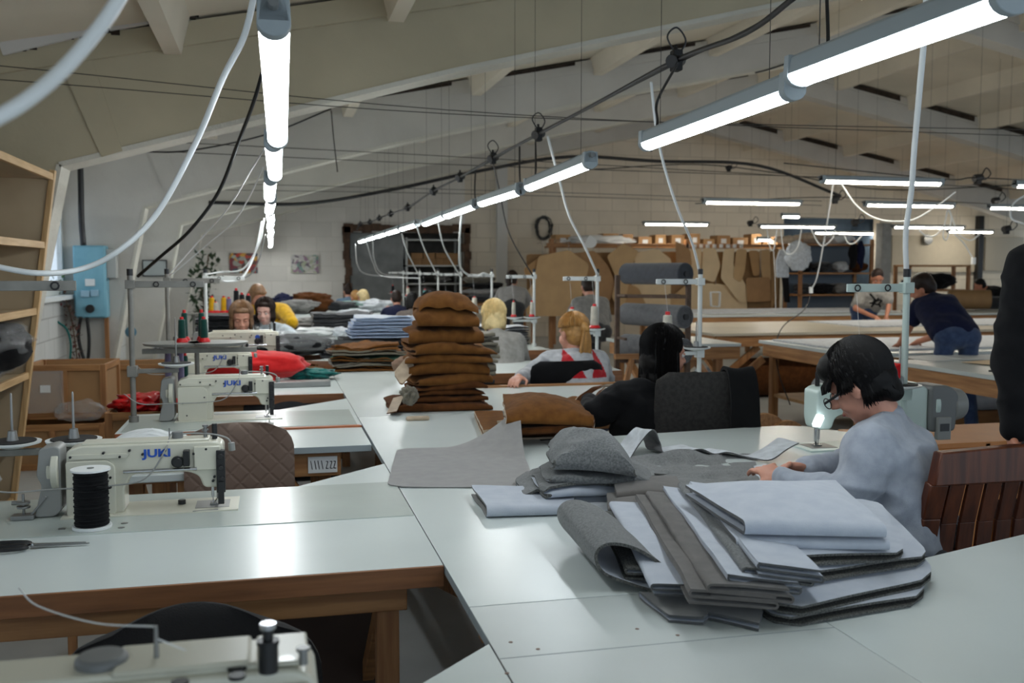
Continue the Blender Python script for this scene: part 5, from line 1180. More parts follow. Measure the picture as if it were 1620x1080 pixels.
    if face:
        for k in (-1, 1):
            p = c+(r*k*.031+f*.072+u*.002)*s
            if closed:
                MB().tube([p+(f*.0125-u*.003+r*.013*a)*s-f*.004*a*a*s for a in (-1, -.5, 0, .5, 1)], .0014*s, 5).build('eyelashes', hair_dark, t); MB().ell(p, (r*.0145*s, f*.0125*s, u*.009*s), 12, 8).build('eyelid', skin, t)
                MB().cap(c+(r*k*.018+f*.090+u*.026)*s, c+(r*k*.046+f*.078+u*.026)*s, .0032*s, .002*s).build('eyebrow', hair, t); continue
            m = MB().sph(p, .0118*s, 14, 10); e = m.build('eye', M('eye_white', (215, 210, 205), .3), t)
            MB().sph(p+f*.0075*s-u*.002*s, .0062*s, 10, 8).build('iris', M('dark_iris', (40, 30, 26), .2), e)
            MB().cap(p+(f*.0055+u*.0075-r*.012*k)*s, p+(f*.003+u*.0075+r*.013*k)*s, .0055*s, .0045*s).build('eyelid', skin, t)
            MB().cap(c+(r*k*.018+f*.090+u*.026)*s, c+(r*k*.046+f*.078+u*.026)*s, .0035*s, .002*s).build('eyebrow', hair, t)
        MB().ell(c+(f*.0885-u*.0615)*s, (r*.021*s, f*.009*s, u*.006*s), 14, 8).build('lips', M('lips', (168, 92, 84), .45), t)
    return t, (c, f, u, r)
def pose(x, y, yaw, lean=.25, headp=.35, heady=0., seat=.47, arms=None, scale=1., stand=False, hunch=.05, headz=None):
    """local: faces +y"""
    R = Matrix.Rotation(yaw, 3, 'Z'); o = Vector((x, y, 0))
    def W(v): return o+R @ Vector(v)
    if stand:
        pz = .90; kn = .48; J = {'hipl': W((-.09, 0, pz-.03)), 'hipr': W((.09, 0, pz-.03)), 'knl': W((-.11, .03, kn)), 'knr': W((.11, .03, kn)), 'anl': W((-.13, -.0, .09)), 'anr': W((.13, -.0, .09))}
    else:
        pz = seat+.09; J = {'hipl': W((-.09, .02, pz-.01)), 'hipr': W((.09, .02, pz-.01)), 'knl': W((-.14, .43, pz-.02)), 'knr': W((.14, .43, pz-.02)), 'anl': W((-.14, .40, .09)), 'anr': W((.14, .40, .09))}
    J['pelvis'] = W((0, 0, pz)); tl = .50*scale
    n = (0, math.sin(lean)*tl+hunch, pz+math.cos(lean)*tl); J['neck'] = W(n)
    hl = lean+headp*.5; h = (0+math.sin(heady)*-.0, n[1]+math.sin(hl)*.13+.02, n[2]+math.cos(hl)*.145); J['head'] = W(h)
    J['shl'] = W((-.165*scale, n[1]-.01, n[2]-.055)); J['shr'] = W((.165*scale, n[1]-.01, n[2]-.055))
    ar = arms or (((-.25, n[1]+.08, n[2]-.30), (-.13, n[1]+.30, .83)), ((.25, n[1]+.08, n[2]-.30), (.13, n[1]+.30, .83)))
    J['ell'] = W(ar[0][0]); J['wrl'] = W(ar[0][1]); J['elr'] = W(ar[1][0]); J['wrr'] = W(ar[1][1])
    fl = Vector((-math.sin(heady)*math.cos(headp), math.cos(heady)*math.cos(headp), -math.sin(headp))); ul = Vector((-math.sin(heady)*math.sin(headp), math.cos(heady)*math.sin(headp), math.cos(headp)))
    J['f'] = R @ fl; J['u'] = R @ ul
    return J
def shift_to(J, px, py, d):
    """slide the whole sitting figure so that its head is seen at px, py and depth d (only sideways/in depth; height by bending the torso)"""
    T = Dp(px, py, d); dl = T-J['head']
    for k in J:
        if k in ('f', 'u'): continue
        J[k] = J[k]+Vector((dl.x, dl.y, 0))
    for k in ('head', 'neck', 'shl', 'shr'): J[k] = J[k]+Vector((0, 0, dl.z))
    for k in ('ell', 'elr'): J[k] = J[k]+Vector((0, 0, dl.z*.5))
    return J
RT, FW, UP = _rt, Vector((_fw.x, _fw.y, 0)).normalized(), Vector((0, 0, 1))
# ---- woman in grey, right foreground
hc = Dp(1360, 607, 3.05)
tf = (-RT*.85+FW*.5).normalized(); ts = tf.cross(UP)          # ts: her right side
pv = Dp(1446, 880, 3.06); pv.z = .57
J = {'head': hc, 'neck': Dp(1404, 672, 3.04), 'pelvis': pv, 'hipl': pv-ts*.1, 'hipr': pv+ts*.1, 'knl': pv-ts*.15+tf*.42, 'knr': pv+ts*.15+tf*.42,
     'shl': Dp(1383, 712, 2.90), 'shr': Dp(1400, 694, 3.22), 'ell': Dp(1338, 792, 2.86), 'wrl': Dp(1236, 762, 3.02), 'elr': Dp(1345, 745, 3.34), 'wrr': Dp(1275, 745, 3.19),
     'f': -RT*.66-UP*.52+FW*.54, 'u': -RT*.35+UP*.9+FW*.1}
J['anl'] = Vector((J['knl'].x, J['knl'].y, .09)); J['anr'] = Vector((J['knr'].x, J['knr'].y, .09))
for k in ('knl', 'knr'): J[k].z = .53
hd = {'l': ((Dp(1208, 738, 3.10)-J['wrl']), -UP*.6+FW*.6, .75), 'r': ((Dp(1235, 738, 3.16)-J['wrr']), -UP*.7-FW*.5, .8)}
wg, (c, f, u, r) = person('woman with short black hair and glasses in a grey sweater, sewing by hand', J, grey_knit, charcoal, hair_black, 'layered', skin_m, True, True, 1., 1.2, 900, seed=4, hands=hd, hairdown=(Vector((.0, 0, -1))+RT*.35).normalized())
gl = MB()
for k in (-1, 1):
    gl.tube([c+r*(k*.033+.024*math.cos(a))+f*.108+u*(-.006+.017*math.sin(a)) for a in [2*PI*i/18 for i in range(18)]], .0018, 6, closed=True)
    gl.tube([c+r*k*.057+f*.106+u*.0, c+r*k*.082+f*.05+u*.006, c+r*k*.086-f*.005+u*.012], .0042, 6)
gl.tube([c+r*-.01+f*.109, c+r*.01+f*.109], .0018, 6)
gl.build('glasses', black_plastic, wg).location = (0, 0, 0)
# ---- black-haired woman
J = pose(0, 0, 0, .3, .2, -1.25); J = shift_to(J, 1053, 560, 4.62)
J['shl'] = Dp(990, 628, 4.55); J['shr'] = Dp(1094, 616, 4.62); J['neck'] = Dp(1048, 612, 4.58); [J.__setitem__(k_, J[k_]+Vector((-.06, .27, 0))) for k_ in ('pelvis', 'hipl', 'hipr', 'knl', 'knr', 'anl', 'anr')]; J['ell'] = Dp(940, 655, 4.55); J['wrl'] = Dp(930, 640, 4.88); J['wrl'].z = max(J['wrl'].z, .80); J['elr'] = Dp(1125, 650, 4.8); J['wrr'] = Dp(1090, 640, 5.0); J['f'] = RT*.86+FW*.46-UP*.12; J['u'] = UP
person('woman with black shoulder length hair in a black top, turning to the right', J, black_cloth, charcoal, hair_black, 'shoulder', skin_m, True, True, 1., 1.12, 650, seed=6, shirt_name='black_top')
# ---- ponytailed woman
def tri(cn, wl, hl):
    def t_(p, A=cn, w=wl, h=hl):
        return abs(p[0]-A[0]) < w*(1-(p[2]-A[2])/h) and 0 < p[2]-A[2] < h
    return t_
hood = cloth('light_grey_hoodie', (176, 178, 182)); redp = cloth('red_panel_cloth', (176, 22, 34))
J = pose(0, 0, .0, .32, .1, .45); J = shift_to(J, 905, 528, 6.3)
J['shl'] = Dp(872, 570, 6.25); J['shr'] = Dp(946, 572, 6.3); J['ell'] = Dp(838, 594, 6.2); J['wrl'] = Dp(822, 603, 6.0); J['wrl'].z = .80; J['neck'] = Dp(910, 560, 6.28)
O = J['pelvis']
def colp(p):
    w = (p[0]+O.x, p[1]+O.y, p[2]); 
    for px, hw in ((894, .085), (943, .05)):
        a = Dp(px, 590, 6.2); 
        if p[1]+O.y < J['neck'].y+.02 and abs(w[0]-a.x) < hw*(1-(w[2]-a.z)/.15) and -.4 < w[2]-a.z < .15 and w[2]-a.z > -.02: return 1
    return 0
person('woman with a long honey ponytail in a grey hoodie with red triangles', J, [hood, redp], denim, hair_honey, 'ponytail', skin_m, True, False, 1., 1.0, 220, seed=8, colour=colp, shirt_name='hoodie')
# ---- the rest of the right row, seen from behind
row = [(781, 502, 7.7, 'woman with a white blond bob seen from behind in a grey top', tee_grey, hair_blond, 'bob', 0., 200, denim), (724, 489, 9.75, 'woman with dark red hair bending behind the tall brown stack', charcoal, hair_red, 'bob', .3, 60, charcoal), (678, 480, 11.55, 'person with black hair in a pale blue shirt seen from behind', felt_light, hair_black, 'bob', 0, 40, denim),
       (652, 478, 13.25, 'person with black hair in a taupe top seen from behind', taupe_knit, hair_black, 'bob', 0, 0, charcoal), (627, 473, 15.1, 'short-haired person in a navy top seen from behind', navy, hair_dark, 'short', 0, 0, charcoal), (574, 470, 16.9, 'person with curly blond hair in a black sweater bending left', black_cloth, hair_blond, 'bob', .9, 0, charcoal), (562, 471, 17.5, 'person in an orange top beside the blond one in black', orange_cloth, hair_honey, 'short', .6, 0, denim), (550, 462, 18.3, 'person with a dark bun in a pale denim shirt near the back wall', lt_denim, hair_dark, 'bun', .4, 0, denim)]
for i, (px, py, d, lab, sh, hr, st, hy, ns, pn_) in enumerate(row):
    J = shift_to(pose(0, 0, 0, .35, .35, hy), px, py, d); person(lab, J, sh, pn_, hr, st, skin_m, False, False, 1., 1., ns, seed=20+i, shirt_name='top')
# ---- left side, facing the camera
J = shift_to(pose(0, 0, PI, .35, .3, 0.05), 382, 503, 7.95); J['shl'] += RT*.02
person('woman with a brown bob and fringe in a pale grey sweater, looking down', J, cloth('pale_grey_sweater', (138, 144, 150)), charcoal, hair_brown, 'bob', skin_m, True, True, 1., 1.05, 420, seed=40, closed=True)
J = shift_to(pose(0, 0, PI, .35, .2, -.25, arms=None), 419, 493, 9.45); J['ell'] = Dp(458, 528, 9.3); J['wrl'] = Dp(470, 540, 8.9); J['wrl'].z = .80
person('woman with dark straight hair in a white long-sleeved top', J, white_knit, charcoal, hair_dark, 'bob', cloth('fair_skin', (214, 172, 158), (206, 160, 146), b=.03), True, True, 1., 1., 420, seed=41)
J = shift_to(pose(0, 0, PI+.5, .5, .6, .3), 407, 468, 11.0); J['shl'] = Dp(448, 492, 10.9); J['ell'] = Dp(462, 510, 10.7); J['shr'] = Dp(412, 492, 11.2)
person('person with brown hair in a yellow jacket behind the woman in white', J, yellow_cloth, charcoal, hair_brown, 'bob', skin_m, False, False, 1., 1.3, 0, seed=42, shirt_name='jacket')
# ---- men at the cutting tables
pv = Dp(1514, 548, 8.05); pv.z = .90
J = {'pelvis': pv, 'hipl': pv-RT*.09, 'hipr': pv+RT*.09, 'knl': pv-RT*.12+FW*.05-UP*.42, 'knr': pv+RT*.12+FW*.05-UP*.42, 'anl': Vector((pv.x-.12, pv.y-.0, .09)), 'anr': Vector((pv.x+.14, pv.y-.05, .09)),
     'neck': Dp(1476, 472, 8.40), 'head': Dp(1459, 456, 8.45), 'shl': Dp(1455, 484, 8.45), 'shr': Dp(1500, 478, 8.3), 'ell': Dp(1437, 520, 8.5), 'wrl': Dp(1424, 546, 8.75), 'elr': Dp(1488, 528, 8.6), 'wrr': Dp(1452, 535, 8.9),
     'f': -RT*.75-UP*.45+FW*.5, 'u': UP-RT*.5}
for k in ('wrl', 'wrr'): J[k].z = TZ+.05
person('man in a navy t-shirt and jeans bending over the cutting table', J, navy, denim, hair_dark, 'short', skin2, False, False, 0., 1.1, 0, seed=50, shirt_name='t_shirt')
pv = Dp(1366, 528, 14.0); pv.z = .88
J = {'pelvis': pv, 'hipl': pv+RT*.09, 'hipr': pv-RT*.09, 'knl': pv+RT*.1-UP*.42, 'knr': pv-RT*.1-UP*.42, 'anl': Vector((pv.x+.1, pv.y, .09)), 'anr': Vector((pv.x-.1, pv.y, .09)),
     'neck': Dp(1384, 456, 13.9), 'head': Dp(1388, 440, 13.8), 'shl': Dp(1403, 462, 13.8), 'shr': Dp(1362, 466, 13.9), 'ell': Dp(1406, 484, 13.7), 'wrl': Dp(1402, 505, 13.6), 'elr': Dp(1353, 488, 13.8), 'wrr': Dp(1386, 503, 13.5),
     'f': -FW*.8-UP*.5-RT*.1, 'u': UP}
for k in ('wrl', 'wrr'): J[k].z = TZ+.04
tm, (c, f, u, r) = person('bearded man in a grey t-shirt with a dark print leaning on the far table', J, tee_grey, denim, hair_dark, 'short', skin2, False, True, 0., 1.22, 0, seed=51, shirt_name='t_shirt')
MB().ell(c+f*.055-u*.07, (r*.05, f*.045, u*.035), 14, 10).build('beard', hair_dark, tm)
q = Dp(1386, 476, 13.66)-Vector((tm.location.x, tm.location.y, 0)); mb = MB()
for k in range(9): mb.beam(q+RT*rnd.uniform(-.09, .09)+UP*rnd.uniform(-.1, .1), q+RT*rnd.uniform(-.09, .09)+UP*rnd.uniform(-.1, .1), .02, .02, FW)
mb.build('shirt_print', black_cloth, tm)
J = pose(0, 0, 1.1, 1.0, .4, 0, stand=True); J = shift_to(J, 1550, 452, 18.3)
person('person in dark clothes bending at the far right behind the brown fabric roll', J, black_cloth, black_cloth, hair_black, 'short', skin2, False, False, 1., 1., 0, seed=52)
J = pose(0, 0, -.3, .25, .2, -.6, stand=True); J = shift_to(J, 811, 441, 15.0)
for k in ('pelvis', 'hipl', 'hipr'): pass
person('standing woman with very long dark brown hair and a grey dress', J, smooth_grey, charcoal, hair_dark, 'long', skin_m, False, False, 1., 1., 0, seed=53, shirt_name='grey_dress')
J = pose(0, 0, .0, .35, .4, 0, seat=.62); J = shift_to(J, 930, 455, 12.0)
person('person in a grey top seen from behind in front of the cardboard patterns', J, felt_mid, charcoal, hair_dark, 'short', skin_m, False, False, 1., 1.05, 0, seed=54)
# ---- person cut by the right edge
b0 = Dp(1715, 560, 3.2)
pv = Vector((b0.x, b0.y, .92))
J = {'pelvis': pv, 'hipl': pv-RT*.09, 'hipr': pv+RT*.09, 'knl': pv-RT*.1-UP*.42, 'knr': pv+RT*.1-UP*.42, 'anl': Vector((pv.x-.12, pv.y, .09)), 'anr': Vector((pv.x+.12, pv.y, .09)),
     'neck': Vector((b0.x, b0.y, 1.47)), 'head': Vector((b0.x, b0.y+.03, 1.63)), 'shl': Dp(1628, 425, 3.15), 'shr': Vector((b0.x, b0.y, 1.40))+RT*.19, 'ell': Dp(1602, 560, 3.12), 'wrl': Dp(1606, 682, 3.08), 'elr': Vector((b0.x, b0.y, 1.12))+RT*.26, 'wrr': Vector((b0.x, b0.y, .9))+RT*.26+FW*.1, 'f': FW, 'u': UP}
person('standing person in a black sweater, only the arm and hand visible at right', J, black_cloth, charcoal, hair_dark, 'short', skin2, True, False, 1., 1.05, 0, seed=55, hands={'l': (-UP-RT*.1, RT*.8-FW*.4, .7)})
# ================================================================== things along the left wall
def part(mb, name, m, t, **k): return mb.build(name, m, t, **k)
# built-in pine shelving, front following the slope of the leg
t = thing('shelving', 'tall pine shelving with sloping front at the left edge', 'shelf', (0, 0, 0))
shelf_ply = M('weathered_plywood', (186, 168, 140), .7, rgb2=(166, 148, 120), vscale=2)
def fx(z): return -1.53+(z-.08)*.145
y0, y1 = 3.9, 6.42
zs = [.08, .45, .83, 1.21, 1.60, 2.0]
for y in (y0, 4.5, y1-.03):
    b = MB(); b.prism([(XL+.02, 0), (fx(0), 0), (fx(2.0), 2.0), (XL+.02, 2.02)], y, y+.025, 'Y'); b.build('side_panel', shelf_ply, t, bevel=.002)
    MB().beam((fx(0)+.01, y+.012, 0), (fx(2.0)+.01, y+.012, 2.03), .05, .03, (1, 0, 0)).build('front_post', pale_z, t, bevel=.002)
for z in zs:
    MB().box(XL+.02, fx(z), y0, y1, z-.02, z).build('shelf_board', shelf_ply, t, bevel=.001)
    MB().box(fx(z)-.01, fx(z)+.015, y0, y1, z-.03, z+.01).build('shelf_front', pale_y, t, bevel=.002)
MB().box(XL+.005, XL+.02, y0, y1, 0, 2.0).build('back_panel', shelf_ply, t)
# wrapped bundles on the shelves
b_ = crumple('wrapped_bundle', (-1.55, 5.85, .832), (.5, .74, .34), black_cloth, 'black goods wrapped in clear film on the left shelving', 51, amp=.3)
crumple('film', (0, 0, 0), (.53, .78, .355), bag_m, None, 52, amp=.34, freq=6, parent=b_)
crumple('plastic_bag', (-1.72, 5.75, .452), (.4, .55, .34), bag_white, 'white plastic bag on the shelf below the black wrapped bundle', 53, amp=.3)
crumple('plastic_bag', (-1.74, 6.1, .082), (.4, .5, .25), bag_white, 'white plastic bag on the lowest shelf at left', 54, amp=.3)
# water bottle
wb_m = M('blue_water_bottle', (88, 142, 196), .15, alpha=.75, spec=.6)
q = Zp(60, 676, 0); t = thing('water_bottle', 'big blue water bottle on the floor under the window', 'water bottle', (-1.84, 9.9, 0))
pr = [(.10, 0), (.125, .012), (.13, .05), (.125, .09), (.13, .11), (.13, .2), (.122, .215), (.122, .235), (.13, .25), (.13, .33), (.122, .35), (.1, .39), (.05, .43), (.03, .44), (.03, .48)]
MB().lathe(pr, (0, 0, 0), 32).build('bottle', wb_m, t); MB().cyl((0, 0, .48), (0, 0, .50), .032, 20).build('cap', blue_ink, t)
# wooden crates
def crate(label, loc, sz, rot=0, plastic=False):
    t = thing('wooden_crate', label, 'crate', loc, rot); w_, d_, h_ = sz; s = .04
    for x in (-w_/2, w_/2-s):
        for y in (-d_/2, d_/2-s): MB().box(x, x+s, y, y+s, 0, h_).build('corner_post', pine_z, t, bevel=.002)
    for y in (-d_/2-.001, d_/2-.019):
        for z in (0, h_-.045): MB().box(-w_/2+s, w_/2-s, y, y+.02, z, z+.045).build('rail', pine_x, t, bevel=.002)
        MB().box(-.02, .02, y, y+.018, .045, h_-.045).build('stile', pine_z, t, bevel=.002)
        MB().box(-w_/2+.01, w_/2-.01, y+(.018 if y < 0 else -.008), y+(.026 if y < 0 else .0), .01, h_-.01).build('panel', card2, t)
    for x in (-w_/2-.001, w_/2-.019):
        for z in (0, h_-.045): MB().box(x, x+.02, -d_/2+s, d_/2-s, z, z+.045).build('rail', pine_y, t, bevel=.002)
        MB().box(x+(.018 if x < 0 else -.008), x+(.026 if x < 0 else .0), -d_/2+.01, d_/2-.01, .01, h_-.01).build('panel', card2, t)
    MB().box(-w_/2+.01, w_/2-.01, -d_/2+.01, d_/2-.01, .0, .012).build('bottom', card2, t); return t
cr1 = crate('lower wooden crate on the floor at left, with clear film on top', (Dp(128, 700, 8.15).x, 8.0, 0), (.72, .62, .33), -.06)
cr2 = crate('upper open wooden crate with a white label, stacked at left', (Dp(143, 610, 8.3).x, 8.12, .345), (.58, .52, .40), -.06)
MB().box(-.16, -.09, -.282, -.279, .2, .255).build('white_label', paper, cr2); MB().box(-.26, .0, -.2795, -.2785, .05, .36).build('clear_film', bag_m, cr2)
crumple('plastic_film', (Dp(150, 660, 7.9).x, 7.80, .334), (.34, .12, .15), bag_m, 'crumpled clear film on the lower crate at left', 61, amp=.5, freq=5)
crate('wooden crate behind the tall thread stand, near the thread box', (Dp(232, 590, 9.6).x+.0, 9.4, .0), (.6, .5, .62), 0)
tbx = crate('wooden tray box full of red thread ends, left of the second machine', (Dp(235, 640, 6.2).x, 6.15, .42), (.34, .42, .22), 0)
MB().box(-.17, -.13, -.2, .2, -.42, 0).build('trestle', pine_z, tbx, bevel=.003); MB().box(.13, .17, -.2, .2, -.42, 0).build('trestle', pine_z, tbx, bevel=.003)
crumple('red_thread_heap', (tbx.location.x, 6.15, .60), (.28, .34, .12), red_plastic, 'heap of red cones and threads in the wooden tray box', 62, amp=.6, freq=6)
# pine lath leaning near the electric box and floor boards by the shelving
MB().box(-.02, .02, -.015, .015, .3, 1.35).build('pine_lath', pine_z, None, bevel=.002, label='narrow pine lath standing against the wall right of the blue box', cat='lath').location = Yp(169, 520, 10.52)*1+Vector((0, 0, -Yp(169, 520, 10.52).z))
for i, (x, w_) in enumerate(((-1.32, .5),)):
    MB().box(x, x+w_, 5.05, 5.15, .30, .34).box(x, x+w_, 5.05, 5.15, .22, .26).build('stacked_boards', pine_x, None, bevel=.002, label='two pine boards lying beside the shelving foot', cat='board')
# electric cabinet on the near face of the second frame
ebm = M('worn_light_blue_enamel', (128, 182, 200), .5, rgb2=(112, 166, 186), vscale=5, bump=.1, bscale=12)
a = Yp(140, 388, 10.35); b = Yp(140, 503, 10.35); wv_ = (Yp(165, 440, 10.3)-Yp(113, 440, 10.3)).length
t = thing('electric_cabinet', 'light blue worn electric cabinet on the wall by the window', 'electric cabinet', (a.x, 10.36, b.z))
h_ = a.z-b.z; MB().box(-wv_/2, wv_/2, 0, .20, 0, h_).build('cabinet_body', ebm, t, bevel=.012); MB().box(-wv_/2+.012, wv_/2-.012, -.014, 0, .012, h_-.012).build('door', ebm, t, bevel=.006)
MB().box(-.04, .05, -.03, -.014, h_*.44, h_*.54).build('upper_socket', white_plastic, t, bevel=.006); MB().box(-.08, .0, -.045, -.014, h_*.29, h_*.38).build('lower_socket', M('pale_blue_plastic', (150, 185, 205), .4), t, bevel=.006); MB().box(.01, .08, -.045, -.014, h_*.3, h_*.39).build('lower_socket', M('pale_blue_plastic', (0, 0, 0)), t, bevel=.006)
MB().cyl((0, -.05, h_*.13), (0, -.014, h_*.13), .04, 20).build('round_socket', black_plastic, t, bevel=.003)
MB().box(wv_/2+.0, wv_/2+.09, .04, .2, h_*.55, h_*.95).build('side_box', M('grey_meter_box', (170, 172, 168), .5), t, bevel=.005)
cable('cable', [Yp(127, 262, 10.3), Yp(128, 300, 10.3), Yp(129, 350, 10.3), Yp(132, 388, 10.3)], .028, black_plastic, 'thick black cable bundle dropping to the top of the blue cabinet')
cable('cable', [Yp(78, 478, 10.2), Yp(88, 505, 10.2), Yp(105, 520, 10.2), Yp(112, 545, 10.2), Yp(110, 578, 10.2)], .010, teal, 'thin teal cable hanging down the wall below the window')
cable('cable', [Yp(128, 500, 10.36), Yp(124, 530, 10.36), Yp(130, 560, 10.36), Yp(138, 572, 10.36), Yp(141, 540, 10.36), Yp(138, 502, 10.36)], .016, black_plastic, 'black cable loop hanging below the blue cabinet')
# dried vine beside the cabinet, plant on the sill, big plant far left
def plant(name, label, pts, leafm, n, spread, ls, stem_r=.006, seed=0):
    R = random.Random(seed); t = thing(name, label, 'plant', pts[0]); O = Vector(pts[0]); P = [p-O for p in spline(pts, 8)]
    MB().tube(P, stem_r, 5).build('stem', M('brown_stem', (92, 72, 50), .8), t); mb = MB()
    for i in range(n):
        p = P[R.randrange(len(P))]+Vector([R.uniform(-1, 1)*spread for _ in range(3)]); a = Vector([R.uniform(-1, 1) for _ in range(3)]).normalized(); b = a.cross(Vector((0, 0, 1))).normalized(); l = ls*R.uniform(.7, 1.3)
        mb.add([p, p+a*l*.5+b*l*.28, p+a*l, p+a*l*.5-b*l*.28, p+a*l*.5+Vector((0, 0, l*.08))], [(0, 1, 4), (1, 2, 4), (2, 3, 4), (3, 0, 4)])
    o = mb.build('foliage', leafm, t, smooth=False); return t
plant('dried_vine', 'dried flowering vine hanging below the window by the blue cabinet', [Yp(103, 470, 10.3), Yp(112, 500, 10.3), Yp(118, 535, 10.3), Yp(122, 568, 10.3)], M('dried_leaves', (120, 62, 66), .8, rgb2=(70, 70, 52), vscale=30), 120, .05, .045, seed=3)
plant('sill_plant', 'small green plant on the sill of the window', [Yp(90, 462, 10.35), Yp(90, 452, 10.35), Yp(92, 446, 10.35)], M('green_leaves', (62, 96, 52), .6), 26, .06, .07, seed=4)
plant('climbing_plant', 'tall dark green climbing plant in the far left corner', [Yp(318, 520, 17.5), Yp(322, 480, 17.5), Yp(318, 450, 17.5), Yp(326, 430, 17.5), Yp(330, 402, 17.5)], M('dark_green_leaves', (52, 74, 44), .6, rgb2=(38, 56, 32), vscale=20), 260, .17, .12, .012, seed=5)
MB().lathe([(.12, 0), (.16, .28), (.165, .3), (.14, .3), (.13, .27)], (0, 0, 0), 24).build('plant_pot', M('terracotta', (150, 92, 66), .7), None, label='pot of the climbing plant in the far left corner', cat='pot').location = (Yp(318, 520, 17.5).x, 17.5, TZ*0)
# blue tool handle, framed picture, small light panel on the leg
cable('pipe', [Yp(59, 560, 10.1), Yp(72, 560, 10.1), Yp(77, 562, 10.1), Yp(80, 567, 10.1)], .014, blue_ink, 'blue plastic pipe end above the water bottle', n=4)
t = thing('wall_panel', 'dark framed panel on the third frame beside the black cable', 'panel', Yp(245, 424, 14.62)); MB().box(-.15, .15, -.012, 0, -.10, .10).build('pane', M('pale_grey_pane', (160, 166, 164), .4), t)
fr = MB()
for x in (-.165, .15): fr.box(x, x+.015, -.02, 0, -.115, .115)
for z in (-.115, .10): fr.box(-.165, .165, -.02, 0, z, z+.015)
fr.build('frame', black_plastic, t)
t = thing('wall_ornament', 'small blue grey round ornament hanging on the second frame', 'ornament', Yp(207, 525, 10.5)); MB().lathe([(.002, -.012), (.04, -.01), (.055, 0), (.04, .01), (.002, .012)], (0, 0, 0), 20, mat=Matrix.Rotation(PI/2, 4, 'X')).build('disc', M('blue_grey_ceramic', (84, 124, 142), .5), t); MB().cyl((0, 0, -.05), (0, 0, -.25), .004, 6).build('tail', pine_z, t)
# paintings on the far wall
def painting(label, px0, py0, px1, py1, cols, seed):
    a = Yp(px0, py0, YB-.03); b = Yp(px1, py1, YB-.03); t = thing('painting', label, 'painting', ((a.x+b.x)/2, YB-.02, (a.z+b.z)/2)); w_ = (b.x-a.x)/2; h_ = (a.z-b.z)/2
    m = bpy.data.materials.new('abstract_paint_%d' % seed); m.use_nodes = True; N = m.node_tree.nodes; L = m.node_tree.links; bs = N['Principled BSDF']
    tc = N.new('ShaderNodeTexCoord'); vo = N.new('ShaderNodeTexVoronoi'); vo.inputs['Scale'].default_value = 14; vo.inputs['Randomness'].default_value = 1
    mp = N.new('ShaderNodeMapping'); mp.inputs['Location'].default_value = (seed, seed*2, 0); L.new(tc.outputs['Object'], mp.inputs[0]); nz = N.new('ShaderNodeTexNoise'); nz.inputs['Scale'].default_value = 7; L.new(mp.outputs[0], nz.inputs['Vector'])
    mx = N.new('ShaderNodeMix'); mx.data_type = 'RGBA'; mx.blend_type = 'ADD'; mx.inputs['Factor'].default_value = .25; L.new(mp.outputs[0], mx.inputs['A']); L.new(nz.outputs['Color'], mx.inputs['B']); L.new(mx.outputs['Result'], vo.inputs['Vector'])
    cr = N.new('ShaderNodeValToRGB'); cr.color_ramp.interpolation = 'CONSTANT'; sp = N.new('ShaderNodeSeparateColor'); L.new(vo.outputs['Color'], sp.inputs[0]); L.new(sp.outputs[0], cr.inputs[0]); L.new(cr.outputs[0], bs.inputs['Base Color'])
    el = cr.color_ramp.elements
    while len(el) < len(cols): el.new(.5)
    for i, c in enumerate(cols): el[i].position = i/len(cols); el[i].color = lin(c)+(1,)
    MB().box(-w_, w_, -.02, 0, -h_, h_).build('canvas', m, t, bevel=.002)
painting('colourful abstract painting on the far wall, the left and redder one', 363, 400, 408, 432, [(90, 60, 50), (180, 60, 40), (150, 150, 140), (70, 80, 90), (200, 150, 60), (120, 50, 60), (160, 170, 160)], 1)
painting('pale abstract painting with green and grey specks, right one on the far wall', 460, 403, 504, 432, [(190, 190, 184), (120, 150, 140), (200, 198, 190), (110, 100, 110), (170, 176, 150), (190, 186, 186), (150, 120, 140)], 2)
# ================================================================== doorway shelving
sheet_m = M('galvanised_sheet', (128, 130, 128), .45, .5, rgb2=(104, 106, 104), vscale=3)
MB().box(1.58, 2.66, YB+.05, YB+.08, 0, 2.18).build('metal_sheet', sheet_m, None, label='large grey metal sheet closing the left half of the brown framed opening', cat='sheet')
t = thing('metal_rack', 'white framed rack inside the brown framed opening', 'rack', (3.3, YB+.45, 0))
for x in (-.58, .56):
    for y in (-.3, .28): MB().box(x, x+.05, y, y+.04, 0, 2.1).build('upright', white_paint_metal, t, bevel=.003)
for z in (.35, .72, 1.12, 1.50, 2.04): MB().box(-.58, .61, -.3, .32, z, z+.03).build('shelf', white_paint_metal, t, bevel=.003)
for i in range(7):
    w_ = .15; MB().box(-w_/2, w_/2, -.1, .1, 0, .13).box(-.03, .03, -.102, -.1, .04, .09).build('small_box', card2, None, bevel=.003, label='small brown box on the upper shelf of the white rack, %s from the left' % ORD[i], cat='box', group='row of small boxes in the rack').location = (2.84+.155*i, YB+.35, 1.532)
for i in range(4):
    MB().box(-.12, .12, -.1, .1, 0, .12).build('small_box', card2, None, bevel=.003, label='brown box stacked on the small boxes in the white rack, %s from the left' % ORD[i], cat='box', group='upper boxes in the rack').location = (2.98+.26*i, YB+.37, 1.664)
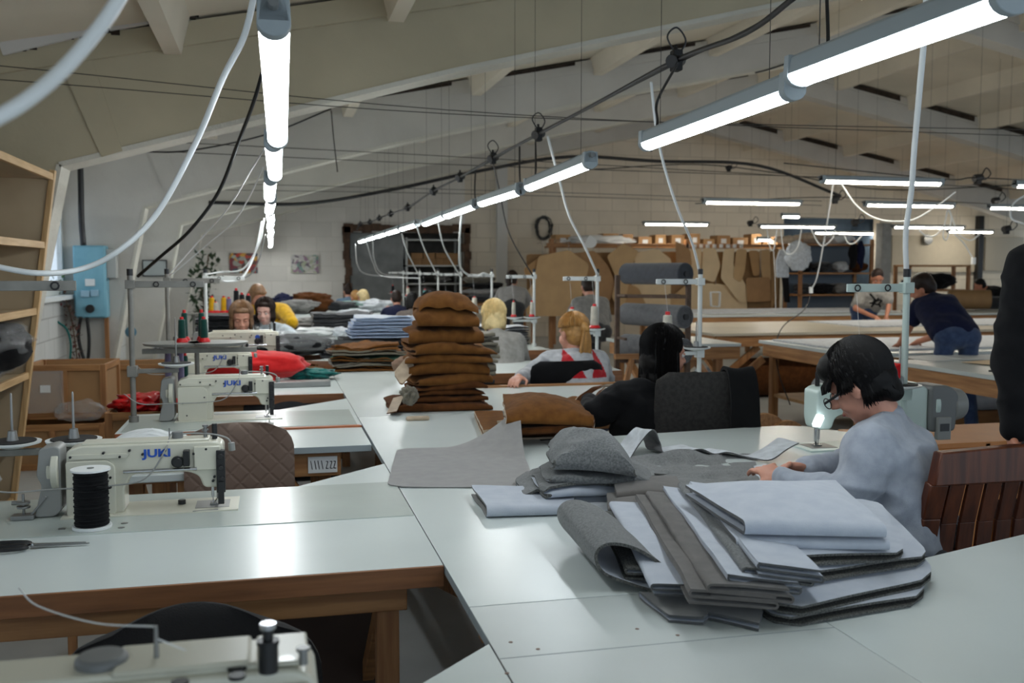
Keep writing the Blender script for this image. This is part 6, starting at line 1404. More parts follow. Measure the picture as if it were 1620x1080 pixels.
for i, (x, z, s, m_) in enumerate(((3.0, 1.152, (.4, .3, .26), charcoal), (3.55, 1.152, (.34, .3, .2), felt_mid), (3.1, .752, (.6, .35, .32), felt_mid), (3.6, .752, (.4, .3, .22), felt_white), (3.2, .382, (.7, .35, .25), charcoal))):
    crumple('cloth_bundle', (x, YB+.45, z), s, m_, ['dark bundle on the middle shelf of the white rack', 'grey box-like bundle on the middle shelf of the white rack', 'grey bundle on the lower shelf of the white rack', 'pale bundle on the lower shelf of the white rack', 'dark bundle on the bottom shelf of the white rack'][i], 70+i, amp=.4)
# pile of dark cloths right of the opening, on a table
t = thing('pine_table', 'pine table under the dark cloth pile near the white pilaster', 'table', (4.05, 18.2, 0)); MB().box(-.75, .75, -.4, .4, .78, .82).build('tabletop', pine_x, t, bevel=.003)
for x in (-.7, .63):
    for y in (-.36, .3): MB().box(x, x+.06, y, y+.06, 0, .78).build('leg', pine_z, t, bevel=.003)
z = .822
for i, (h_, m_, lab) in enumerate(((.13, charcoal, 'charcoal cloth at the bottom of the pile near the white pilaster'), (.11, smooth_grey, 'grey cloth in the pile near the white pilaster'), (.11, black_cloth, 'black cloth in the pile near the white pilaster'), (.12, khaki, 'khaki cloth on top of the pile near the white pilaster'))):
    crumple('folded_cloth', (4.0-.08*i, 18.2, z), (1.15-.17*i, .6, h_+.03), m_, lab, 80+i, amp=.25); z += h_
# ================================================================== cardboard patterns
t = thing('pattern_rack', 'long pine rail from which the cardboard patterns hang', 'rack', (0, 17.6, 0))
MB().box(4.9, 10.3, -.03, .03, 1.86, 1.92).build('rail', pine_x, t, bevel=.003)
for x in (4.95, 7.6, 10.2): MB().box(x, x+.07, -.05, .05, 0, 2.0).build('post', pine_z, t, bevel=.003)
for k in range(9):
    p = Yp(1090+k*10.6, 389, 17.5); MB().box(p.x-.035, p.x+.035, -.05, -.04, p.z-.035, p.z+.035).build('tag', paper, t)
def pattern(label, pts, y, m, group=None, rot=.02):
    y = 17.15+(y-15.6)*.2
    w0 = [Yp(px, py, y) for px, py in pts]; c = sum((Vector(p) for p in w0), Vector())/len(w0)
    poly = rr([(p.x-c.x, p.z-c.z) for p in w0], .06, 4); o = MB().prism(poly, -.003, .003, 'Y').build('cardboard_pattern', m, None, smooth=False, label=label, cat='pattern', group=group); o.location = c; o.rotation_euler = (0, 0, rnd.uniform(-rot, rot)); tp = max(q[1] for q in poly); xx = [q[0] for q in poly if q[1] > tp-.03]; xm = sum(xx)/len(xx)
    if 1.9-c.z > tp: MB().tube([(xm, .0, tp-.02), (xm, 0, 1.9-c.z), (xm, 17.57-c.y, 1.91-c.z)], .004, 5).build('hook', dull_steel, o)
    return o
pats = [([(852, 405), (900, 395), (932, 418), (925, 450), (915, 485), (905, 500), (835, 500), (828, 470), (845, 445)], 15.6, card, 'largest cardboard sheet, pale brown, leftmost of the hanging patterns'),
 ([(828, 425), (860, 402), (862, 440), (845, 445), (832, 440)], 15.9, card4, 'small dark brown pattern at the upper left corner of the hung patterns'),
 ([(895, 402), (940, 396), (962, 420), (975, 455), (950, 500), (915, 500), (930, 450), (925, 420)], 16.0, card2, 'orange brown pattern right of the largest cardboard sheet'),
 ([(960, 405), (985, 385), (1010, 396), (1000, 420), (985, 500), (968, 470), (975, 440)], 15.7, card, 'pale orange pattern left of the dark fabric roll'),
 ([(1005, 400), (1040, 393), (1062, 410), (1060, 500), (1000, 500), (1003, 440)], 16.1, card3, 'pale pattern behind the dark fabric roll'),
 ([(975, 440), (1010, 455), (1030, 500), (985, 500)], 15.8, card4, 'brown pattern below the dark fabric roll'),
 ([(1068, 380), (1092, 395), (1095, 420), (1085, 430), (1070, 420)], 16.3, card2, 'small pale brown pattern right above the dark roll'),
 ([(1090, 395), (1110, 392), (1108, 440), (1095, 470), (1082, 440)], 16.8, card3, 'narrow tapered pattern, first in the hung row'),
 ([(1112, 392), (1132, 392), (1140, 420), (1130, 447), (1110, 440)], 16.7, card3, 'tapered pattern with a curved cut, second in the hung row'),
 ([(1145, 394), (1162, 392), (1160, 420), (1180, 450), (1195, 475), (1170, 478), (1140, 440)], 16.6, card3, 'long diagonal pattern across the hung row'),
 ([(1165, 394), (1182, 394), (1178, 430), (1172, 447), (1160, 440)], 16.5, card, 'narrow pattern in the middle of the hung row'),
 ([(1184, 396), (1200, 396), (1202, 435), (1192, 437)], 16.5, card4, 'narrow trapezoid pattern right of the middle of the hung row'),
 ([(1200, 396), (1218, 394), (1220, 445), (1206, 440)], 16.7, card, 'wide straight pattern near the right end of the hung row'),
 ([(1180, 440), (1218, 438), (1220, 476), (1182, 478)], 16.4, card2, 'squarish darker pattern low at the right of the hung row'),
 ([(1085, 450), (1130, 448), (1150, 490), (1085, 490)], 16.9, card3, 'low wide pattern under the hung row at left'),
 ([(1130, 448), (1180, 455), (1182, 490), (1140, 490)], 17.0, card3, 'low wide pattern under the middle of the hung row'),
 ([(1220, 392), (1232, 392), (1230, 470), (1220, 490)], 17.1, card4, 'rightmost narrow pattern beside the white jacket'),
 ([(1062, 470), (1086, 450), (1086, 492), (1055, 492)], 16.9, card, 'low pattern just right of the dark rolls')]
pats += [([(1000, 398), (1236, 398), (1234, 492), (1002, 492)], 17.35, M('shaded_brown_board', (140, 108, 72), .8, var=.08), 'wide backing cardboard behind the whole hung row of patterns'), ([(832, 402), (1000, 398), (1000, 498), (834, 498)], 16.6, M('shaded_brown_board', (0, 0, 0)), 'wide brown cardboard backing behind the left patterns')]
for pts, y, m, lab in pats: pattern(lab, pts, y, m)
a = [Yp(px, py, 16.3) for px, py in ((1124, 462), (1139, 462), (1138, 485), (1125, 484))]; c = sum(a, Vector())/4
fr = MB(); L_ = [(p.x-c.x, p.z-c.z) for p in a]
for i in range(4): fr.beam((L_[i][0], 0, L_[i][1]), (L_[(i+1) % 4][0], 0, L_[(i+1) % 4][1]), .02, .05, (0, 1, 0))
o = fr.build('white_template', paper, None, label='small white frame-shaped template hung low in the patterns', cat='template'); o.location = c
# shelf with boxes above the patterns
t = thing('upper_shelf', 'pine shelf above the cardboard patterns', 'shelf', (0, 18.6, 0)); MB().box(5.2, 10.6, -.25, .25, 1.86, 1.89).build('board', pine_x, t, bevel=.003)
for x in (5.25, 7.9, 10.5): MB().box(x, x+.06, -.2, -.14, 0, 1.86).build('post', pine_z, t, bevel=.003)
x = 5.3; i = 0
while x < 10.4:
    w_ = rnd.uniform(.2, .34); h_ = rnd.uniform(.14, .26); b = MB().box(0, w_, -.2, .15, 0, h_); o = b.build('cardboard_box', card2 if i % 3 else card4, None, bevel=.004, label='small cardboard box above the patterns, %s from the left in its row' % ORD[i], cat='box', group='boxes above the patterns'); o.location = (x, 18.6, 1.892)
    MB().box(w_*.3, w_*.7, -.203, -.2, h_*.3, h_*.7).build('box_label', paper, o); x += w_+rnd.uniform(.03, .12); i += 1
crumple('paper_bundle', (Yp(945, 397, 18.4).x, 18.4, 1.892), (1.25, .3, .2), bag_white, 'white crumpled paper and film lying on top of the patterns', 91, amp=.5, freq=5)
pattern('pointed white paper sheet sticking up above the patterns', [(925, 384), (933, 370), (946, 382), (940, 392), (922, 392)], 15.1, paper)
crumple('plastic_film', (Yp(880, 395, 18.4).x, 18.4, 1.892), (.5, .2, .12), bag_m, 'clear film roll on top of the left patterns', 92, amp=.6, freq=6)
# white jacket on a hanger, white coat, black trousers
a = Yp(1238, 395, 16.4); t = thing('hung_jacket', 'white jacket pattern hanging at the right end of the cardboard row', 'jacket', (a.x, 16.4, a.z))
MB().prism(rr([(-.06, 0), (.06, 0), (.12, -.15), (.13, -.5), (-.11, -.5), (-.13, -.2)], .03), -.02, .02, 'Y').build('panel', felt_white, t, bevel=.006); MB().tube([(.012*math.cos(x), 0, .02+.014*math.sin(x)) for x in [PI*1.6*k/10-.6 for k in range(11)]], .003, 6).build('hook', dull_steel, t)
MB().prism([(.0, -.5), (.12, -.5), (.16, -.95), (.06, -.95)], -.02, .02, 'Y').build('black_strip', black_cloth, t)
crumple('hung_coat', Yp(1262, 428, 15.8), (.48, .25, .5), felt_white, 'white fluffy coat hanging over the shelf end', 93, amp=.35)
crumple('foam_bundle', Yp(1245, 384, 16.0)+Vector((0, 0, -.02)), (.0+.5, .3, .14), cream_back, 'cream bundle above the white coat', 94, amp=.3)
# pine shelving in front of the blue grey bay
t = thing('pine_shelving', 'pine shelving with bundles in front of the blue grey bay', 'shelf', (0, 16.9, 0)); xa = Yp(1252, 430, 16.9).x; xb = Yp(1368, 430, 16.9).x
for x in (xa, xb-.07):
    for y in (-.3, .25): MB().box(x, x+.06, y, y+.05, 0, 2.0).build('post', pine_z, t, bevel=.003)
for z in (.45, .95, 1.35, 1.88): MB().box(xa, xb, -.3, .3, z, z+.03).build('board', pine_x, t, bevel=.003)
MB().box(xa, xb, .29, .3, .4, 1.9).build('back_sheet', M('blue_grey_sheeting', (92, 104, 116), .5, bump=.4, bscale=18), t)
n_ = 0
for z, row_ in ((.982, [(charcoal, .3), (black_cloth, .4), (felt_mid, .35), (charcoal, .3)]), (1.382, [(black_cloth, .35), (charcoal, .3), (felt_white, .25), (brown_wool2, .3)]), (1.912, [(cream_back, .6), (bag_white, .6)]), (.482, [(charcoal, .5), (felt_mid, .5)])):
    for k, (m_, w_) in enumerate(row_):
        x = xa+.25+(xb-xa-.4)*k/max(1, len(row_)-1) if len(row_) > 2 else xa+.35+.6*k
        lv = {.982: 'second', 1.382: 'third', 1.912: 'top', .482: 'lowest'}[z]; wh = ['leftmost', 'second from the left', 'third from the left', 'rightmost'][k if len(row_) > 2 else (0 if k == 0 else 3)]
        crumple('cloth_bundle', (x, 16.9, z), (w_, .4, .2), m_, '%s bundle on the %s shelf of the pine shelving before the bay' % (wh, lv), 100+n_, amp=.35); n_ += 1
for i, px in enumerate((1352, 1364)):
    a = Yp(px, 398, 16.4); cone_ = crumple('hung_garment', (a.x, 16.45, 1.45), (.16, .12, .5), black_cloth if i == 0 else navy, 'dark garment hanging at the right end of the pine shelving, %s one' % ('left' if i == 0 else 'right'), 120+i, amp=.3)
# second pine shelf behind the men, cardboard tubes
t = thing('pine_shelving', 'low pine shelf behind the two men at the cutting tables', 'shelf', (0, 17.6, 0)); xa = Yp(1425, 430, 17.6).x; xb = Yp(1522, 430, 17.6).x
for x in (xa, xb-.06):
    for y in (-.25, .2): MB().box(x, x+.07, y, y+.05, 0, 1.52).build('post', pine_z, t, bevel=.003)
for z in (.5, 1.0, 1.49): MB().box(xa, xb, -.25, .25, z, z+.04).build('board', pine_x, t, bevel=.003)
crumple('cloth_bundle', ((xa+xb)/2+.15, 17.6, 1.042), (.8, .4, .32), black_cloth, 'black heap on the low pine shelf behind the man in navy', 130, amp=.4)
crumple('cloth_bundle', (xa+.25, 17.6, 1.042), (.4, .35, .22), charcoal, 'dark bundle at the left of the low pine shelf', 131, amp=.4)
t = thing('wall_fan', 'round grey fan on the beige wall above the low pine shelf', 'fan', Yp(1467, 379, YB-.15)); MB().lathe([(.12, -.05), (.125, 0), (.11, .05), (.06, .06)], (0, 0, 0), 24, mat=Matrix.Rotation(PI/2, 4, 'X')).build('housing', dull_steel, t)
# large pale panels on the back wall right of the bay
for i, (x0, x1, y0_, y1_, m_, lab) in enumerate(((1412, 1545, 372, 430, M('beige_panel', (186, 176, 156), .8, var=.03), 'large beige board on the back wall behind the round fan'), (1560, 1618, 375, 428, M('pale_beige_panel', (180, 172, 156), .8), 'smaller beige board on the back wall at the far right'))):
    a = Yp(x0, y0_, YB-.08); b = Yp(x1, y1_, YB-.08); MB().box(a.x, b.x, YB-.08, YB-.02, b.z, a.z).build('wall_board', m_, None, bevel=.004, label=lab, cat='board')
MB().box(Yp(1395, 400, YB-.3).x, Yp(1410, 400, YB-.3).x, YB-.3, YB-.05, 0, 2.5).build('concrete_column', M('concrete_grey', (120, 122, 122), .8, var=.1), None, bevel=.01, label='grey concrete column right of the blue grey bay', cat='column')
MB().box(Yp(1548, 400, YB-.2).x, Yp(1556, 400, YB-.2).x, YB-.2, YB-.05, 0, 2.7).build('dark_duct', black_plastic, None, bevel=.01, label='dark vertical duct between the two beige boards', cat='duct')
# big fabric roll at the far right on the far table, rolls rack, rolls under tables
def roll(label, p, q, r, m, group=None, core=card3, end=None):
    p = Vector(p); q = Vector(q); t = thing('fabric_roll', label, 'fabric roll', p, group=group); d = q-p
    MB().cyl((0, 0, 0), d, r, 32).build('rolled_fabric', m, t, bevel=.006); n = d.normalized()
    MB().cyl(-n*.012, d+n*.012, r*.28, 20).build('core_tube', core, t); MB().cyl(-n*.014, d+n*.014, r*.2, 16).build('core_hole', black_plastic, t)
    for k in range(3):
        for s_, o_ in ((-1, Vector()), (1, d)):
            a = n.cross(Vector((0, 0, 1))).normalized(); b = a.cross(n); c = o_+n*s_*.001; rg = MB(); rg.tube([c+(a*math.cos(x)+b*math.sin(x))*r*(.45+.17*k) for x in [2*PI*j/24 for j in range(24)]], .0015, 4, closed=True); rg.build('roll_edge', end or m, t)
    return t
brown_roll = M('brown_paper_roll', (126, 98, 64), .7, var=.08)
a = Yp(1500, 486, 14.6); b = Yp(1556, 487, 14.2); roll('thick brown roll on the far cutting table behind the man in navy', (a.x, 14.6, TZ+.19), (b.x+.2, 14.3, TZ+.19), .16, brown_roll)
a = Yp(1556, 490, 14.2); roll('dark grey roll right of the thick brown roll', (a.x+.05, 14.75, TZ+.12), (a.x+1., 14.5, TZ+.12), .11, charcoal)
dkroll = cloth('dark_grey_roll_fabric', (74, 77, 84)); mdroll = cloth('mid_grey_roll_fabric', (106, 107, 110))
yr = 7.6; a = Yp(986, 433, yr); b = Yp(1058, 433, yr)
t = thing('roll_rack', 'metal rack with wooden foot carrying the dark fabric rolls', 'rack', (0, yr, 0))
for px in (984, 1067):
    x = Yp(px, 450, yr).x; MB().box(x-.018, x+.018, .09 if px < 1000 else -.3, .13 if px < 1000 else -.26, 0, 1.40).build('upright', rust, t, bevel=.002); MB().box(x-.03, x+.03, -.3, .35, 0, .05).build('foot', pine_y, t, bevel=.002)
    for z in (1.245, .90, .55): MB().box(x-.012, x+.012, -.10, .1, z-.02, z).build('bracket', rust, t, bevel=.002)
x0 = Yp(984, 450, yr).x; x1 = Yp(1067, 450, yr).x
for z in (1.23, .7): MB().beam((x0, .1, z), (x1, -.28, z), .02, .03).build('cross_bar', rust, t, bevel=.002)
MB().box(x0-.05, x1+.05, .0, .05, .72, .76).build('wooden_bar', pine_x, t, bevel=.002)
for px in (1040, 1000): MB().beam((Yp(px, 500, yr).x, 0, .72), (Yp(px-20, 500, yr).x, 0, .3), .04, .04).build('wooden_brace', pine_z, t, bevel=.002)
for i, (py, r_, m_, lab) in enumerate(((433, .088, dkroll, 'dark charcoal fabric roll on top of the roll rack'), (500, .092, mdroll, 'grey fabric roll in the middle of the roll rack'), (553, .10, mdroll, 'grey fabric roll at the bottom of the roll rack, behind the black hair'))):
    z = Yp(1000, py, yr-.1).z; roll(lab, (x0+.16, yr+.34, z), (x1-.04, yr-.32, z), r_, m_, core=black_plastic, end=charcoal)
gk = 'rolls under the cutting tables'
under = [(5.0, 8.4, .34, .10, felt_white, 'white roll on the shelf under the table with diagonal braces, left one'), (5.35, 8.4, .34, .10, felt_white, 'white roll on the shelf under the table with diagonal braces, right one'), (5.9, 8.35, .34, .11, brown_wool2, 'dark brown roll under the table with diagonal braces'), (6.4, 8.3, .33, .1, felt_mid, 'grey roll under the table with diagonal braces')]
for x, y, z, r_, m_, lab in under: roll(lab, (x, 7.45, z), (x+.02, y, z), r_, m_)
for i, (x, y, r_, m_, lab) in enumerate(((5.2, 10.3, .22, brown_wool2, 'thick dark brown roll under the beige cutting table'), (6.3, 10.35, .18, charcoal, 'charcoal roll under the beige cutting table'), (4.9, 10.9, .14, felt_light, 'pale roll under the beige cutting table'))):
    roll(lab, (x, y, r_+.002), (x+1., y+.1, r_+.002), r_, m_)
roll('pale roll lying on the lower shelf under the table with diagonal braces', (5.1, 7.36, .302), (6.2, 7.36, .302), .07, felt_light)
# wooden blocks and blanks near the floor behind R2 and right foreground
for i, (px, py, r_, lab) in enumerate(((1212, 668, .14, 'round wooden disc leaning behind the dark grey chair, left one'), (1248, 672, .12, 'round wooden disc on the floor behind the dark grey chair, right one'))):
    p = Dp(px, py, 5.6); t = MB().cyl((0, 0, 0), (0, .04, 0), r_, 32).build('wooden_disc', pine_y, None, bevel=.004, label=lab, cat='wooden disc'); t.location = (p.x, p.y, r_+.36); MB().box(-.02, .02, .0, .04, -r_-.36, -r_+.01).build('stem', pine_z, t)
cb_ = thing('pine_cabinet', 'open pine cabinet with shelves at the right edge behind the wooden chair', 'cabinet', (Dp(1560, 760, 4.3).x, 4.3, 0)); xw = .0
for x in (-.16, .32, 1.0): MB().box(x, x+.03, -.25, .25, 0, .62).build('side_panel', M('orange_varnished_board', (178, 112, 50), .45, var=.06), cb_, bevel=.003)
for z in (.08, .34, .60): MB().box(-.16, 1.03, -.25, .25, z, z+.025).build('shelf', M('orange_varnished_board', (0, 0, 0)), cb_, bevel=.003)
MB().box(-.16, 1.03, .24, .25, 0, .62).build('back_panel', dark_box, cb_)
MB().box(-.13, .32, -.252, -.235, .1, .6).build('door', M('orange_varnished_board', (0, 0, 0)), cb_, bevel=.002)
crumple('leather_shoe', (cb_.location.x+.55, 4.2, .366), (.26, .16, .09), dark_box, 'dark shoe-like object on the upper shelf of the pine cabinet', 140, amp=.2)
crumple('cloth_heap', (6.9, 5.9, .01), (1.4, .8, .5), black_cloth, 'black heap on the floor under the nearest cutting table', 141, amp=.4)
crumple('cloth_heap', (5.9, 6.2, .01), (.8, .6, .35), charcoal, 'charcoal heap on the floor left under the nearest cutting table', 142, amp=.4)
# ================================================================== cables and wires
gcab = 'black plugs on the festoon cable'
fp = [(1262, -8), (1180, 52), (1070, 95), (950, 160), (852, 212), (780, 250), (728, 280), (686, 302), (645, 328), (618, 338), (600, 345), (585, 351), (570, 354), (556, 354)]
def fz(px, py): p = Xp(px, py, 1.62); return p
pts = []
for px, py in fp:
    p = Xp(px, py, 1.62); pts.append(Vector((1.62, min(p.y, 19.5), p.z if p.y < 19.5 else 2.2)))
cable('festoon_cable', pts, .011, black_plastic, 'thick black festoon cable running above the right row of lamps')
cable('festoon_cable', [p+Vector((.02, 0, .012*math.sin(i*2.1)+.008)) for i, p in enumerate(pts)], .006, black_plastic, 'thin second black cable tied along the festoon cable')
for i, (px, py) in enumerate(fp[2:13]):
    p = pts[i+2]
    if i == 1: continue
    t = thing('cable_plug', ['largest black plug and socket knot on the festoon cable'][0] if i == 0 else 'black plug hanging on the festoon cable, number %s from the big knot' % ['', '', 'one', 'two', 'three', 'four', 'five', 'six', 'seven', 'eight', 'nine'][i] if 0 else ('largest black plug and socket knot on the festoon cable' if i == 0 else 'black plug on the festoon cable, %s away from the big knot' % ORD[i-2]), 'plug', p, group=None if i == 0 else 'small plugs on the festoon cable')
    MB().cyl((-.03, -.02, -.01), (.03, .03, .01), .028, 14).build('socket', black_plastic, t, bevel=.003); MB().box(-.02, .02, -.025, .025, -.045, .04).build('plug', black_rubber, t, bevel=.006); MB().cyl((.0, .0, .03), (.0, .01, .06), .008, 8).build('pin', black_plastic, t)
    if i in (0, 2, 3): MB().tube(spline([(0, 0, .02), (-.04, 0, .09), (.0, 0, .13), (.04, 0, .08), (.01, 0, .02)], 6), .004, 6).build('cable_loop', black_plastic, t)
# drops from the cable to the lamps
dr = [((1073, 98), (1040, 160), (1040, 195), (1030, 238), 'curved black lead dropping from the largest plug to the second lamp'), ((1308, -5), (1310, 60), (1308, 90), (1298, 108), 'black lead dropping to the nearest lamp'), ((847, 225), (848, 260), (846, 280), (838, 300), 'black lead dropping to the third lamp, left one'), ((822, 232), (822, 270), (823, 290), (824, 306), 'black lead dropping to the third lamp gap, right one'), ((778, 250), (790, 300), (806, 370), (845, 440), 'long black lead running down to the stand of the blond woman'), ((752, 272), (751, 300), (752, 318), (752, 326), 'black lead dropping to the fifth lamp')]
for a, b, c, d, lab in dr: cable('lead', [Xp(a[0], a[1], 1.6), Xp(b[0], b[1], 1.58), Xp(c[0], c[1], 1.54), Xp(d[0], d[1], 1.46)] if d[0] != 845 else [Xp(a[0], a[1], 1.6), Xp(b[0], b[1], 1.8), Xp(c[0], c[1], 2.0), Xp(d[0], d[1], 2.3)], .006, black_plastic, lab)
# white leads from the lamps to the thread stands
def lead(label, pl, r=.007, m=white_plastic, group=None): return cable('white_lead' if m is white_plastic else 'black_lead', pl, r, m, label, group=group)
def dpts(L): return [Dp(*p) for p in L]
lead('thick white cable out of focus in the top left corner', dpts([(200, -20, 1.0), (160, 40, .98), (100, 110, .95), (40, 160, .92), (-20, 195, .90)]), .0075)
lead('long white cable sweeping from the top down to the left edge', dpts([(403, -10, 2.6), (385, 60, 2.7), (352, 125, 2.8), (310, 225, 3.0), (250, 335, 3.1), (190, 395, 3.1), (130, 425, 3.1), (60, 432, 3.0), (-15, 420, 3.0)]), .009)
lead('long white cable hanging to the nearest pale green thread stand', dpts([(1466, -10, 3.2), (1462, 60, 3.25), (1455, 140, 3.35), (1446, 240, 3.5), (1442, 300, 3.6), (1433, 370, 3.7), (1434, 432, 3.75)]), .011)
lead('white cable from the second lamp down to the stand of the black-haired woman', dpts([(1030, 130, 4.6), (1038, 200, 4.8), (1050, 260, 5.0), (1072, 330, 5.2), (1095, 385, 5.4), (1108, 436, 5.55)]), .007)
lead('white cable from the third lamp down to the stand of the ponytailed woman', dpts([(866, 215, 6.2), (885, 285, 6.5), (900, 340, 6.8), (925, 390, 7.0), (946, 436, 7.2)]), .008)
lead('white cable drooping between the fourth stand and the fifth', dpts([(731, 330, 9.0), (727, 380, 9.5), (728, 420, 10.0), (740, 434, 10.3), (755, 437, 10.5), (765, 432, 10.6), (778, 437, 10.7)]), .010)
for i, L in enumerate(([(693, 352, 10.6), (702, 390, 11.5), (718, 420, 12), (729, 437, 12.4)], [(660, 360, 12), (672, 395, 13), (693, 438, 14)], [(636, 370, 13.5), (645, 400, 14.5), (664, 438, 15.8)], [(590, 382, 16), (592, 410, 17), (604, 432, 17.5), (637, 437, 18.2)], [(562, 386, 17), (566, 420, 17.5), (582, 434, 18), (637, 438, 18.2)], [(580, 384, 16), (590, 415, 17), (604, 436, 17.6), (663, 440, 16.2)])):
    lead(['white cable down to the sixth stand', 'white cable down to the seventh stand', 'white cable down to the eighth stand', 'white cable curling to the ninth stand', 'leftmost white cable before the metal sheet', 'white cable between the leftmost one and the curling one'][i], dpts(L), .008)
lead('black cable sweeping down to the tall left thread stand', dpts([(415, 115, 4.0), (400, 165, 4.1), (375, 230, 4.3), (345, 305, 4.5), (300, 365, 4.6), (255, 405, 4.7), (218, 437, 4.78)]), .008, black_plastic)
for i, L in enumerate(([(418, 235, 5), (400, 265, 5.2), (360, 330, 5.6), (320, 375, 6), (262, 440, 6.1)], [(416, 265, 6), (395, 310, 6.3), (370, 350, 6.6), (330, 385, 7), (265, 440, 7.2)], [(418, 345, 8), (410, 385, 8), (385, 425, 8), (350, 430, 8), (325, 434, 7.9)], [(414, 350, 8.4), (405, 395, 8.4), (385, 437, 8.3), (360, 445, 8.2), (340, 440, 8.1), (326, 440, 7.95)], [(420, 370, 9.5), (410, 410, 9.5), (395, 435, 9.5), (370, 442, 9.4), (352, 436, 9.3)])):
    lead(['thin white cable to the second left stand, upper one', 'thin white cable to the second left stand, lower one', 'white cable arching left over the first painting', 'bright white cable drooping in front of the left painting', 'thin grey cable drooping right of the bright white one'][i], dpts(L), (.004, .004, .007, .009, .006)[i], white_plastic if i < 4 else dull_steel)
# coil of cable on the wall
mb = MB(); c = Yp(865, 360, 20.3)
for k in range(6):
    rx, rz = rnd.uniform(.13, .2), rnd.uniform(.19, .27); mb.tube([(c.x+rnd.uniform(-.02, .02)+rx*math.cos(a), 20.5+.015*k, c.z+rz*math.sin(a)) for a in [2*PI*j/22 for j in range(22)]], .011, 6, closed=True)
mb.build('cable_coil', black_plastic, None, label='coil of black cable hanging on the back wall', cat='cable')
# cables looping among the lamps of the cutting area
lp_ = [([(1318, 290, 9.9), (1312, 330, 10.2), (1302, 390, 10.6), (1292, 440, 10.8), (1283, 458, 10.9)], 'white lead ending in a white plug above the table with diagonal braces'), ([(1332, 292, 9.9), (1355, 325, 10), (1385, 345, 10.1), (1420, 350, 10.2), (1450, 345, 10.2), (1490, 320, 10.2), (1512, 303, 10.2)], 'long white cable loop below the biggest cutting table lamp'),
 ([(1235, 362, 14.5), (1240, 395, 14.5), (1250, 402, 14.5), (1262, 390, 14.5), (1268, 362, 14.5)], 'white cable loop above the white jacket'), ([(1213, 362, 14.5), (1218, 390, 14.5), (1224, 394, 14.5), (1229, 362, 14.5)], 'narrow white cable loop right of the tiny lamp'), ([(1283, 362, 14), (1295, 385, 14), (1305, 388, 14), (1318, 375, 14), (1321, 364, 14)], 'white cable loop below the lamp before the bay'),
 ([(1335, 371, 14), (1342, 384, 14), (1352, 384, 14), (1364, 372, 14)], 'small white cable loop below the lamp before the bay'), ([(1454, 364, 13), (1465, 373, 13), (1478, 373, 13), (1489, 364, 13)], 'white cable loop above the round fan'), ([(1510, 370, 13), (1525, 385, 13), (1540, 410, 13)], 'white lead with a plug end right of the round fan'), ([(1499, 332, 12), (1492, 370, 12), (1498, 378, 12), (1505, 345, 12), (1500, 331, 12)], 'bundle of white leads hanging from the lamp before the fan'), ([(1502, 332, 12), (1512, 360, 12), (1518, 372, 12), (1535, 380, 12), (1548, 372, 12), (1552, 368, 12)], 'white lead looping right to the small lamp'), ([(1640, 300, 9), (1605, 320, 9), (1600, 345, 9), (1625, 356, 9)], 'white cable loop at the right edge')]
for i, (L, lab) in enumerate(lp_): lead(lab, dpts(L), .009 if i > 1 else .008)
p = Dp(1283, 458, 10.9); MB().cyl((0, 0, .03), (0, 0, -.04), .022, 12).build('white_plug', white_plastic, None, bevel=.004, label='white plug at the end of the lead above the cutting table', cat='plug').location = p
lead('thin black lead hanging from the white plug to the floor', dpts([(1283, 465, 10.9), (1272, 490, 10.6), (1240, 515, 10.2), (1228, 545, 9.9), (1232, 590, 9.6), (1250, 640, 9.4)]), .006, black_plastic)
lead('white lead with a ring and dark plug over the farthest cutting table', dpts([(1224, 396, 14), (1226, 440, 14), (1227, 482, 14), (1226, 490, 14)]), .004)
p = Dp(1540, 412, 13); MB().cyl((0, 0, .04), (0, 0, -.05), .03, 12).build('hanging_plug', white_plastic, None, bevel=.004, label='white hanging plug right of the round fan', cat='plug').location = p
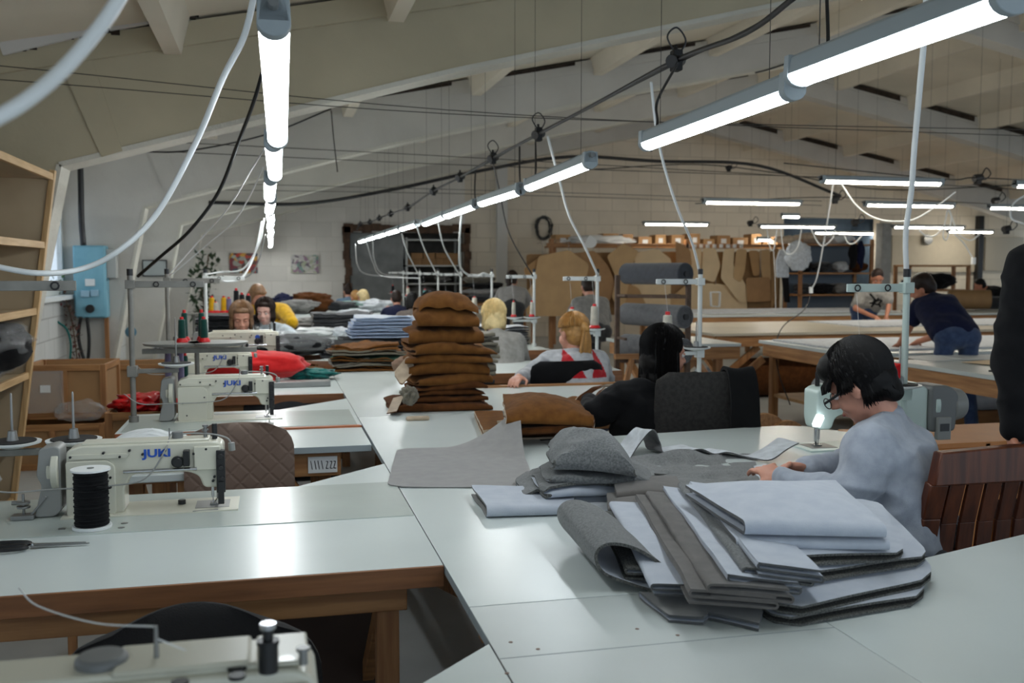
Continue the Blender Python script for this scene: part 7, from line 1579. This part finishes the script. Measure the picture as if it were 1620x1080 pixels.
# thick dark cable across the roof, festoon over the cutting tables, steel wires
cable('roof_cable', [Yp(330, 320, 14.6), Yp(480, 322, 14.6), Yp(620, 300, 14.6), Yp(760, 270, 14.6), Yp(900, 248, 14.6), Yp(1040, 255, 14.6), Yp(1200, 262, 14.6), Yp(1330, 310, 14.6)], .025, black_plastic, 'thick dark cable rising along the third frame and across the gable')
cable('roof_cable', [Yp(940, 268, 17), Yp(1100, 260, 17), Yp(1240, 275, 17), Yp(1400, 300, 17), Yp(1620, 292, 17)], .010, black_plastic, 'dark sagging cable above the cutting table lamps')
for i, (px, py, y) in enumerate(((1547, 283, 9.5), (1321, 315, 12), (1153, 266, 16.9), (1353, 352, 13.5), (1187, 353, 17), (1592, 363, 11), (1575, 318, 12))):
    t = thing('cable_plug', ['black plug right of the biggest cutting table lamp', 'black plug above the lamp that is right of the biggest one', 'dark box on the thick roof cable near the ridge', 'black plug in front of the blue grey bay', 'black plug above the hung white jacket', 'black plug at the right edge near the warm lamp', 'black plug just left of the warm lamp'][i], 'plug', Yp(px, py, y), group='plugs over the cutting tables'); MB().cyl((-.05, 0, 0), (.05, 0, .02), .04, 12).build('socket', black_plastic, t, bevel=.004); MB().box(-.03, .03, -.03, .03, -.06, .05).build('plug', black_rubber, t, bevel=.006)
    lc_ = [(x, 0, z) for x, z in ((.03, 0), (.1, .12), (.16, .06), (.1, -.0), (.04, .0))]; MB().tube(spline(lc_, 6), .007, 6).build('cable_loop', black_plastic, t)
    q = Yp(px, py, y); MB().tube([(0, 0, .04), (0, 0, roofz(q.x)-q.z-.02)], .002, 4).build('hanging_wire', wire_m, t)
cable('long_wire', [Yp(1100, 322, 12.2), Yp(1320, 312, 12.2), Yp(1620, 325, 12.2)], .006, black_plastic, 'dark wire carrying the plugs behind the cutting table lamps')
cable('long_wire', [Yp(1240, 258, 9.6), Yp(1490, 283, 9.6), Yp(1547, 281, 9.6), Yp(1700, 290, 9.6)], .006, black_plastic, 'dark wire carrying the plug right of the biggest lamp')
wr_ = [((-10, 103), (810, 181), (1700, 218), 6.1, 'upper'), ((-10, 125), (810, 185), (1700, 207), 6.1, 'lower'), ((215, 222), (760, 250), (1620, 300), 10.3, 'upper'), ((270, 240), (760, 262), (1300, 280), 10.3, 'lower'), ((340, 290), (800, 302), (1300, 318), 14.3, 'upper'), ((340, 300), (800, 308), (1300, 325), 14.3, 'lower')]
for i, (a, b, c, y, nm) in enumerate(wr_): cable('steel_wire', [Yp(*a, y), Yp(*b, y), Yp(*c, y)], .0028 if i < 2 else .004, wire_m, '%s thin steel wire stretched before the %s frame' % (nm, ['nearest', 'second', 'third'][i//2]), cat='wire')
cable('lead', [Yp(524, 175, 10.2), Yp(528, 220, 10.2), Yp(534, 272, 10.2)], .006, wire_m, 'short wire hanging down left of the ceiling lamps with a small white bulb holder')
cable('roof_cable', [Yp(220, 240, 10.3), Yp(300, 238, 10.3), Yp(420, 213, 10.3), Yp(524, 172, 10.3)], .008, black_plastic, 'thin dark cable rising along the second frame')
cable('roof_cable', [Yp(1195, 115, 10.4), Yp(1215, 110, 10.4), Yp(1260, 95, 10.4), Yp(1325, 72, 10.4)], .01, black_plastic, 'dark cable on the second frame near its ridge')
